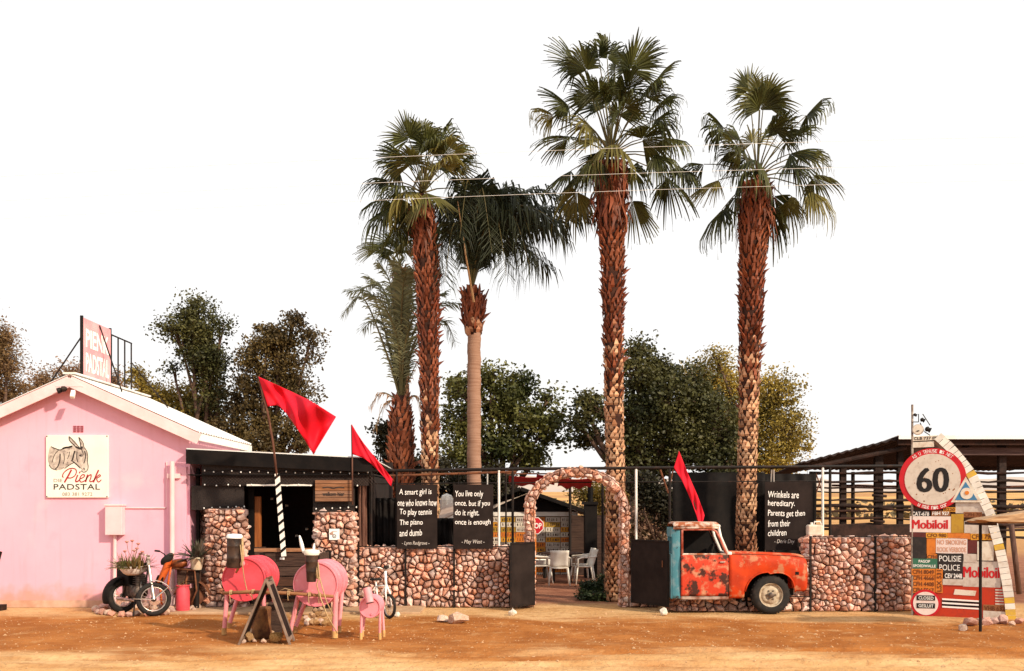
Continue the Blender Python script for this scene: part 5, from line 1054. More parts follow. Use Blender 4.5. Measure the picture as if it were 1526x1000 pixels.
# ================================================================== SIGN TOWER
T0 = Vector((X_(1359.5, -1.3), -1.3, 0)); TA = R(24); TU = Vector((math.cos(TA), -math.sin(TA), 0)); TN = Vector((-math.sin(TA), -math.cos(TA), 0))
CAM = Vector((0, CAMY, CAMZ))
def tuv(px, py):
    """a pixel on the sign tower's plane, as (distance along the tower, height)"""
    d = at(px, py, CAMY + 1) - CAM; k = (T0 - CAM).dot(TN) / d.dot(TN); p = CAM + d * k - T0
    return p.dot(TU), p.z
def tp(u, v, off=0.0): return T0 + TU * u + EZ * v + TN * off
tw = thing('sign_tower', 'triangular sign tower with post and slanting edge of white and yellow plates', 'sign tower', T0)
def tprism(pts, off, depth=0.006):
    b = MB(); q = [tuv(*p) for p in pts]; b.prism(q, tp(0, 0, off), TU, EZ, depth); return b
back_m = mat('tower_backing', (0.10, 0.05, 0.035), (0.17, 0.09, 0.06), 4, 0.8)
tprism([(1360, 919), (1360, 662), (1398, 655), (1440, 705), (1470, 762), (1488, 815), (1497, 870), (1503, 926)], -0.03, 0.02).build('backing_sheet', back_m, tw, fix=False)
b_ = MB(); b_.tube([tp(0.0, -0.02, 0.0), tp(0.0, tuv(1360, 603)[1], 0.0)], 0.02, 8); b_.build('post', mat('pale_post', (0.45, 0.40, 0.34), (0.12, 0.07, 0.05), 5, 0.7), tw)
b_ = MB(); zz = [tuv(1361 + 16 * t, 612 + 35 * t) for t in (0.1, 0.45, 1.0)]
for (u, v), rr in zip([tuv(1364, 618.5), tuv(1375, 626), tuv(1383, 640)], (0.03, 0.04, 0.05)): b_.lathe([(rr * 0.4, -rr), (rr, -rr * 0.4), (rr * 0.7, rr * 0.3), (rr, rr * 0.9), (rr * 0.2, rr)], 12, tp(u, v, 0.02), TU * 0.8 + EZ * -0.4)
for a, c in (((1361, 629), (1369, 629)), ((1369, 629), (1369, 617)), ((1371, 630), (1377, 642)), ((1375, 617), (1386, 634)), ((1377, 643), (1386, 649))): b_.tube([tp(*tuv(*a), 0.02), tp(*tuv(*c), 0.02)], 0.008, 5)
b_.build('insulator_ornament', black_steel, tw, smooth=40)
edge = [(1397.5, 650), (1416, 667), (1433, 687), (1448, 707), (1457, 726), (1465, 744), (1475, 763), (1481, 787), (1488, 811), (1494, 836), (1500, 866), (1504, 893), (1507, 926)]
eu = [Vector(tuv(*p)) for p in edge]; el_ = [0.0]
for i in range(1, len(eu)): el_.append(el_[-1] + (eu[i] - eu[i - 1]).length)
def epos(s):
    i = max(k for k in range(len(el_) - 1) if el_[k] <= s + 1e-9); return eu[i].lerp(eu[i + 1], (s - el_[i]) / (el_[i + 1] - el_[i]))
wplate = mat('white_edge_plate', (0.80, 0.77, 0.70), (0.62, 0.54, 0.44), 9, 0.6, rnd=0.12, lo=0.5, hi=0.8); yplate = mat('yellow_edge_plate', (0.74, 0.48, 0.05), (0.62, 0.40, 0.08), 9, 0.6)
NP = 34
for k in range(NP):
    a, c = epos(el_[-1] * k / NP), epos(el_[-1] * (k + 0.93) / NP); py = 650 + 276 * k / NP
    d = (c - a).normalized(); nrm = Vector((-d.y, d.x)) * 0.075
    if nrm.x < 0: nrm = -nrm
    jit = rng.uniform(-0.008, 0.008)
    b_ = MB(); b_.prism([tuple(a - nrm), tuple(a + nrm * (1 + jit * 6)), tuple(c + nrm), tuple(c - nrm)], tp(0, 0, 0.035 + 0.004 * (k % 2) + jit * 0.5), TU, EZ, 0.012)
    frac = el_[-1] * (k + 0.5) / NP; yy = [p for p in (0,)]
    ppy = CAMZ; vv = epos(frac); isy = any(abs(vv.y - tuv(*e)[1]) < 0.06 for e in ((1448, 707), (1489, 814), (1505, 893), (1507, 917)))
    b_.build('edge_plate', yplate if isy else wplate, tw, fix=False)
# things fixed to it
PO = {k: mat('plate_' + k, c, c2, 9, 0.55, lo=0.48, hi=0.75) for k, c, c2 in (('white', (0.72, 0.66, 0.56), (0.50, 0.38, 0.28)), ('orange', (0.66, 0.20, 0.025), (0.44, 0.12, 0.025)), ('amber', (0.70, 0.33, 0.03), (0.52, 0.22, 0.03)), ('brown', (0.28, 0.11, 0.04), (0.20, 0.07, 0.03)),
      ('black', (0.022, 0.018, 0.018), (0.05, 0.04, 0.035)), ('pinkwhite', (0.78, 0.66, 0.62), (0.68, 0.54, 0.48)), ('mustard', (0.46, 0.27, 0.03), (0.34, 0.18, 0.03)), ('maroon', (0.12, 0.022, 0.02), (0.08, 0.02, 0.018)), ('grey', (0.58, 0.52, 0.46), (0.40, 0.31, 0.25)),
      ('green', (0.035, 0.15, 0.09), (0.05, 0.18, 0.12)), ('red', (0.48, 0.038, 0.012), (0.34, 0.036, 0.018)), ('signred', (0.55, 0.012, 0.022), (0.44, 0.012, 0.02)), ('signwhite', (0.62, 0.55, 0.47), (0.46, 0.38, 0.31)), ('blue', (0.05, 0.20, 0.38), (0.07, 0.17, 0.30)))}
LT = {'k': mat('black_lettering', (0.015, 0.012, 0.012), rough=0.7), 'r': mat('red_lettering', (0.55, 0.015, 0.02), rough=0.6), 'w': chalk, 'b': mat('brown_lettering', (0.13, 0.04, 0.015), rough=0.8), 'o': mat('faded_orange_lettering', (0.62, 0.33, 0.22), rough=0.8)}
lay = [0]
def tsign(label, cat, x0, y0, x1, y1, m, lines=(), name='number_plate', group=None, off=None, depth=0.008):
    lay[0] += 1; off = off if off is not None else 0.012 + 0.0025 * (lay[0] % 4)
    (u0, v0), (u1, v1) = tuv(x0, y1), tuv(x1, y0); vb, vt_ = tuv(x1, y1)[1], tuv(x0, y0)[1]; t = thing(name, label, cat, tp(u0, v0, off), group=group)
    b = MB(); j = rng.uniform(-0.006, 0.006); b.prism([(u0, v0 + j), (u1, v0 - j), (u1, v1 - j), (u0, v1 + j)], tp(0, 0, off), TU, EZ, depth); b.build('plate', PO[m], t, fix=False)
    for ln in lines:
        body, k, fx, fy, fw_, fh = ln[:6]; bold = ln[6] if len(ln) > 6 else 0.02
        c = tp(u0 + (u1 - u0) * fx, v1 + (v0 - v1) * fy, off + 0.001)
        lettering('lettering', body, LT[k], t, c, TU, EZ, (u1 - u0) * fw_, (v1 - v0) * fh, bold)
    return t, (u0, v0, u1, v1, off)
NPG = 'number plates on the sign tower'
def nplate(body, x0, y0, x1, y1, m, k='b', col='orange', where='on the sign tower'):
    return tsign(f'{col} number plate reading {body}, {where}', 'number plate', x0, y0, x1, y1, m, [(body, k, 0.5, 0.5, 0.9, 0.68)], group=NPG)
nplate('CLB 737 FS', 1360, 649.5, 1398, 657, 'white', 'k', 'white', where='topmost on the tower')
tsign('small beige plate under the topmost white number plate', 'plate', 1360, 658, 1392, 667, 'white', name='beige_plate')
nplate('8220', 1406, 756, 1424, 762.5, 'amber', where='under the right rim of the speed sign'); nplate('CAT-678', 1357.5, 761, 1386, 770, 'black', 'w', 'black', where='just above the upper oil sign'); nplate('FBH 927', 1388, 761, 1416, 769, 'brown', 'w', 'brown', where='above the right end of the upper oil sign')
nplate('CFH 70', 1436, 763, 1463.5, 771, 'brown', where='at the plank canopy tip'); nplate('CFO 980', 1380, 794, 1412, 801.6, 'amber', where='below the upper oil sign'); nplate('CFH 790', 1446.5, 795, 1481.5, 804.5, 'amber', 'b', 'amber', where='behind the thin black post')
tsign('plain orange strip between two amber number plates on the tower', 'plate', 1412.4, 794, 1446, 803, 'orange', name='orange_strip')
tsign('upper white oil sign with red lettering on the sign tower', 'sign', 1356, 769.5, 1417, 793, 'pinkwhite', [('Mobiloil', 'r', 0.49, 0.5, 0.86, 0.56, -0.09)], name='oil_sign')
tsign('mustard plate right of the upper oil sign', 'plate', 1417.5, 766, 1436, 794, 'mustard', name='mustard_plate')
tsign('weathered white plate below the blue triangle sign', 'plate', 1424, 747.5, 1470, 765, 'grey', name='white_plate')
tsign('curved pale plate behind the plank table edge on the tower', 'plate', 1437, 777, 1473, 795, 'grey', name='pale_plate')
tsign('dark maroon strip under the upper oil sign', 'plate', 1357, 793.4, 1380, 800, 'maroon', name='maroon_strip')
tsign('plain black square plate on the left of the sign tower', 'plate', 1360, 800.4, 1380.5, 832, 'black', name='black_plate')
tsign('orange brown plate left of the no smoking sign', 'plate', 1381, 802, 1394.5, 825, 'orange', name='orange_plate')
tsign('faded white no smoking sign in two languages', 'sign', 1394.8, 802, 1441.7, 824.6, 'pinkwhite', [('NO SMOKING', 'o', 0.5, 0.27, 0.92, 0.32), ('ROOK VERBODE', 'o', 0.5, 0.74, 0.92, 0.32)], name='no_smoking_sign')
tsign('maroon plate right of the no smoking sign', 'plate', 1442, 805, 1456, 824.6, 'maroon', name='maroon_plate')
tsign('white enamel sign with rusty lower edge on the tower', 'sign', 1456.4, 807, 1480.6, 835, 'white', name='enamel_sign')
nplate('CFH', 1381.5, 825.6, 1396.5, 834, 'orange', where='a short piece left of the police sign')
tsign('black police sign with white lettering in two languages', 'sign', 1397, 825, 1435, 853, 'black', [('POLISIE', 'w', 0.5, 0.27, 0.86, 0.30, 0.0), ('POLICE', 'w', 0.48, 0.73, 0.80, 0.30, 0.0)], name='police_sign')
tsign('dark green road sign with white lettering on the tower', 'sign', 1358.5, 832.5, 1396.8, 847.2, 'green', [('PASOP', 'w', 0.5, 0.28, 0.45, 0.26), ('SPOEDWALLE', 'w', 0.5, 0.72, 0.88, 0.26)], name='green_sign')
for k, bdy in enumerate(('CFH 8049', 'CFH 4666', 'CFH 4408', 'CFH 5567')): nplate(bdy, 1358.5, 848 + 9 * k, 1393.5, 856.4 + 9 * k, 'orange', where=('topmost of the stack of four', 'second of the stack of four', 'third of the stack of four', 'lowest of the stack of four')[k])
t_, (u0, v0, u1, v1, of_) = tsign('orange number plate mounted upright beside the stack of four', 'number plate', 1394.2, 848, 1405, 883, 'orange', group=NPG)
lettering('lettering', 'LSX 531', LT['b'], t_, tp((u0 + u1) / 2, (v0 + v1) / 2, of_ + 0.001), EZ, -TU, (v1 - v0) * 0.9, (u1 - u0) * 0.66, 0.02)
nplate('CEV 2448', 1406.5, 853.2, 1435, 863, 'black', 'w', 'black', where='under the police sign')
tsign('grey weathered tin above the lower oil sign', 'plate', 1436, 825.5, 1456, 838, 'grey', name='grey_plate')
tsign('lower grey white oil sign with red lettering on the sign tower', 'sign', 1435, 837, 1491, 874, 'grey', [('Mobiloil', 'r', 0.49, 0.43, 0.95, 0.42, -0.09)], name='oil_sign', off=0.009)
tsign('ragged white strip above the red vehicle panel', 'plate', 1404, 863.4, 1437, 871.5, 'grey', name='white_strip')
# red vehicle panel
rp = thing('red_vehicle_panel', 'red vehicle body panel with white stripes at the foot of the tower', 'vehicle panel', tp(0.6, 0.0, 0.02))
tprism([(1394, 884), (1404, 871.5), (1497, 874.5), (1500, 902), (1502, 929), (1432, 926), (1360, 918), (1376, 890)], 0.006, 0.01).build('sheet', PO['red'], rp, fix=False)
for k in range(3): tprism([(1404, 891.5 + 5.6 * k), (1460, 895 + 5.6 * k), (1460, 897.2 + 5.6 * k), (1404, 894 + 5.6 * k)], 0.012, 0.006).build('white_stripe', chalk, rp, fix=False)
for k in range(2): tprism([(1404, 894.4 + 5.6 * k), (1460, 897.6 + 5.6 * k), (1460, 900 + 5.6 * k), (1404, 897 + 5.6 * k)], 0.010, 0.004).build('black_stripe', black_paint, rp, fix=False)
tprism([(1423, 878), (1455, 880.5), (1453, 888), (1421, 886)], 0.012, 0.006).build('emblem_plate', PO['white'], rp, fix=False)
for k in range(6): tprism([(1483, 878 + 4.2 * k), (1496, 878.4 + 4.2 * k), (1496, 880.4 + 4.2 * k), (1483, 880 + 4.2 * k)], 0.012, 0.006).build('louvre', PO['grey'], rp, fix=False)
nplate('VHB 632', 1465, 902, 1499, 911, 'brown', 'b', 'brown', where='lowest right on the red panel')
tsign('white plate under the lowest brown number plate', 'plate', 1465, 911.5, 1500, 921, 'grey', name='white_plate')
# round signs
def disc(t, px, py, rpx, off, m, name, n=44):
    u, v = tuv(px, py); r = rpx * (tp(u, v) - CAM).length / F / 1.09; b = MB(); b.lathe([(r, 0), (r, 0.006)], n, tp(u, v, off), TN); b.build(name, m, t); return u, v, r
s6 = thing('speed_limit_sign', 'large round 60 speed limit sign with red rim and graffiti', 'road sign', tp(*tuv(1389.5, 760), 0.04))
disc(s6, 1389.5, 714, 46, 0.040, PO['signred'], 'rim'); u, v, r = disc(s6, 1389.5, 714.5, 38.2, 0.047, PO['signwhite'], 'face')
lettering('lettering', '60', LT['k'], s6, tp(*tuv(1390, 715.3), 0.0545), TU, EZ, 0.48, 0.42, -0.07)
for body, a0, a1, rr, flip in (('AS U TENUSE IS NET', 128, 52, 1.105, False), ('u mag nie oor', 244, 296, 1.10, True)):
    for k, ch in enumerate(body):
        a = R(a0 + (a1 - a0) * k / (len(body) - 1))
        if ch == ' ': continue
        d = Vector((math.cos(a), math.sin(a))); c = tp(u + d.x * r * rr, v + d.y * r * rr, 0.0475)
        upv = TU * d.x + EZ * d.y; upv = -upv if flip else upv; axv = TU * d.y - EZ * d.x; axv = -axv if flip else axv
        lettering('lettering', ch, LT['w'], s6, c, axv, upv, 0.035, 0.055, 0.0)
b_ = MB(); r4 = random.Random(4)
for k in range(26):
    a, q = r4.uniform(0, 6.28), r * r4.random() ** 0.5 * 0.95; ss_ = r4.uniform(0.006, 0.016); b_.lathe([(ss_, 0), (ss_ * 0.8, 0.0012)], 5, tp(u + q * math.cos(a), v + q * math.sin(a), 0.0535), TN)
b_.build('chipped_spots', PO['brown'], s6)
dsc = thing('round_dial', 'small pale round dial at the top of the sign tower', 'dial', tp(*tuv(1368, 648), 0.03)); disc(dsc, 1368, 640.5, 8.2, 0.030, PO['grey'], 'rim', 24); disc(dsc, 1368, 640.5, 6.8, 0.037, PO['white'], 'face', 24)
b_ = MB(); b_.tube([tp(*tuv(1366, 643), 0.046), tp(*tuv(1370, 642), 0.046)], 0.01, 5); b_.build('mark', black_paint, dsc)
cl_ = thing('closed_sign', 'round white closed sign with red rim low on the sign tower', 'road sign', tp(*tuv(1380, 918), 0.03)); disc(cl_, 1379.5, 899, 20.6, 0.026, PO['signred'], 'rim'); disc(cl_, 1379.5, 899, 17.2, 0.033, PO['pinkwhite'], 'face')
for body, yc in (('CLOSED', 890.5), ('GESLUIT', 902.2)):
    tprism([(1366, yc - 3.8), (1393.5, yc - 3.2), (1393.5, yc + 4.2), (1366, yc + 3.6)], 0.044, 0.004).build('black_bar', LT['k'], cl_, fix=False); lettering('lettering', body, LT['w'], cl_, tp(*tuv(1380, yc + 0.3), 0.0455), TU, EZ, 0.235, 0.055, 0.01)
tri = thing('triangle_sign', 'white edged blue triangle sign right of the speed limit sign', 'road sign', tp(*tuv(1440, 748), 0.05))
tprism([(1439, 710.5), (1417, 748.5), (1463.5, 748.5)], 0.050, 0.006).build('border', PO['white'], tri, fix=False); tprism([(1439, 718), (1423, 745.3), (1456.5, 745.3)], 0.054, 0.003).build('blue_field', PO['blue'], tri, fix=False)
disc(tri, 1440.5, 735.5, 8.4, 0.055, PO['white'], 'disc', 24); disc(tri, 1440.8, 734.5, 3.0, 0.062, PO['orange'], 'flame_mark', 10)
# plank table with thin post
py_ = gy(941); pt = thing('plank_canopy', 'pale wooden plank top on a thin black post at the right', 'table', (X_(1461, py_), py_, 0))
b_ = MB(); b_.tube([(X_(1461, py_), py_, 0), (X_(1461, py_), py_, Z_(777, py_))], 0.022, 10); b_.build('post', black_steel, pt, smooth=40)
for k, dy in enumerate((-0.16, 0.16)):
    b_ = MB(); o_ = [(1434 + 4 * k, 774), (1452, 769.5), (1480, 766), (1505, 761.5), (1530, 758), (1600, 752), (1640, 753), (1640, 771), (1590, 775), (1526, 776.5), (1480, 777.5), (1445, 776.8)]
    b_.prism([(X_(a, py_) , Z_(c, py_) - 0.02 * k) for a, c in o_], (0, py_ + dy - 0.155, 0), EX, EZ, -0.31); b_.build('plank', wood_pale, pt, bevel=0.012)
for px in (1461,):
    b_ = MB(); q = Vector((X_(px, py_), py_, Z_(777.5, py_))); b_.box2(q + Vector((-0.04, -0.42, -0.05)), q + Vector((0.04, 0.42, -0.005))); b_.build('bearer', wood_dark, pt)
b_ = MB(); b_.tube([(X_(1461, py_) + 1.6, py_, 0), (X_(1461, py_) + 1.6, py_, Z_(762, py_))], 0.022, 10); b_.build('post', black_steel, pt, smooth=40)

# ================================================================== KRAAL SHED
ky_ = 3.0; ksd = thing('cattle_shed', 'dark open timber cattle shed with white roof edge behind the right wall', 'shed', (9.5, 5.0, 0))
kx = lambda px, Y=ky_: X_(px, Y); kz = lambda py, Y=ky_: Z_(py, Y)
shed_t = mat('black_brown_shed_timber', (0.016, 0.008, 0.006), (0.04, 0.018, 0.013), 5, 0.9, bump=0.4, bscale=14, rnd=0.3)
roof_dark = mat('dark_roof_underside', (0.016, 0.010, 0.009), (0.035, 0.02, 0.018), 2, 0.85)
b_ = MB(); a, c = Vector((kx(1188), ky_ - 0.3, kz(691))), Vector((kx(1330), ky_ - 0.3, kz(655)))
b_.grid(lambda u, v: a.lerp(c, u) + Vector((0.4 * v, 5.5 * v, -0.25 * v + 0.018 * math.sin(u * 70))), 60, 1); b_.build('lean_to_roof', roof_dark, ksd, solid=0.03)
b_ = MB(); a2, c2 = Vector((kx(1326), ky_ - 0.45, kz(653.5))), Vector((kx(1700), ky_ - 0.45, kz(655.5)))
b_.grid(lambda u, v: a2.lerp(c2, u) + Vector((0.0, 6.0 * v, -0.45 * v + 0.014 * math.sin(u * 230))), 160, 1); b_.build('roof_shade_layer', roof_dark, ksd, solid=0.02)  # near-black layer under the white sheet, its underside shade put into the colour
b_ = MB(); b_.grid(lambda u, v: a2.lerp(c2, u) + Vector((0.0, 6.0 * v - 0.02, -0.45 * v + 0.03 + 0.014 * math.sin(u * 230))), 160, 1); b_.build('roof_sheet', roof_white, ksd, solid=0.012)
b_ = MB(); b_.box2((kx(1326), ky_ - 0.50, kz(656.8)), (kx(1700), ky_ - 0.47, kz(651.5))); b_.build('roof_edge', roof_white, ksd)
b_ = MB(); b_.box2((kx(1328), ky_ - 0.4, kz(665)), (kx(1700), ky_ - 0.34, kz(657.5))); b_.build('fascia_beam', shed_t, ksd)
b_ = MB(); b_.box2((kx(1394), ky_ - 0.2, kz(679)), (kx(1700), ky_ - 0.1, kz(668))); b_.build('eave_beam', mat('grey_mauve_beam', (0.06, 0.032, 0.03), (0.10, 0.06, 0.055), 5, 0.85, stretch=(0.5, 6, 6)), ksd)
b_ = MB(); b_.tube([(kx(1195), ky_ - 0.2, kz(699)), (kx(1345), ky_ - 0.2, kz(668))], 0.05, 8); b_.build('rafter', shed_t, ksd)
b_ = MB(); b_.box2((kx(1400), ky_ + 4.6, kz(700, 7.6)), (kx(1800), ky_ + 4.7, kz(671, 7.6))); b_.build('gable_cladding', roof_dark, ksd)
for px, y, wd in ((1212, 703, 0.09), (1257, 690, 0.13), (1272, 703, 0.05), (1310, 672, 0.18), (1342, 665, 0.12), (1440, 662, 0.12), (1494, 660, 0.16), (1560, 660, 0.14)):
    b_ = MB(); b_.box2((kx(px) - wd / 2, ky_ - 0.02, 0), (kx(px) + wd / 2, ky_ + 0.1, kz(y))); b_.build('post', shed_t, ksd, bevel=0.01)
rr_ = random.Random(21)
for k in range(11):
    y = 706 + 9.3 * k; b_ = MB(); pts = [Vector((kx(1205 + 355 * i / 12), ky_ - 0.06 + rr_.uniform(-.02, .02), kz(y + rr_.uniform(-1.5, 1.5) + (2 if k % 3 else -1)))) for i in range(13)]
    b_.tube(pts, [0.026 * rr_.uniform(0.55, 1.3) * (1.35 if k in (0, 5, 8) else 1) for _ in pts], 7); b_.build('rail', shed_t, ksd, smooth=True)
for k in range(9):
    y = 712 + 11 * k; b_ = MB(); Yb = ky_ + 4.0; pts = [Vector((X_(1240 + 300 * i / 8, Yb), Yb, Z_(y * 0.93 + 52 + rr_.uniform(-1.5, 1.5), Yb))) for i in range(9)]
    if k in (1, 4, 7): b_.tube(pts, 0.03, 6); b_.build('back_rail', wood_post, ksd, smooth=True)
for px, y0, y1, mm in ((1497, 902, 775, wood_dark),):
    b_ = MB(); b_.tube([at(1519, 885, -0.2), at(1507, 782, -0.2)], 0.05, 8); single('leaning_pole', wood_post, b_, 'dark pole leaning at the far right behind the sign tower', 'pole', smooth=True)
for k, (px, y) in enumerate(((1318, 716), (1309, 738), (1318, 757), (1306, 776))):
    b_ = MB(); b_.tube([at(px - 9, y, ky_ - 0.14), at(px + 12, y + 1.5, ky_ - 0.14)], 0.03, 8); b_.build('rail_end', shed_t, ksd, smooth=True)
b_ = MB(); b_.box2((kx(1232), ky_ - 0.2, kz(800)), (kx(1372), ky_ - 0.15, kz(782))); b_.build('bottom_board', shed_t, ksd)
b_ = MB(); b_.tube([at(1216, 706, 2.6), at(1226, 735, 2.6)], 0.015, 5); b_.tube([at(1226, 706, 2.6), at(1216, 735, 2.6)], 0.015, 5); b_.build('cross_brace', rust_steel, ksd)
# dry straw bales / stubble behind as a far hill line
hm = mat('far_dry_hill', (0.42, 0.36, 0.33), (0.50, 0.40, 0.32), 0.02, 1.0)
hl = MB(); hl.grid(lambda u, v: Vector((-500 + 1100 * u, 560 + 160 * v, -3 + v * (27 + 9 * noise.noise(Vector((u * 9, 0, 1))) + 4 * noise.noise(Vector((u * 40, 0, 3)))))), 80, 4)
tag(hl.build('hills', hm, smooth=True), kind='structure')
hedge_m = leafmat('far_scrub', (0.11, 0.085, 0.04), (0.16, 0.11, 0.05), 0.2, 0.3)
hd_ = MB(); r6 = random.Random(9)
for k in range(3000):
    x = r6.uniform(-60, 110); yb = 78 + r6.uniform(-2, 2); z = gheight(x, yb) + r6.random() ** 1.5 * (1.5 + 0.9 * noise.noise(Vector((x * 0.15, 0, 0)))); s_ = r6.uniform(0.15, 0.45)
    d = Vector((r6.gauss(0, 1), r6.gauss(0, 1), r6.gauss(0, 1))).normalized() * s_; e = d.cross(Vector((r6.gauss(0, 1), r6.gauss(0, 1), r6.gauss(0, 1)))).normalized() * s_
    p = Vector((x, yb, z)); hd_.add([p - d, p + e, p + d, p - e], [(0, 1, 2, 3)])
tag(hd_.build('far_scrub', hedge_m, fix=False), 'far line of dry scrub across the fields', 'scrub', kind='stuff')

# ================================================================== YARD BEHIND THE GATE
hy = 9.0
hut = thing('plate_hut', 'low hut behind the gate covered in old number plates', 'hut', (X_(800, hy), hy, 0))
b_ = MB(); hx0, hx1 = X_(690, hy), X_(861, hy); ez_ = Z_(766, hy); pk_ = Z_(735, hy)
b_.prism([(hx0, 0), (hx1, 0), (hx1, ez_), ((hx0 + hx1) / 2, pk_), (hx0, ez_)], (0, hy, 0), EX, EZ, 3.0); b_.build('wall', mat('hut_wall', (0.22, 0.17, 0.12), (0.16, 0.11, 0.08), 2, 0.9), hut)
b_ = MB(); mid = (hx0 + hx1) / 2
for s_ in (-1, 1):
    b_.add([(mid, hy - 0.5, pk_ + 0.12), (mid + s_ * ((hx1 - hx0) / 2 + 0.45), hy - 0.5, ez_ - 0.02), (mid + s_ * ((hx1 - hx0) / 2 + 0.45), hy + 3.2, ez_ - 0.02), (mid, hy + 3.2, pk_ + 0.12)], [(0, 1, 2, 3)])
b_.build('roof', black_paint, hut, solid=0.10)
b_ = MB(); b_.box2((hx0, hy - 0.02, Z_(769, hy)), (hx1, hy - 0.001, Z_(757, hy))); b_.build('white_board', white_paint, hut)
b_ = MB(); b_.prism([(hx0, ez_ + 0.06), (hx1, ez_ + 0.06), (mid, pk_ + 0.03)], (0, hy - 0.03, 0), EX, EZ, 0.02); b_.build('gable_board', black_paint, hut)
r7 = random.Random(14); plates = {}
pcol = [('white', 5), ('signwhite', 4), ('amber', 3), ('orange', 3), ('grey', 3), ('green', 1), ('mustard', 3)]; bag = [k for k, n in pcol for _ in range(n)]
pw, ph_ = 0.40, 0.128
mark_m = mat('stamped_plate_marks', (0.05, 0.03, 0.025), rough=0.8)
def plate_mesh(k, seed):
    b = MB(); b.box((0, 0, 0), (pw, 0.01, ph_)); r = random.Random(seed); x = -pw * 0.4
    while x < pw * 0.38:                                          # stamped marks too small to read
        w_ = r.uniform(0.02, 0.04); b.box((x + w_ / 2, -0.0065, r.uniform(-.006, .006)), (w_, 0.003, ph_ * 0.52), None, 1)
        if r.random() < 0.6: b.box((x + w_ / 2, -0.0085, r.uniform(-.012, .012)), (w_ * 0.4, 0.003, ph_ * r.uniform(0.12, 0.3)), None, 0)
        x += w_ + r.uniform(0.008, 0.05)
    o = b.build('plate_proto', [PO[k], mark_m], local=True); me = o.data; bpy.data.objects.remove(o); return me
pmesh = {(k, s_): plate_mesh(k, hash((k, s_)) % 1000 if False else len(k) * 7 + s_) for k, _ in pcol for s_ in range(2)}
for row in range(14):
    for colm in range(8):
        x = X_(735, hy) + colm * (pw + 0.018); z = Z_(864, hy) + row * (ph_ + 0.012)
        if x > hx1 - pw / 2 or z > Z_(772, hy): continue
        o = bpy.data.objects.new('plate', pmesh[(r7.choice(bag), r7.randrange(2))]); COL.objects.link(o); o.parent = hut; o.location = Vector((x + r7.uniform(-.01, .01), hy - 0.012, z)) - wloc(hut); o.rotation_euler.y = r7.uniform(-.03, .03)
ss_ = thing('stop_sign', 'red octagonal stop sign half hidden behind the arch leg', 'road sign', at(798, 806, 8.2))
sc_ = at(797.5, 783.5, 8.2); r8 = 13.5 * 26.2 / F
oc = lambda r: [(r * math.cos(R(22.5 + 45 * k)), r * math.sin(R(22.5 + 45 * k))) for k in range(8)]
b_ = MB(); b_.prism(oc(r8), sc_, EX, EZ, 0.01); b_.build('border', chalk, ss_); b_ = MB(); b_.prism(oc(r8 * 0.92), sc_ + Vector((0, -0.004, 0)), EX, EZ, 0.003); b_.build('face', PO['signred'], ss_)
lettering('lettering', 'STOP', LT['w'], ss_, sc_ + Vector((0, -0.006, 0)), EX, EZ, r8 * 1.45, r8 * 0.62, 0.03)
b_ = MB(); b_.tube([(sc_.x, 8.23, 0), (sc_.x, 8.23, sc_.z)], 0.03, 8); b_.build('post', PO['orange'], ss_)
# plastic chairs and table
def chair(label, x, y, rz):
    t = thing('plastic_chair', label, 'chair', (x, y, 0), rz, group='white plastic chairs in the yard')
    def P(name, b, m=plastic_white, **k): return b.build(name, m, t, local=True, **k)
    b = MB(); b.grid(lambda u, v: Vector(((u - 0.5) * (0.44 - 0.04 * v), -0.22 + 0.44 * v, 0.43 - 0.03 * math.sin(u * math.pi) * math.sin(v * 2.5))), 6, 6); P('seat', b, smooth=True, solid=0.018)
    b = MB(); b.grid(lambda u, v: Vector(((u - 0.5) * (0.40 + 0.05 * v), 0.21 + 0.12 * v - 0.05 * math.cos((u - 0.5) * 3), 0.44 + 0.40 * v)), 6, 6); P('backrest', b, smooth=True, solid=0.016)
    for sx in (-1, 1):
        for sy in (-1, 1):
            b = MB(); b.tube([(sx * 0.20, sy * 0.19, 0.43), (sx * 0.25, sy * 0.25, 0)], [0.022, 0.016], 6); P('leg', b, smooth=True)
        b = MB(); b.tube([(sx * 0.24, -0.2, 0.42), (sx * 0.26, -0.2, 0.62), (sx * 0.26, -0.1, 0.65), (sx * 0.25, 0.2, 0.66), (sx * 0.22, 0.28, 0.68)], 0.02, 6); P('armrest', b, smooth=True)
    return t
chair('white plastic chair with its back to the gate', X_(833, 5.2), 5.2, R(180)); chair('white plastic chair seen from the side, right of the table', X_(868, 5.6), 5.6, R(-75)); chair('second white plastic chair just behind the side-on chair', X_(866, 6.4), 6.4, R(-80)); chair('shaded plastic chair left of the table behind the gate', X_(806, 5.9), 5.9, R(100))
tbl = thing('garden_table', 'dark garden table among the white plastic chairs', 'table', (X_(838, 6.1), 6.1, 0)); b_ = MB(); b_.lathe([(0.5, 0.70), (0.52, 0.71), (0.52, 0.73), (0.5, 0.74)], 24, (X_(838, 6.1), 6.1, 0), EZ); b_.build('table_top', wood_dark, tbl)
for k in range(4):
    b_ = MB(); b_.tube([(X_(838, 6.1) + 0.3 * math.cos(k * 1.57 + .7), 6.1 + 0.3 * math.sin(k * 1.57 + .7), 0), (X_(838, 6.1) + 0.3 * math.cos(k * 1.57 + .7), 6.1 + 0.3 * math.sin(k * 1.57 + .7), 0.71)], 0.022, 6); b_.build('leg', black_steel, tbl)
wbk = thing('wash_basin', 'white basin with hoop standing beside the number plate hut', 'basin', at(811, 842, 7.5)); b_ = MB(); q = at(812, 835, 7.5); b_.lathe([(0.10, -0.15), (0.26, -0.1), (0.30, 0.02), (0.27, 0.02), (0.2, -0.06)], 18, q, EZ); b_.build('bowl', white_paint, wbk, smooth=40)
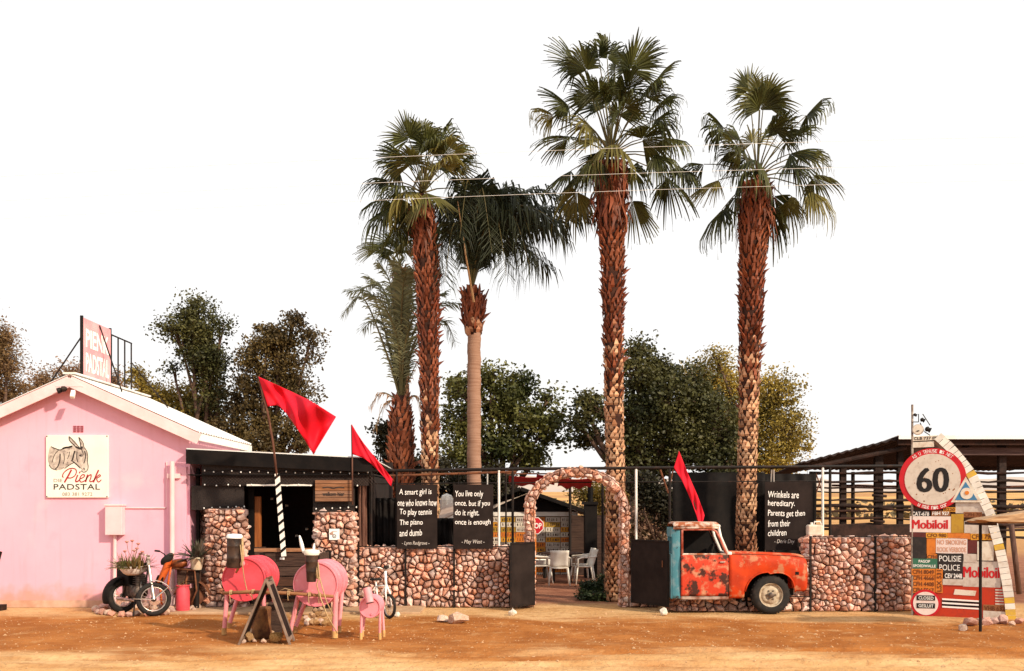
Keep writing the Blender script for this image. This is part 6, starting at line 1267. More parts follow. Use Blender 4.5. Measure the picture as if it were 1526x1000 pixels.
b_ = MB(); b_.tube([q + Vector((0.3 * math.cos(R(a)), 0, 0.22 * math.sin(R(a)))) for a in range(0, 181, 15)], 0.016, 6); b_.build('hoop', black_steel, wbk); b_ = MB(); b_.tube([(q.x, q.y, 0), q - EZ * 0.1], 0.05, 8); b_.build('stand', black_steel, wbk)
# dark stove shed and posts
b_ = MB(); b_.box2((X_(872, 7.5), 7.5, 0), (X_(890, 7.5), 8.0, Z_(748, 7.5))); b_.box2((X_(869, 7.5), 7.45, Z_(752, 7.5)), (X_(891, 7.5), 8.05, Z_(747.5, 7.5))); b_.tube([(X_(881, 7.5), 7.75, Z_(748, 7.5)), (X_(881, 7.5), 7.75, Z_(725, 7.5))], 0.07, 8)
single('outdoor_stove', black_paint, b_, 'tall black outdoor stove with chimney seen through the arch', 'stove')
b_ = MB(); b_.box2((X_(848, 8.6), 8.6, 0), (X_(905, 8.6), 8.7, Z_(768, 8.6))); single('timber_screen', wood_dark, b_, 'dark timber screen wall behind the stove', 'screen')
for px, lab in ((849.5, 'dark yard post left of the stove, seen through the arch'), (898, 'dark yard post right of the stove, seen through the arch')):
    b_ = MB(); b_.tube([(X_(px, 6.6), 6.6, 0), (X_(px, 6.6), 6.6, Z_(712, 6.6))], 0.035, 8); single('yard_post', black_steel, b_, lab, 'post', 'posts in the yard')
aw = thing('red_awning', 'ragged red cloth awning strung above the yard', 'awning', at(820, 720, 5.0)); rcl = mat('red_awning_cloth', (0.55, 0.03, 0.04), (0.40, 0.03, 0.035), 3, 0.85)
for x0, x1, y0, y1 in ((758, 828, 709, 720), (833, 884, 712, 724), (800, 850, 707, 712)):
    b_ = MB(); a, c = at(x0, y0, 5.0), at(x1, y1, 5.0); b_.grid(lambda u, v: Vector((a.x + (c.x - a.x) * u, 5.0 + 0.7 * v, a.z + (c.z - a.z) * v + 0.03 * math.sin(u * 17) * v - 0.04 * math.sin(u * 3.14))), 20, 5); b_.build('cloth', rcl, aw, smooth=True, solid=0.005)
b_ = MB(); b_.tube([at(752, 706, 5.0), at(900, 706, 5.0)], 0.02, 6); b_.build('rail', rust_steel, aw)
for px in (754, 898):
    b_ = MB(); b_.tube([(X_(px, 5.0), 5.0, 0), at(px, 704, 5.0)], 0.025, 6); b_.build('post', black_steel, aw)
sh = thing('shade_sail', 'pale beige shade sail stretched behind the left fence', 'shade sail', at(760, 760, 6.5)); b_ = MB(); a, c = at(734, 738, 6.5), at(796, 762, 6.5)
b_.grid(lambda u, v: Vector((a.x + (c.x - a.x) * u, 6.5 + 1.4 * v, at(0, 764 - 34 * (u * 0.85 + 0.1) ** 0.8, 6.5).z * (1 - v) + at(0, 752 - 20 * u, 6.5).z * v)), 10, 6); b_.build('cloth', mat('beige_sail', (0.66, 0.54, 0.42), (0.58, 0.44, 0.33), 2, 0.9), sh, smooth=True, solid=0.006)
b_ = MB(); b_.tube([(a.x, 6.5, 0), (a.x, 6.5, a.z)], 0.02, 6); b_.tube([(c.x, 6.5, 0), (c.x, 6.5, a.z + 0.3)], 0.02, 6); b_.build('poles', black_steel, sh)
b_ = MB(); b_.box2((X_(655, 7.0), 7.0, 0), (X_(675, 7.0), 7.6, Z_(735, 7.0))); single('rain_tank', white_paint, b_, 'pale tank tower glimpsed between the two chalkboards', 'tank', bevel=0.2)
b_ = MB(); a, c = at(652, 777, 3.0), at(682, 764, 3.0); b_.grid(lambda u, v: a.lerp(c, u) + Vector((0, 1.5 * v, 0.3 * v)), 4, 3)
for q in (a, c): b_.tube([(q.x, q.y + 0.1, 0), (q.x, q.y + 0.1, q.z)], 0.04, 6); b_.tube([(q.x, q.y + 1.4, 0), (q.x, q.y + 1.4, q.z + 0.25)], 0.04, 6)
single('small_shelter', mat('dusty_pale_roof', (0.60, 0.48, 0.40), (0.48, 0.34, 0.27), 2, 0.8), b_, 'small pale tin roofed shelter glimpsed between the two chalkboards', 'shelter', solid=0.03)
# ================================================================== PALMS
fan_m = leafmat('fan_palm_leaf', (0.022, 0.028, 0.007), (0.080, 0.085, 0.020), 0.28, 1.6, c3=(0.20, 0.17, 0.042))
feather_m = leafmat('dark_feather_leaf', (0.016, 0.022, 0.009), (0.030, 0.034, 0.013), 0.15, 1.0)
date_m = leafmat('date_palm_leaf', (0.15, 0.165, 0.085), (0.21, 0.20, 0.10), 0.25, 1.0)
dead_m = leafmat('dead_frond', (0.30, 0.155, 0.07), (0.40, 0.24, 0.12), 0.15, 1.0)
petiole_m = mat('palm_petiole', (0.075, 0.072, 0.022), (0.12, 0.09, 0.032), 3, 0.6)
boot_lo = leafmat('palm_leaf_base_pale', (0.30, 0.125, 0.065), (0.60, 0.36, 0.21), 0.0, 1.2)
boot_hi = leafmat('palm_leaf_base_red', (0.15, 0.036, 0.016), (0.24, 0.075, 0.034), 0.0, 1.2)
bark_m = mat('palm_trunk_dark', (0.030, 0.011, 0.007), (0.06, 0.022, 0.013), 8, 0.95, bump=0.6, bscale=14)
def frond(root, C, tgt, r, sc_=1.0):
    """one fan leaf: a thin stalk, a folded blade of many segments and tips that hang straight down"""
    v = tgt - C; L0 = v.length; d = v.normalized(); Rf = 0.82 * sc_ * r.uniform(0.85, 1.12); Lp = max(0.12, L0 - 0.30 * Rf); b = MB(); sag = 0.05 * Lp
    pet = [C + d * Lp * t + EZ * (sag * math.sin(t * 3.14) * 1.6) for t in (0, 0.35, 0.7, 1.0)]; b.tube(pet, [0.020, 0.014, 0.011, 0.009], 5, mi=1)
    c = pet[-1]; ax = (d - EZ * r.uniform(0.05, 0.4) * (1 - 0.6 * max(0, d.z))).normalized(); y = EZ.cross(ax); y = y.normalized() if y.length > 0.12 else Vector((r.uniform(-1, 1), r.uniform(-1, 1), 0)).normalized()
    y = (y + ax.cross(y) * r.uniform(-0.5, 0.5)).normalized(); z = ax.cross(y).normalized(); nseg = 40
    span = R(r.uniform(85, 125)); dth = 2 * span / nseg; fold = r.uniform(0.25, 0.7); grav = r.uniform(0.08, 0.28) * (1 - 0.5 * max(0, d.z)); tipd = r.choice((0.2, 0.45, 0.8, 1.0, 1.25)) * (1 - 0.35 * max(0, d.z)); cut = r.uniform(0.40, 0.56); skew = r.uniform(-0.25, 0.25)
    for k in range(nseg):
        th = -span + dth * (k + 0.5); L = Rf * (0.84 + 0.16 * math.cos(th)) * r.uniform(0.78, 1.10)
        if r.random() < 0.06: continue
        s_ = (ax * math.cos(th + skew * 0.3) + y * math.sin(th) - z * abs(math.sin(th)) * fold).normalized(); w_ = s_.cross(z).normalized(); hang = r.uniform(0.6, 1.25) * tipd; sw = r.uniform(-0.03, 0.03); vs = []
        for t, wf in ((0.03, 1), (0.3, 1), (cut, 1), (0.72, 0.62), (0.88, 0.36), (1.0, 0.05)):
            e = max(0.0, t - 0.5); out = min(t, 0.5) + e * (1 - 0.75 * min(1, e * 2 * tipd * 0.8)); q = L * out
            p = c + s_ * q - EZ * (grav * q * q / Rf + L * hang * e ** 1.35 * 1.15) + w_ * sw * e * 2; w = min(L * t, L * cut) * dth * 0.54 * wf; pl_ = z * 0.009 * (1 if k % 2 else -1) * min(1, t * 3)
            vs += [p - w_ * w + pl_, p + w_ * w - pl_]
        b.add(vs, [(2 * i_, 2 * i_ + 1, 2 * i_ + 3, 2 * i_ + 2) for i_ in range(5)])
    return b.build('frond', [fan_m, petiole_m], root, fix=False)
def palm_trunk(root, pts, radii, seed, zsplit, boots=True, spacing=0.082, size=0.10):
    r = random.Random(seed)
    tr = MB(); tr.tube(pts, radii, 14); tr.build('trunk', bark_m, root, smooth=True)
    if not boots: return
    lo, hi = MB(), MB(); L = [0.0]
    for i in range(1, len(pts)): L.append(L[-1] + (pts[i] - pts[i - 1]).length)
    s_ = 0.05; ring = 0
    while s_ < L[-1] - 0.05:
        i = max(k for k in range(len(L) - 1) if L[k] <= s_); f = (s_ - L[i]) / (L[i + 1] - L[i]); p = pts[i].lerp(pts[i + 1], f); rad = radii[i] + (radii[i + 1] - radii[i]) * f
        n = max(6, int(6.283 * rad / (size * 0.86))); up = (pts[i + 1] - pts[i]).normalized()
        for k in range(n):
            a = 6.283 * (k + 0.5 * (ring % 2) + r.uniform(-.15, .15)) / n; d = Vector((math.cos(a), math.sin(a), 0)); t = Vector((-d.y, d.x, 0)); h = size * r.uniform(0.55, 1.5)
            top = s_ / L[-1]; hi_ = top + r.uniform(-.12, .12) > zsplit; out = (r.uniform(0.05, 0.5) + 0.9 * (r.random() ** 4)) if hi_ else r.uniform(0.02, 0.28) + 0.5 * (r.random() ** 8); w = size * r.uniform(0.28, 0.58) if hi_ else size * r.uniform(0.5, 0.7)
            if not hi_: h *= 0.75
            if r.random() < 0.12: continue
            b0 = p + d * (rad - 0.01) - up * size * 0.5; m_ = p + d * (rad + 0.028 + 0.1 * out * size); tp_ = p + d * (rad + 0.02 + out * h) + up * h * 0.95 + t * r.uniform(-.25, .25) * size
            v_ = [b0 - t * w * 0.5, b0 + t * w * 0.5, m_ - t * w * 0.72, m_ + t * w * 0.72, tp_ - t * w * 0.22, tp_ + t * w * 0.22, p + d * rad + up * h * 0.5]
            (hi if hi_ else lo).add(v_, [(0, 1, 3, 2), (2, 3, 5, 4), (4, 5, 6), (2, 4, 6), (3, 6, 5)])
        s_ += spacing * r.uniform(0.9, 1.1); ring += 1
    for b, m_ in ((lo, boot_lo), (hi, boot_hi)):
        if b.v: o = b.build('leaf_bases', m_, root, fix=False); o['kind'] = 'stuff'
def fan_palm(label, Y, trunk_px, radii, centre, targets, seed, zsplit=0.45, extra=0, R_=1.5, skirt=8, sc_=1.0):
    r = random.Random(seed); pts = [at(a, c, Y) for a, c in trunk_px]; pts[0].z = 0.0
    t = thing('fan_palm', label, 'palm tree', pts[0], group='tall palm trees'); palm_trunk(t, pts, radii, seed, zsplit)
    C = at(*centre, Y); C0 = C - EZ * 0.15
    for tg in targets:
        dy = tg[2] if len(tg) > 2 else r.uniform(-0.55, 0.55); frond(t, C0 + (pts[-1] - C0) * 0.3, at(tg[0], tg[1], Y) + Vector((0, dy, 0)), r, sc_)
    for k in range(extra):                                       # fronds pointing towards and away from the viewer
        a = r.choice((-1, 1)) * R(90 + r.uniform(-45, 45)); e = r.uniform(-0.5, 1.2); frond(t, C0, C0 + Vector((math.cos(a) * math.cos(e), math.sin(a) * math.cos(e), math.sin(e))) * R_ * r.uniform(0.8, 1.05), r, sc_)
    if skirt:                                                    # withered fronds hanging against the trunk below the crown
        b = MB()
        for k in range(skirt * 14):
            a = r.uniform(0, 6.283); d = Vector((math.cos(a), math.sin(a), 0)); tt = Vector((-d.y, d.x, 0)); o = pts[-1] + d * radii[-1] * 0.9 - EZ * r.uniform(-0.1, 0.9); l_ = r.uniform(0.3, 0.75); w = r.uniform(0.015, 0.04)
            p2 = o + d * r.uniform(0.05, 0.2) - EZ * l_ * 0.5; p3 = p2 + d * r.uniform(-.05, .1) - EZ * l_ * 0.5 + tt * r.uniform(-.1, .1)
            b.add([o - tt * w, o + tt * w, p2 - tt * w, p2 + tt * w, p3], [(0, 1, 3, 2), (2, 3, 4)])
        ob = b.build('dead_skirt', boot_hi, t, fix=False); ob['kind'] = 'stuff'
    return t
fan_palm('tallest fan palm rising behind the right leg of the gate arch', 1.2, [(917, 897), (917, 780), (917, 700), (915, 600), (914, 500), (913, 400), (911, 310), (910, 245)], [0.19, 0.165, 0.155, 0.16, 0.17, 0.19, 0.25, 0.29], (911, 215),
    [(905, 66, .1), (888, 80, -.3), (920, 78, .3), (853, 76, .1), (866, 102, -.5), (958, 72, .2), (940, 100, -.5), (835, 150, -.2), (812, 158, .2), (828, 208, -.3), (836, 255, .2), (850, 285, .6), (980, 118, -.3), (995, 135, .3), (985, 182, -.5), (1010, 195, .2), (992, 240, -.4), (1015, 268, .2), (955, 305, .5), (909, 235, -.9), (930, 140, -.8), (885, 150, -.8), (905, 130, .4), (1035, 235, .6), (875, 140, -.3), (908, 150, -.6), (862, 188, -.6), (955, 172, .5), (920, 110, .6), (965, 150, -.7), (868, 235, .7), (968, 215, -.6), (925, 175, -1.0)], 101, 0.55, extra=6, R_=1.05)
fan_palm('right hand fan palm rising behind the red truck', 1.4, [(1110, 895), (1112, 780), (1113, 700), (1116, 600), (1118, 500), (1121, 400), (1124, 330), (1127, 272)], [0.19, 0.17, 0.16, 0.17, 0.19, 0.22, 0.27, 0.23], (1129, 250),
    [(1116, 116, .1), (1140, 122, .4), (1130, 150, -.5), (1210, 162, -.2), (1198, 180, .4), (1218, 218, .2), (1230, 262, .1), (1222, 295, -.2), (1185, 258, -.7), (1070, 172, .1), (1082, 228, -.5), (1058, 262, .3), (1064, 322, .2), (1165, 320, .4), (1190, 305, .2), (1142, 195, -.7), (1108, 178, .6), (1110, 255, -.9), (1042, 225, .6), (1120, 165, -.7), (1128, 185, .5), (1098, 205, .2), (1175, 285, .7), (1095, 290, .7)], 102, 0.55, extra=5, R_=1.05)
fan_palm('left fan palm with reddish trunk behind the chalkboards', 2.0, [(641, 893), (641, 780), (641, 700), (640, 600), (639, 500), (637, 400), (633, 340), (630, 292)], [0.16, 0.15, 0.145, 0.16, 0.18, 0.22, 0.19, 0.15], (630, 275),
    [(626, 190, .1), (648, 186, .4), (608, 200, -.3), (664, 200, -.2), (682, 212, .3), (692, 245, -.3), (668, 252, -.7), (590, 215, .4), (582, 238, .1), (560, 255, .3), (556, 295, .2), (562, 322, -.2), (580, 330, .4), (648, 230, -.8), (615, 245, -.7), (700, 270, .5), (632, 225, .7), (640, 215, -.4), (618, 222, .5), (655, 228, .5), (600, 240, -.5), (672, 228, -.5), (585, 285, -.5), (600, 300, .6)], 103, 0.42, sc_=0.95, extra=3, R_=1.0)
fan_palm('short fan palm half hidden behind the date palm', 5.5, [(603, 868), (602, 700), (600, 560), (597, 400)], [0.12, 0.12, 0.13, 0.13], (596, 385),
    [(556, 352), (575, 345), (592, 345), (568, 368), (588, 365), (606, 368)], 104, 0.9, skirt=3, sc_=0.9)
def feather(root, P, leaf, droop, seed, m, n=56, w=0.022, rach=0.03, lift=0.35, name='frond'):
    """a pinnate frond along a smooth line of points"""
    r = random.Random(seed); P = [Vector(p) for p in P]; q = []
    for i in range(len(P) - 1):
        p0, p1, p2, p3 = P[max(i - 1, 0)], P[i], P[i + 1], P[min(i + 2, len(P) - 1)]
        for k in range(10):
            t = k / 10; q.append(0.5 * ((2 * p1) + (p2 - p0) * t + (2 * p0 - 5 * p1 + 4 * p2 - p3) * t * t + (3 * p1 - p0 - 3 * p2 + p3) * t ** 3))
    q.append(P[-1]); b = MB(); N = len(q); b.tube(q, [rach * (1 - 0.85 * i / (N - 1)) for i in range(N)], 5, mi=1)
    for k in range(n):
        t = 0.16 + 0.84 * k / n; f = t * (N - 1); i = min(int(f), N - 2); p = q[i].lerp(q[i + 1], f - i); tg = (q[i + 1] - q[i]).normalized(); sd_ = tg.cross(EZ); sd_ = sd_.normalized() if sd_.length > 0.05 else EX.copy(); nv = sd_.cross(tg)
        for s_ in (-1, 1):
            l_ = leaf * (0.55 + 0.75 * math.sin(min(1, t * 1.1) * 2.6)) * r.uniform(0.8, 1.1) * 0.85; a = r.uniform(0.35, 0.75); d = (tg * math.cos(a + 0.35) + sd_ * s_ * math.sin(a + 0.35) + nv * r.uniform(-lift, lift)).normalized()
            pm = p + d * l_ * 0.5 - EZ * droop * l_ * 0.18; pe = p + d * l_ * (1 - droop * 0.35) - EZ * droop * l_ * 0.75; ww = tg * w * 0.5 + EZ * w * 0.2
            b.add([p - ww * 0.5, p + ww * 0.5, pm - ww, pm + ww, pe], [(0, 1, 3, 2), (2, 3, 4)])
    return b.build(name, [m, petiole_m], root, fix=False)
# the dark feather palm
QY = 2.6; qp = thing('feather_palm', 'dark feather palm with smooth ringed trunk and drooping fronds', 'palm tree', (X_(706, QY), QY, 0), group='tall palm trees')
ringm = mat('smooth_ringed_trunk', (0.34, 0.20, 0.14), (0.26, 0.14, 0.09), 5, 0.9, bump=0.5, bscale=10, stretch=(0.4, 0.4, 9))
b_ = MB(); pts = [at(706, 894, QY)] + [at(706.5 + 0.5 * math.sin(i), 890 - 400 * i / 80, QY) for i in range(81)]; pts[0].z = 0; b_.tube(pts, [0.165] + [0.155 - 0.015 * i / 80 + (0.006 if i % 2 else 0) for i in range(81)], 14); b_.build('trunk', ringm, qp, smooth=True)
palm_trunk(qp, [at(706, 500, QY), at(705, 470, QY), at(704, 440, QY), at(703, 425, QY)], [0.14, 0.21, 0.19, 0.10], 77, 0.2, spacing=0.06, size=0.12)
b_ = MB(); r_ = random.Random(6)
for k in range(26):
    a = r_.uniform(0, 6.28); d = Vector((math.cos(a), math.sin(a), 0)); o = at(705, r_.uniform(455, 495), QY) + d * 0.12; b_.tube([o, o + d * 0.1 + EZ * 0.22, o + d * r_.uniform(0.12, 0.22) + EZ * r_.uniform(0.3, 0.5)], [0.04, 0.03, 0.012], 5)
ob = b_.build('frond_stubs', boot_hi, qp); ob['kind'] = 'stuff'
C = at(703, 432, QY)
fl_ = [((695, 350), (668, 330), (650, 390), .3), ((690, 330), (665, 310), (662, 420), -.5), ((705, 320), (690, 290), (672, 350), .6), ((715, 330), (715, 275), (700, 300), -.3), ((722, 330), (750, 275), (790, 330), .4), ((725, 340), (765, 300), (800, 400), -.5), ((730, 350), (790, 310), (860, 300), .2), ((730, 360), (790, 340), (875, 325), -.3), ((725, 370), (770, 350), (820, 380), .7), ((720, 360), (760, 330), (790, 420), -.8), ((715, 370), (740, 340), (755, 430), -.9), ((700, 370), (680, 350), (668, 440), -.9), ((735, 330), (790, 270), (870, 290), .6), ((715, 310), (740, 265), (775, 280), .9), ((710, 350), (720, 300), (735, 400), -1.0), ((705, 340), (700, 290), (690, 380), -1.0), ((728, 350), (775, 320), (830, 350), -.7), ((700, 330), (680, 285), (665, 300), .9), ((716, 345), (735, 300), (765, 380), .5), ((708, 330), (712, 280), (720, 340), 1.0), ((715, 340), (760, 280), (840, 340), -.1), ((710, 340), (735, 275), (790, 360), .8), ((712, 350), (750, 310), (775, 410), .1), ((700, 350), (676, 310), (660, 360), -.2), ((706, 345), (722, 290), (748, 330), -.6), ((720, 350), (780, 300), (845, 330), .9)]
for k, (a, c, e, dy) in enumerate(fl_):
    feather(qp, [C, at(*a, QY) + Vector((0, dy * 0.4, 0)), at(*c, QY) + Vector((0, dy * 0.9, 0)), at(*e, QY) + Vector((0, dy * 1.3, 0))], 0.72, 0.85, 300 + k, feather_m, n=60, w=0.036, rach=0.022)
b_ = MB(); b_.tube([at(706, 450, QY - 0.5), at(694, 380, QY - 0.9), at(682, 300, QY - 0.9)], [0.03, 0.018, 0.008], 6); b_.build('bare_rachis', dead_m, qp)
# the date palm
DY = 4.0; dp_ = thing('date_palm', 'grey green date palm with shaggy short trunk behind the porch corner', 'palm tree', (X_(597, DY), DY, 0), group='tall palm trees')
palm_trunk(dp_, [Vector((X_(597, DY), DY, 0)), at(597, 760, DY), at(597, 700, DY), at(598, 640, DY), at(598, 590, DY)], [0.22, 0.24, 0.25, 0.25, 0.12], 88, 0.3, spacing=0.09, size=0.14)
C = at(598, 600, DY); fr_ = [((580, 520), (555, 440), (520, 430), .2), ((578, 530), (545, 450), (518, 470), -.4), ((585, 500), (570, 430), (545, 405), .5), ((592, 500), (585, 430), (570, 400), -.5), ((598, 490), (600, 430), (590, 395), .3), ((605, 500), (615, 430), (625, 400), -.4), ((610, 510), (635, 450), (660, 430), .4), ((615, 520), (650, 460), (685, 455), -.2), ((590, 520), (560, 470), (535, 480), .7), ((605, 520), (625, 470), (640, 480), -.7), ((600, 500), (605, 440), (612, 420), -.8), ((595, 510), (575, 460), (560, 450), -.8), ((588, 510), (565, 420), (530, 415), 0.9), ((612, 520), (655, 470), (675, 500), .8), ((594, 480), (592, 425), (582, 415), .9), ((602, 480), (606, 425), (600, 405), -.9)]
for k, (a, c, e, dy) in enumerate(fr_): feather(dp_, [C, at(*a, DY) + Vector((0, dy * 0.4, 0)), at(*c, DY) + Vector((0, dy * 0.8, 0)), at(*e, DY) + Vector((0, dy, 0))], 0.42, 0.35, 400 + k, date_m, n=58, w=0.024, rach=0.035)
for k, (a, e) in enumerate((((570, 585), (552, 605)), ((575, 600), (558, 640)), ((620, 590), (628, 620)), ((612, 560), (632, 520)))): feather(dp_, [C, at(*a, DY), at(*e, DY)], 0.25, 0.8, 460 + k, dead_m, n=18, w=0.02, rach=0.02, name='dead_frond')

# ================================================================== TREES
def tree(label, Y, base, blobs, m, seed, n=7000, leaf=0.11, clump=0.30, nclump=46, name='broadleaf_tree', cat='tree', group='trees behind the yard', trunk_r=0.16, bark=None, depth=0.8, droop=0.0, forks=True, elong=1.6):
    r = random.Random(seed); s_ = (Y - CAMY) / F; b0 = Vector((X_(base, Y), Y, 0)); t = thing(name, label, cat, b0, group=group)
    bark = bark or mat('tree_bark', (0.075, 0.042, 0.028), (0.13, 0.08, 0.055), 6, 0.95, bump=0.6, bscale=10)
    tot = sum(a[2] * a[3] for a in blobs); lv = MB(); tr = MB(); vs = []; fs = []
    top = max(at(a[0], a[1], Y).z for a in blobs); fork = b0 + EZ * top * 0.35 + EX * r.uniform(-.1, .1)
    tr.tube([b0, b0.lerp(fork, 0.5) + EX * r.uniform(-.08, .08), fork], [trunk_r * 1.25, trunk_r, trunk_r * 0.85], 9)
    def gs(sg): return max(-1.7 * sg, min(1.7 * sg, r.gauss(0, sg)))
    for (px, py, rx, ry) in blobs:
        c = at(px, py, Y); RX, RZ = rx * s_ * 0.86, ry * s_ * 0.86; RY = min(RX, RZ) * 1.0 * depth + 0.3 * RX * depth; c.y += r.uniform(-.4, .4) * depth
        mid = fork.lerp(c, 0.5) + Vector((r.uniform(-.3, .3), r.uniform(-.3, .3), 0.1)); tr.tube([fork, mid, c], [trunk_r * 0.6, trunk_r * 0.4, trunk_r * 0.15], 6)
        share = rx * ry / tot; k = max(5, int(nclump * share * 7)); nl = int(n * 2.1 * share / k)
        for _ in range(k):
            d = Vector((r.gauss(0, 1), r.gauss(0, 1), r.gauss(0, 1))).normalized() * r.uniform(0.25, 1.08) ** 0.6
            cc = c + Vector((d.x * RX, d.y * RY, d.z * RZ)); cs = clump * 0.64 * r.uniform(0.4, 1.5)
            if r.random() < 0.7: tr.tube([c.lerp(mid, 0.3), c.lerp(cc, 0.5) + Vector((r.uniform(-.1, .1), 0, r.uniform(-.1, .1))), cc], [trunk_r * 0.2, trunk_r * 0.13, trunk_r * 0.05], 4, cap=False)
            for _ in range(nl):
                p = cc + Vector((gs(cs), gs(cs), gs(cs * 0.75) - droop * abs(gs(cs)))); a = Vector((r.gauss(0, 1), r.gauss(0, 1), r.gauss(0, 0.7) - droop * 1.5)).normalized(); q = a.cross(Vector((r.gauss(0, 1), r.gauss(0, 1), r.gauss(0, 1)))).normalized()
                l_ = leaf * 0.54 * r.uniform(0.6, 1.3); i0 = len(vs); vs += [p - a * l_ * elong * 0.5, p + q * l_ * 0.5, p + a * l_ * elong * 0.5, p - q * l_ * 0.5]; fs.append((i0, i0 + 1, i0 + 2, i0 + 3))
    lv.v = vs; lv.f = fs; lv.m = [0] * len(fs); tr.build('trunk', bark, t, smooth=True, fix=False)
    lv.build('crown', m, t, fix=False); return t
g_dark = leafmat('dark_gum_leaf', (0.024, 0.029, 0.009), (0.090, 0.085, 0.024), 0.15, 0.6)
g_brown = leafmat('brown_green_leaf', (0.046, 0.030, 0.010), (0.12, 0.082, 0.025), 0.2, 0.5)
g_olive = leafmat('olive_yellow_leaf', (0.42, 0.30, 0.055), (0.20, 0.155, 0.036), 0.3, 0.5)
g_dry = leafmat('dry_pinkish_twig_leaf', (0.30, 0.17, 0.10), (0.22, 0.13, 0.06), 0.3, 0.5)
g_mid = leafmat('mid_green_leaf', (0.034, 0.044, 0.011), (0.13, 0.125, 0.030), 0.18, 0.8)
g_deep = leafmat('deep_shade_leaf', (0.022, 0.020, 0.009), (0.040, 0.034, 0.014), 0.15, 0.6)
tree('tall clumpy gum tree between the roof sign and the red flag', 16, 305, [(290, 458, 24, 18), (268, 495, 26, 18), (310, 500, 32, 26), (332, 490, 14, 10), (290, 480, 20, 22), (300, 545, 30, 22), (255, 548, 10, 8), (315, 585, 22, 28), (298, 530, 30, 22), (312, 555, 22, 24), (325, 530, 22, 14), (282, 520, 26, 16), (315, 610, 28, 28)], g_dark, 1, 8500, 0.13, 0.34, 20, name='gum_tree')
tree('broad dark brownish tree rising behind the porch roof', 15, 400, [(440, 480, 18, 20), (462, 510, 18, 24), (400, 505, 34, 26), (378, 535, 26, 30), (420, 540, 40, 34), (356, 590, 18, 40), (395, 590, 56, 44), (440, 580, 36, 40), (400, 650, 74, 36), (450, 650, 30, 30), (345, 640, 30, 34), (415, 510, 30, 30)], g_brown, 2, 14000, 0.13, 0.36, 28, droop=0.5)
tree('yellowish bush tree behind the roof sign frame', 17, 250, [(210, 565, 18, 18), (230, 590, 30, 20), (275, 592, 36, 22), (255, 620, 40, 26), (290, 630, 34, 30), (310, 640, 24, 28)], g_olive, 3, 6000, 0.13, 0.32, 50)
tree('feathery yellow tree at the left edge behind the pink gable', 14, -10, [(8, 500, 18, 26), (-10, 530, 40, 40), (18, 545, 24, 30), (5, 585, 40, 30), (-30, 480, 30, 40)], leafmat('feathery_yellow_leaf', (0.24, 0.135, 0.06), (0.17, 0.11, 0.045), 0.35, 0.5), 4, 6500, 0.075, 0.30, 60, elong=2.6)
tree('sparse dry pinkish bush showing behind the left roof slope', 20, 75, [(60, 575, 26, 24), (95, 560, 24, 20), (75, 590, 40, 24), (150, 590, 26, 24), (118, 555, 12, 12), (172, 570, 16, 20)], g_dry, 5, 4200, 0.085, 0.40, 60, elong=2.6)
tree('leafy green tree between the feather palm and the arch', 10, 745, [(690, 575, 28, 26), (730, 560, 26, 18), (770, 575, 34, 26), (740, 600, 50, 34), (690, 630, 36, 36), (780, 625, 40, 34), (820, 590, 20, 12), (815, 640, 30, 26), (735, 660, 70, 34), (680, 680, 34, 26), (790, 680, 40, 22), (838, 618, 14, 12)], g_mid, 6, 9000, 0.14, 0.30, 34)
tree('big dark tree behind the tallest palm and the gate arch', 9, 950, [(955, 520, 24, 18), (985, 548, 36, 24), (950, 560, 34, 34), (885, 605, 30, 22), (862, 632, 22, 16), (990, 600, 56, 48), (945, 630, 50, 46), (1010, 660, 60, 44), (960, 690, 70, 30), (1040, 580, 30, 36), (1060, 640, 44, 60), (880, 650, 24, 20), (870, 600, 12, 12), (1080, 700, 50, 34)], g_dark, 7, 17000, 0.13, 0.32, 60, trunk_r=0.2)
tree('rounded olive yellow tree behind the right hand palm', 11, 1130, [(1065, 535, 22, 16), (1050, 560, 36, 22), (1085, 570, 34, 30), (1150, 590, 34, 44), (1110, 610, 60, 50), (1165, 640, 34, 40), (1180, 665, 26, 20), (1100, 660, 70, 50), (1040, 610, 34, 40), (1195, 650, 10, 10), (1140, 690, 50, 24)], g_olive, 8, 16000, 0.10, 0.33, 60)
tree('dark shrub mass behind the date palm trunk', 6, 590, [(590, 660, 24, 30), (585, 690, 22, 26), (600, 720, 36, 30), (640, 700, 34, 22), (570, 640, 10, 14)], g_deep, 9, 4200, 0.12, 0.22, 40, name='shrub', cat='shrub', group='shrubs in the yard', trunk_r=0.06)
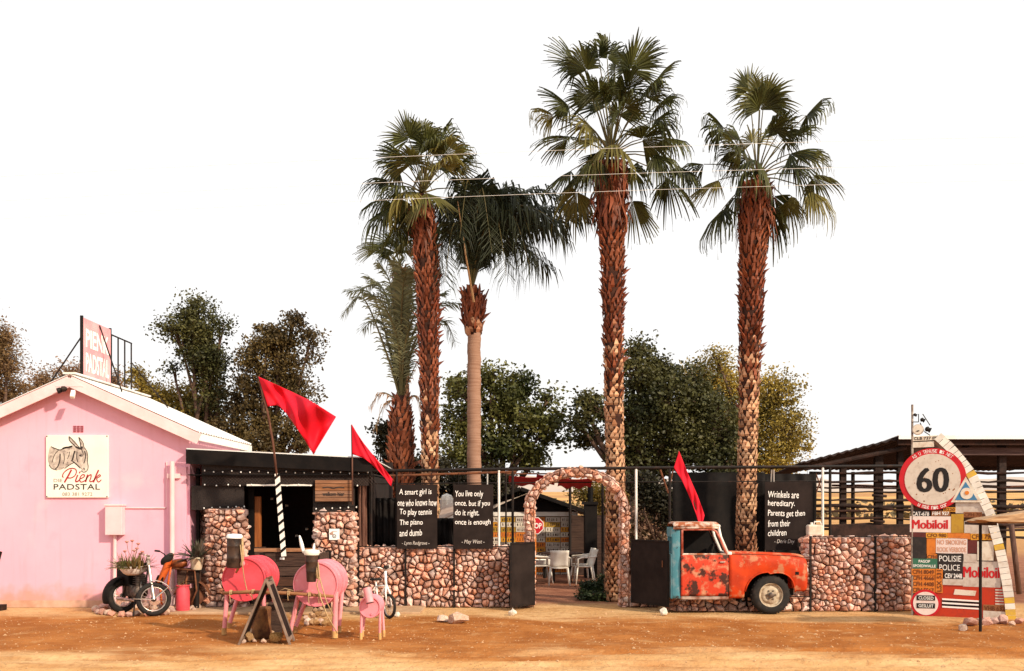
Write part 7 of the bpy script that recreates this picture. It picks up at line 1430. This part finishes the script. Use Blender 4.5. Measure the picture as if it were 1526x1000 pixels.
tree('shaded hedge behind the left fence and chalkboards', 8, 660, [(640, 725, 40, 24), (700, 720, 44, 26), (600, 730, 40, 30), (560, 740, 20, 34), (740, 715, 26, 20)], g_deep, 10, 5200, 0.12, 0.24, 50, name='hedge', cat='hedge', group='shrubs in the yard', trunk_r=0.05)
tree('low dark green shrub on the path inside the arch', 1.4, 897, [(885, 880, 22, 14), (908, 876, 18, 22), (900, 888, 26, 10), (868, 888, 12, 6)], leafmat('low_shrub_leaf', (0.018, 0.030, 0.010), (0.035, 0.05, 0.016), 0.2, 2), 11, 3600, 0.05, 0.10, 40, name='shrub', cat='shrub', group='shrubs in the yard', trunk_r=0.02, elong=2.4)
tree('pale flowering shrub beside the white upright right of the arch', 6, 965, [(965, 775, 22, 20), (950, 795, 18, 18), (985, 800, 18, 20), (975, 750, 18, 14)], leafmat('pale_pink_blossom', (0.36, 0.20, 0.15), (0.12, 0.09, 0.04), 0.3, 3), 12, 2600, 0.09, 0.20, 40, name='flowering_shrub', cat='shrub', group='shrubs in the yard', trunk_r=0.03)
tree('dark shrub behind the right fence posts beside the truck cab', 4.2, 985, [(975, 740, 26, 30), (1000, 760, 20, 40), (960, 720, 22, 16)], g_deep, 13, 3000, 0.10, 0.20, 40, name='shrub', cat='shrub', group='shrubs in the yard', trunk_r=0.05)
tree('yellow dry bush at the end of the yard path', 12, 905, [(905, 760, 16, 22), (930, 745, 20, 20), (880, 735, 30, 18)], g_olive, 14, 2600, 0.10, 0.3, 40, name='shrub', cat='shrub', group='shrubs in the yard', trunk_r=0.04)

# ================================================================== OVERHEAD WIRES
wire_m = mat('pale_wire', (0.80, 0.78, 0.75), rough=0.5)
for (x0, y0, x1, y1), lab in zip(((540, 234.5, 1200, 210.5), (540, 272, 1200, 249.5), (540, 298, 1220, 274)), ('topmost pale overhead wire crossing the palm crowns', 'middle pale overhead wire crossing the palm crowns', 'lowest pale overhead wire crossing the palm crowns')):
    k = (y1 - y0) / (x1 - x0); f = lambda x: y0 + k * (x - x0) + 0.000012 * (x - 870) ** 2
    b_ = MB(); b_.tube([at(x, f(x), -2.5) for x in range(-1600, 3400, 200)], 0.0026, 5); single('overhead_wire', wire_m, b_, lab, 'wire', 'overhead wires')
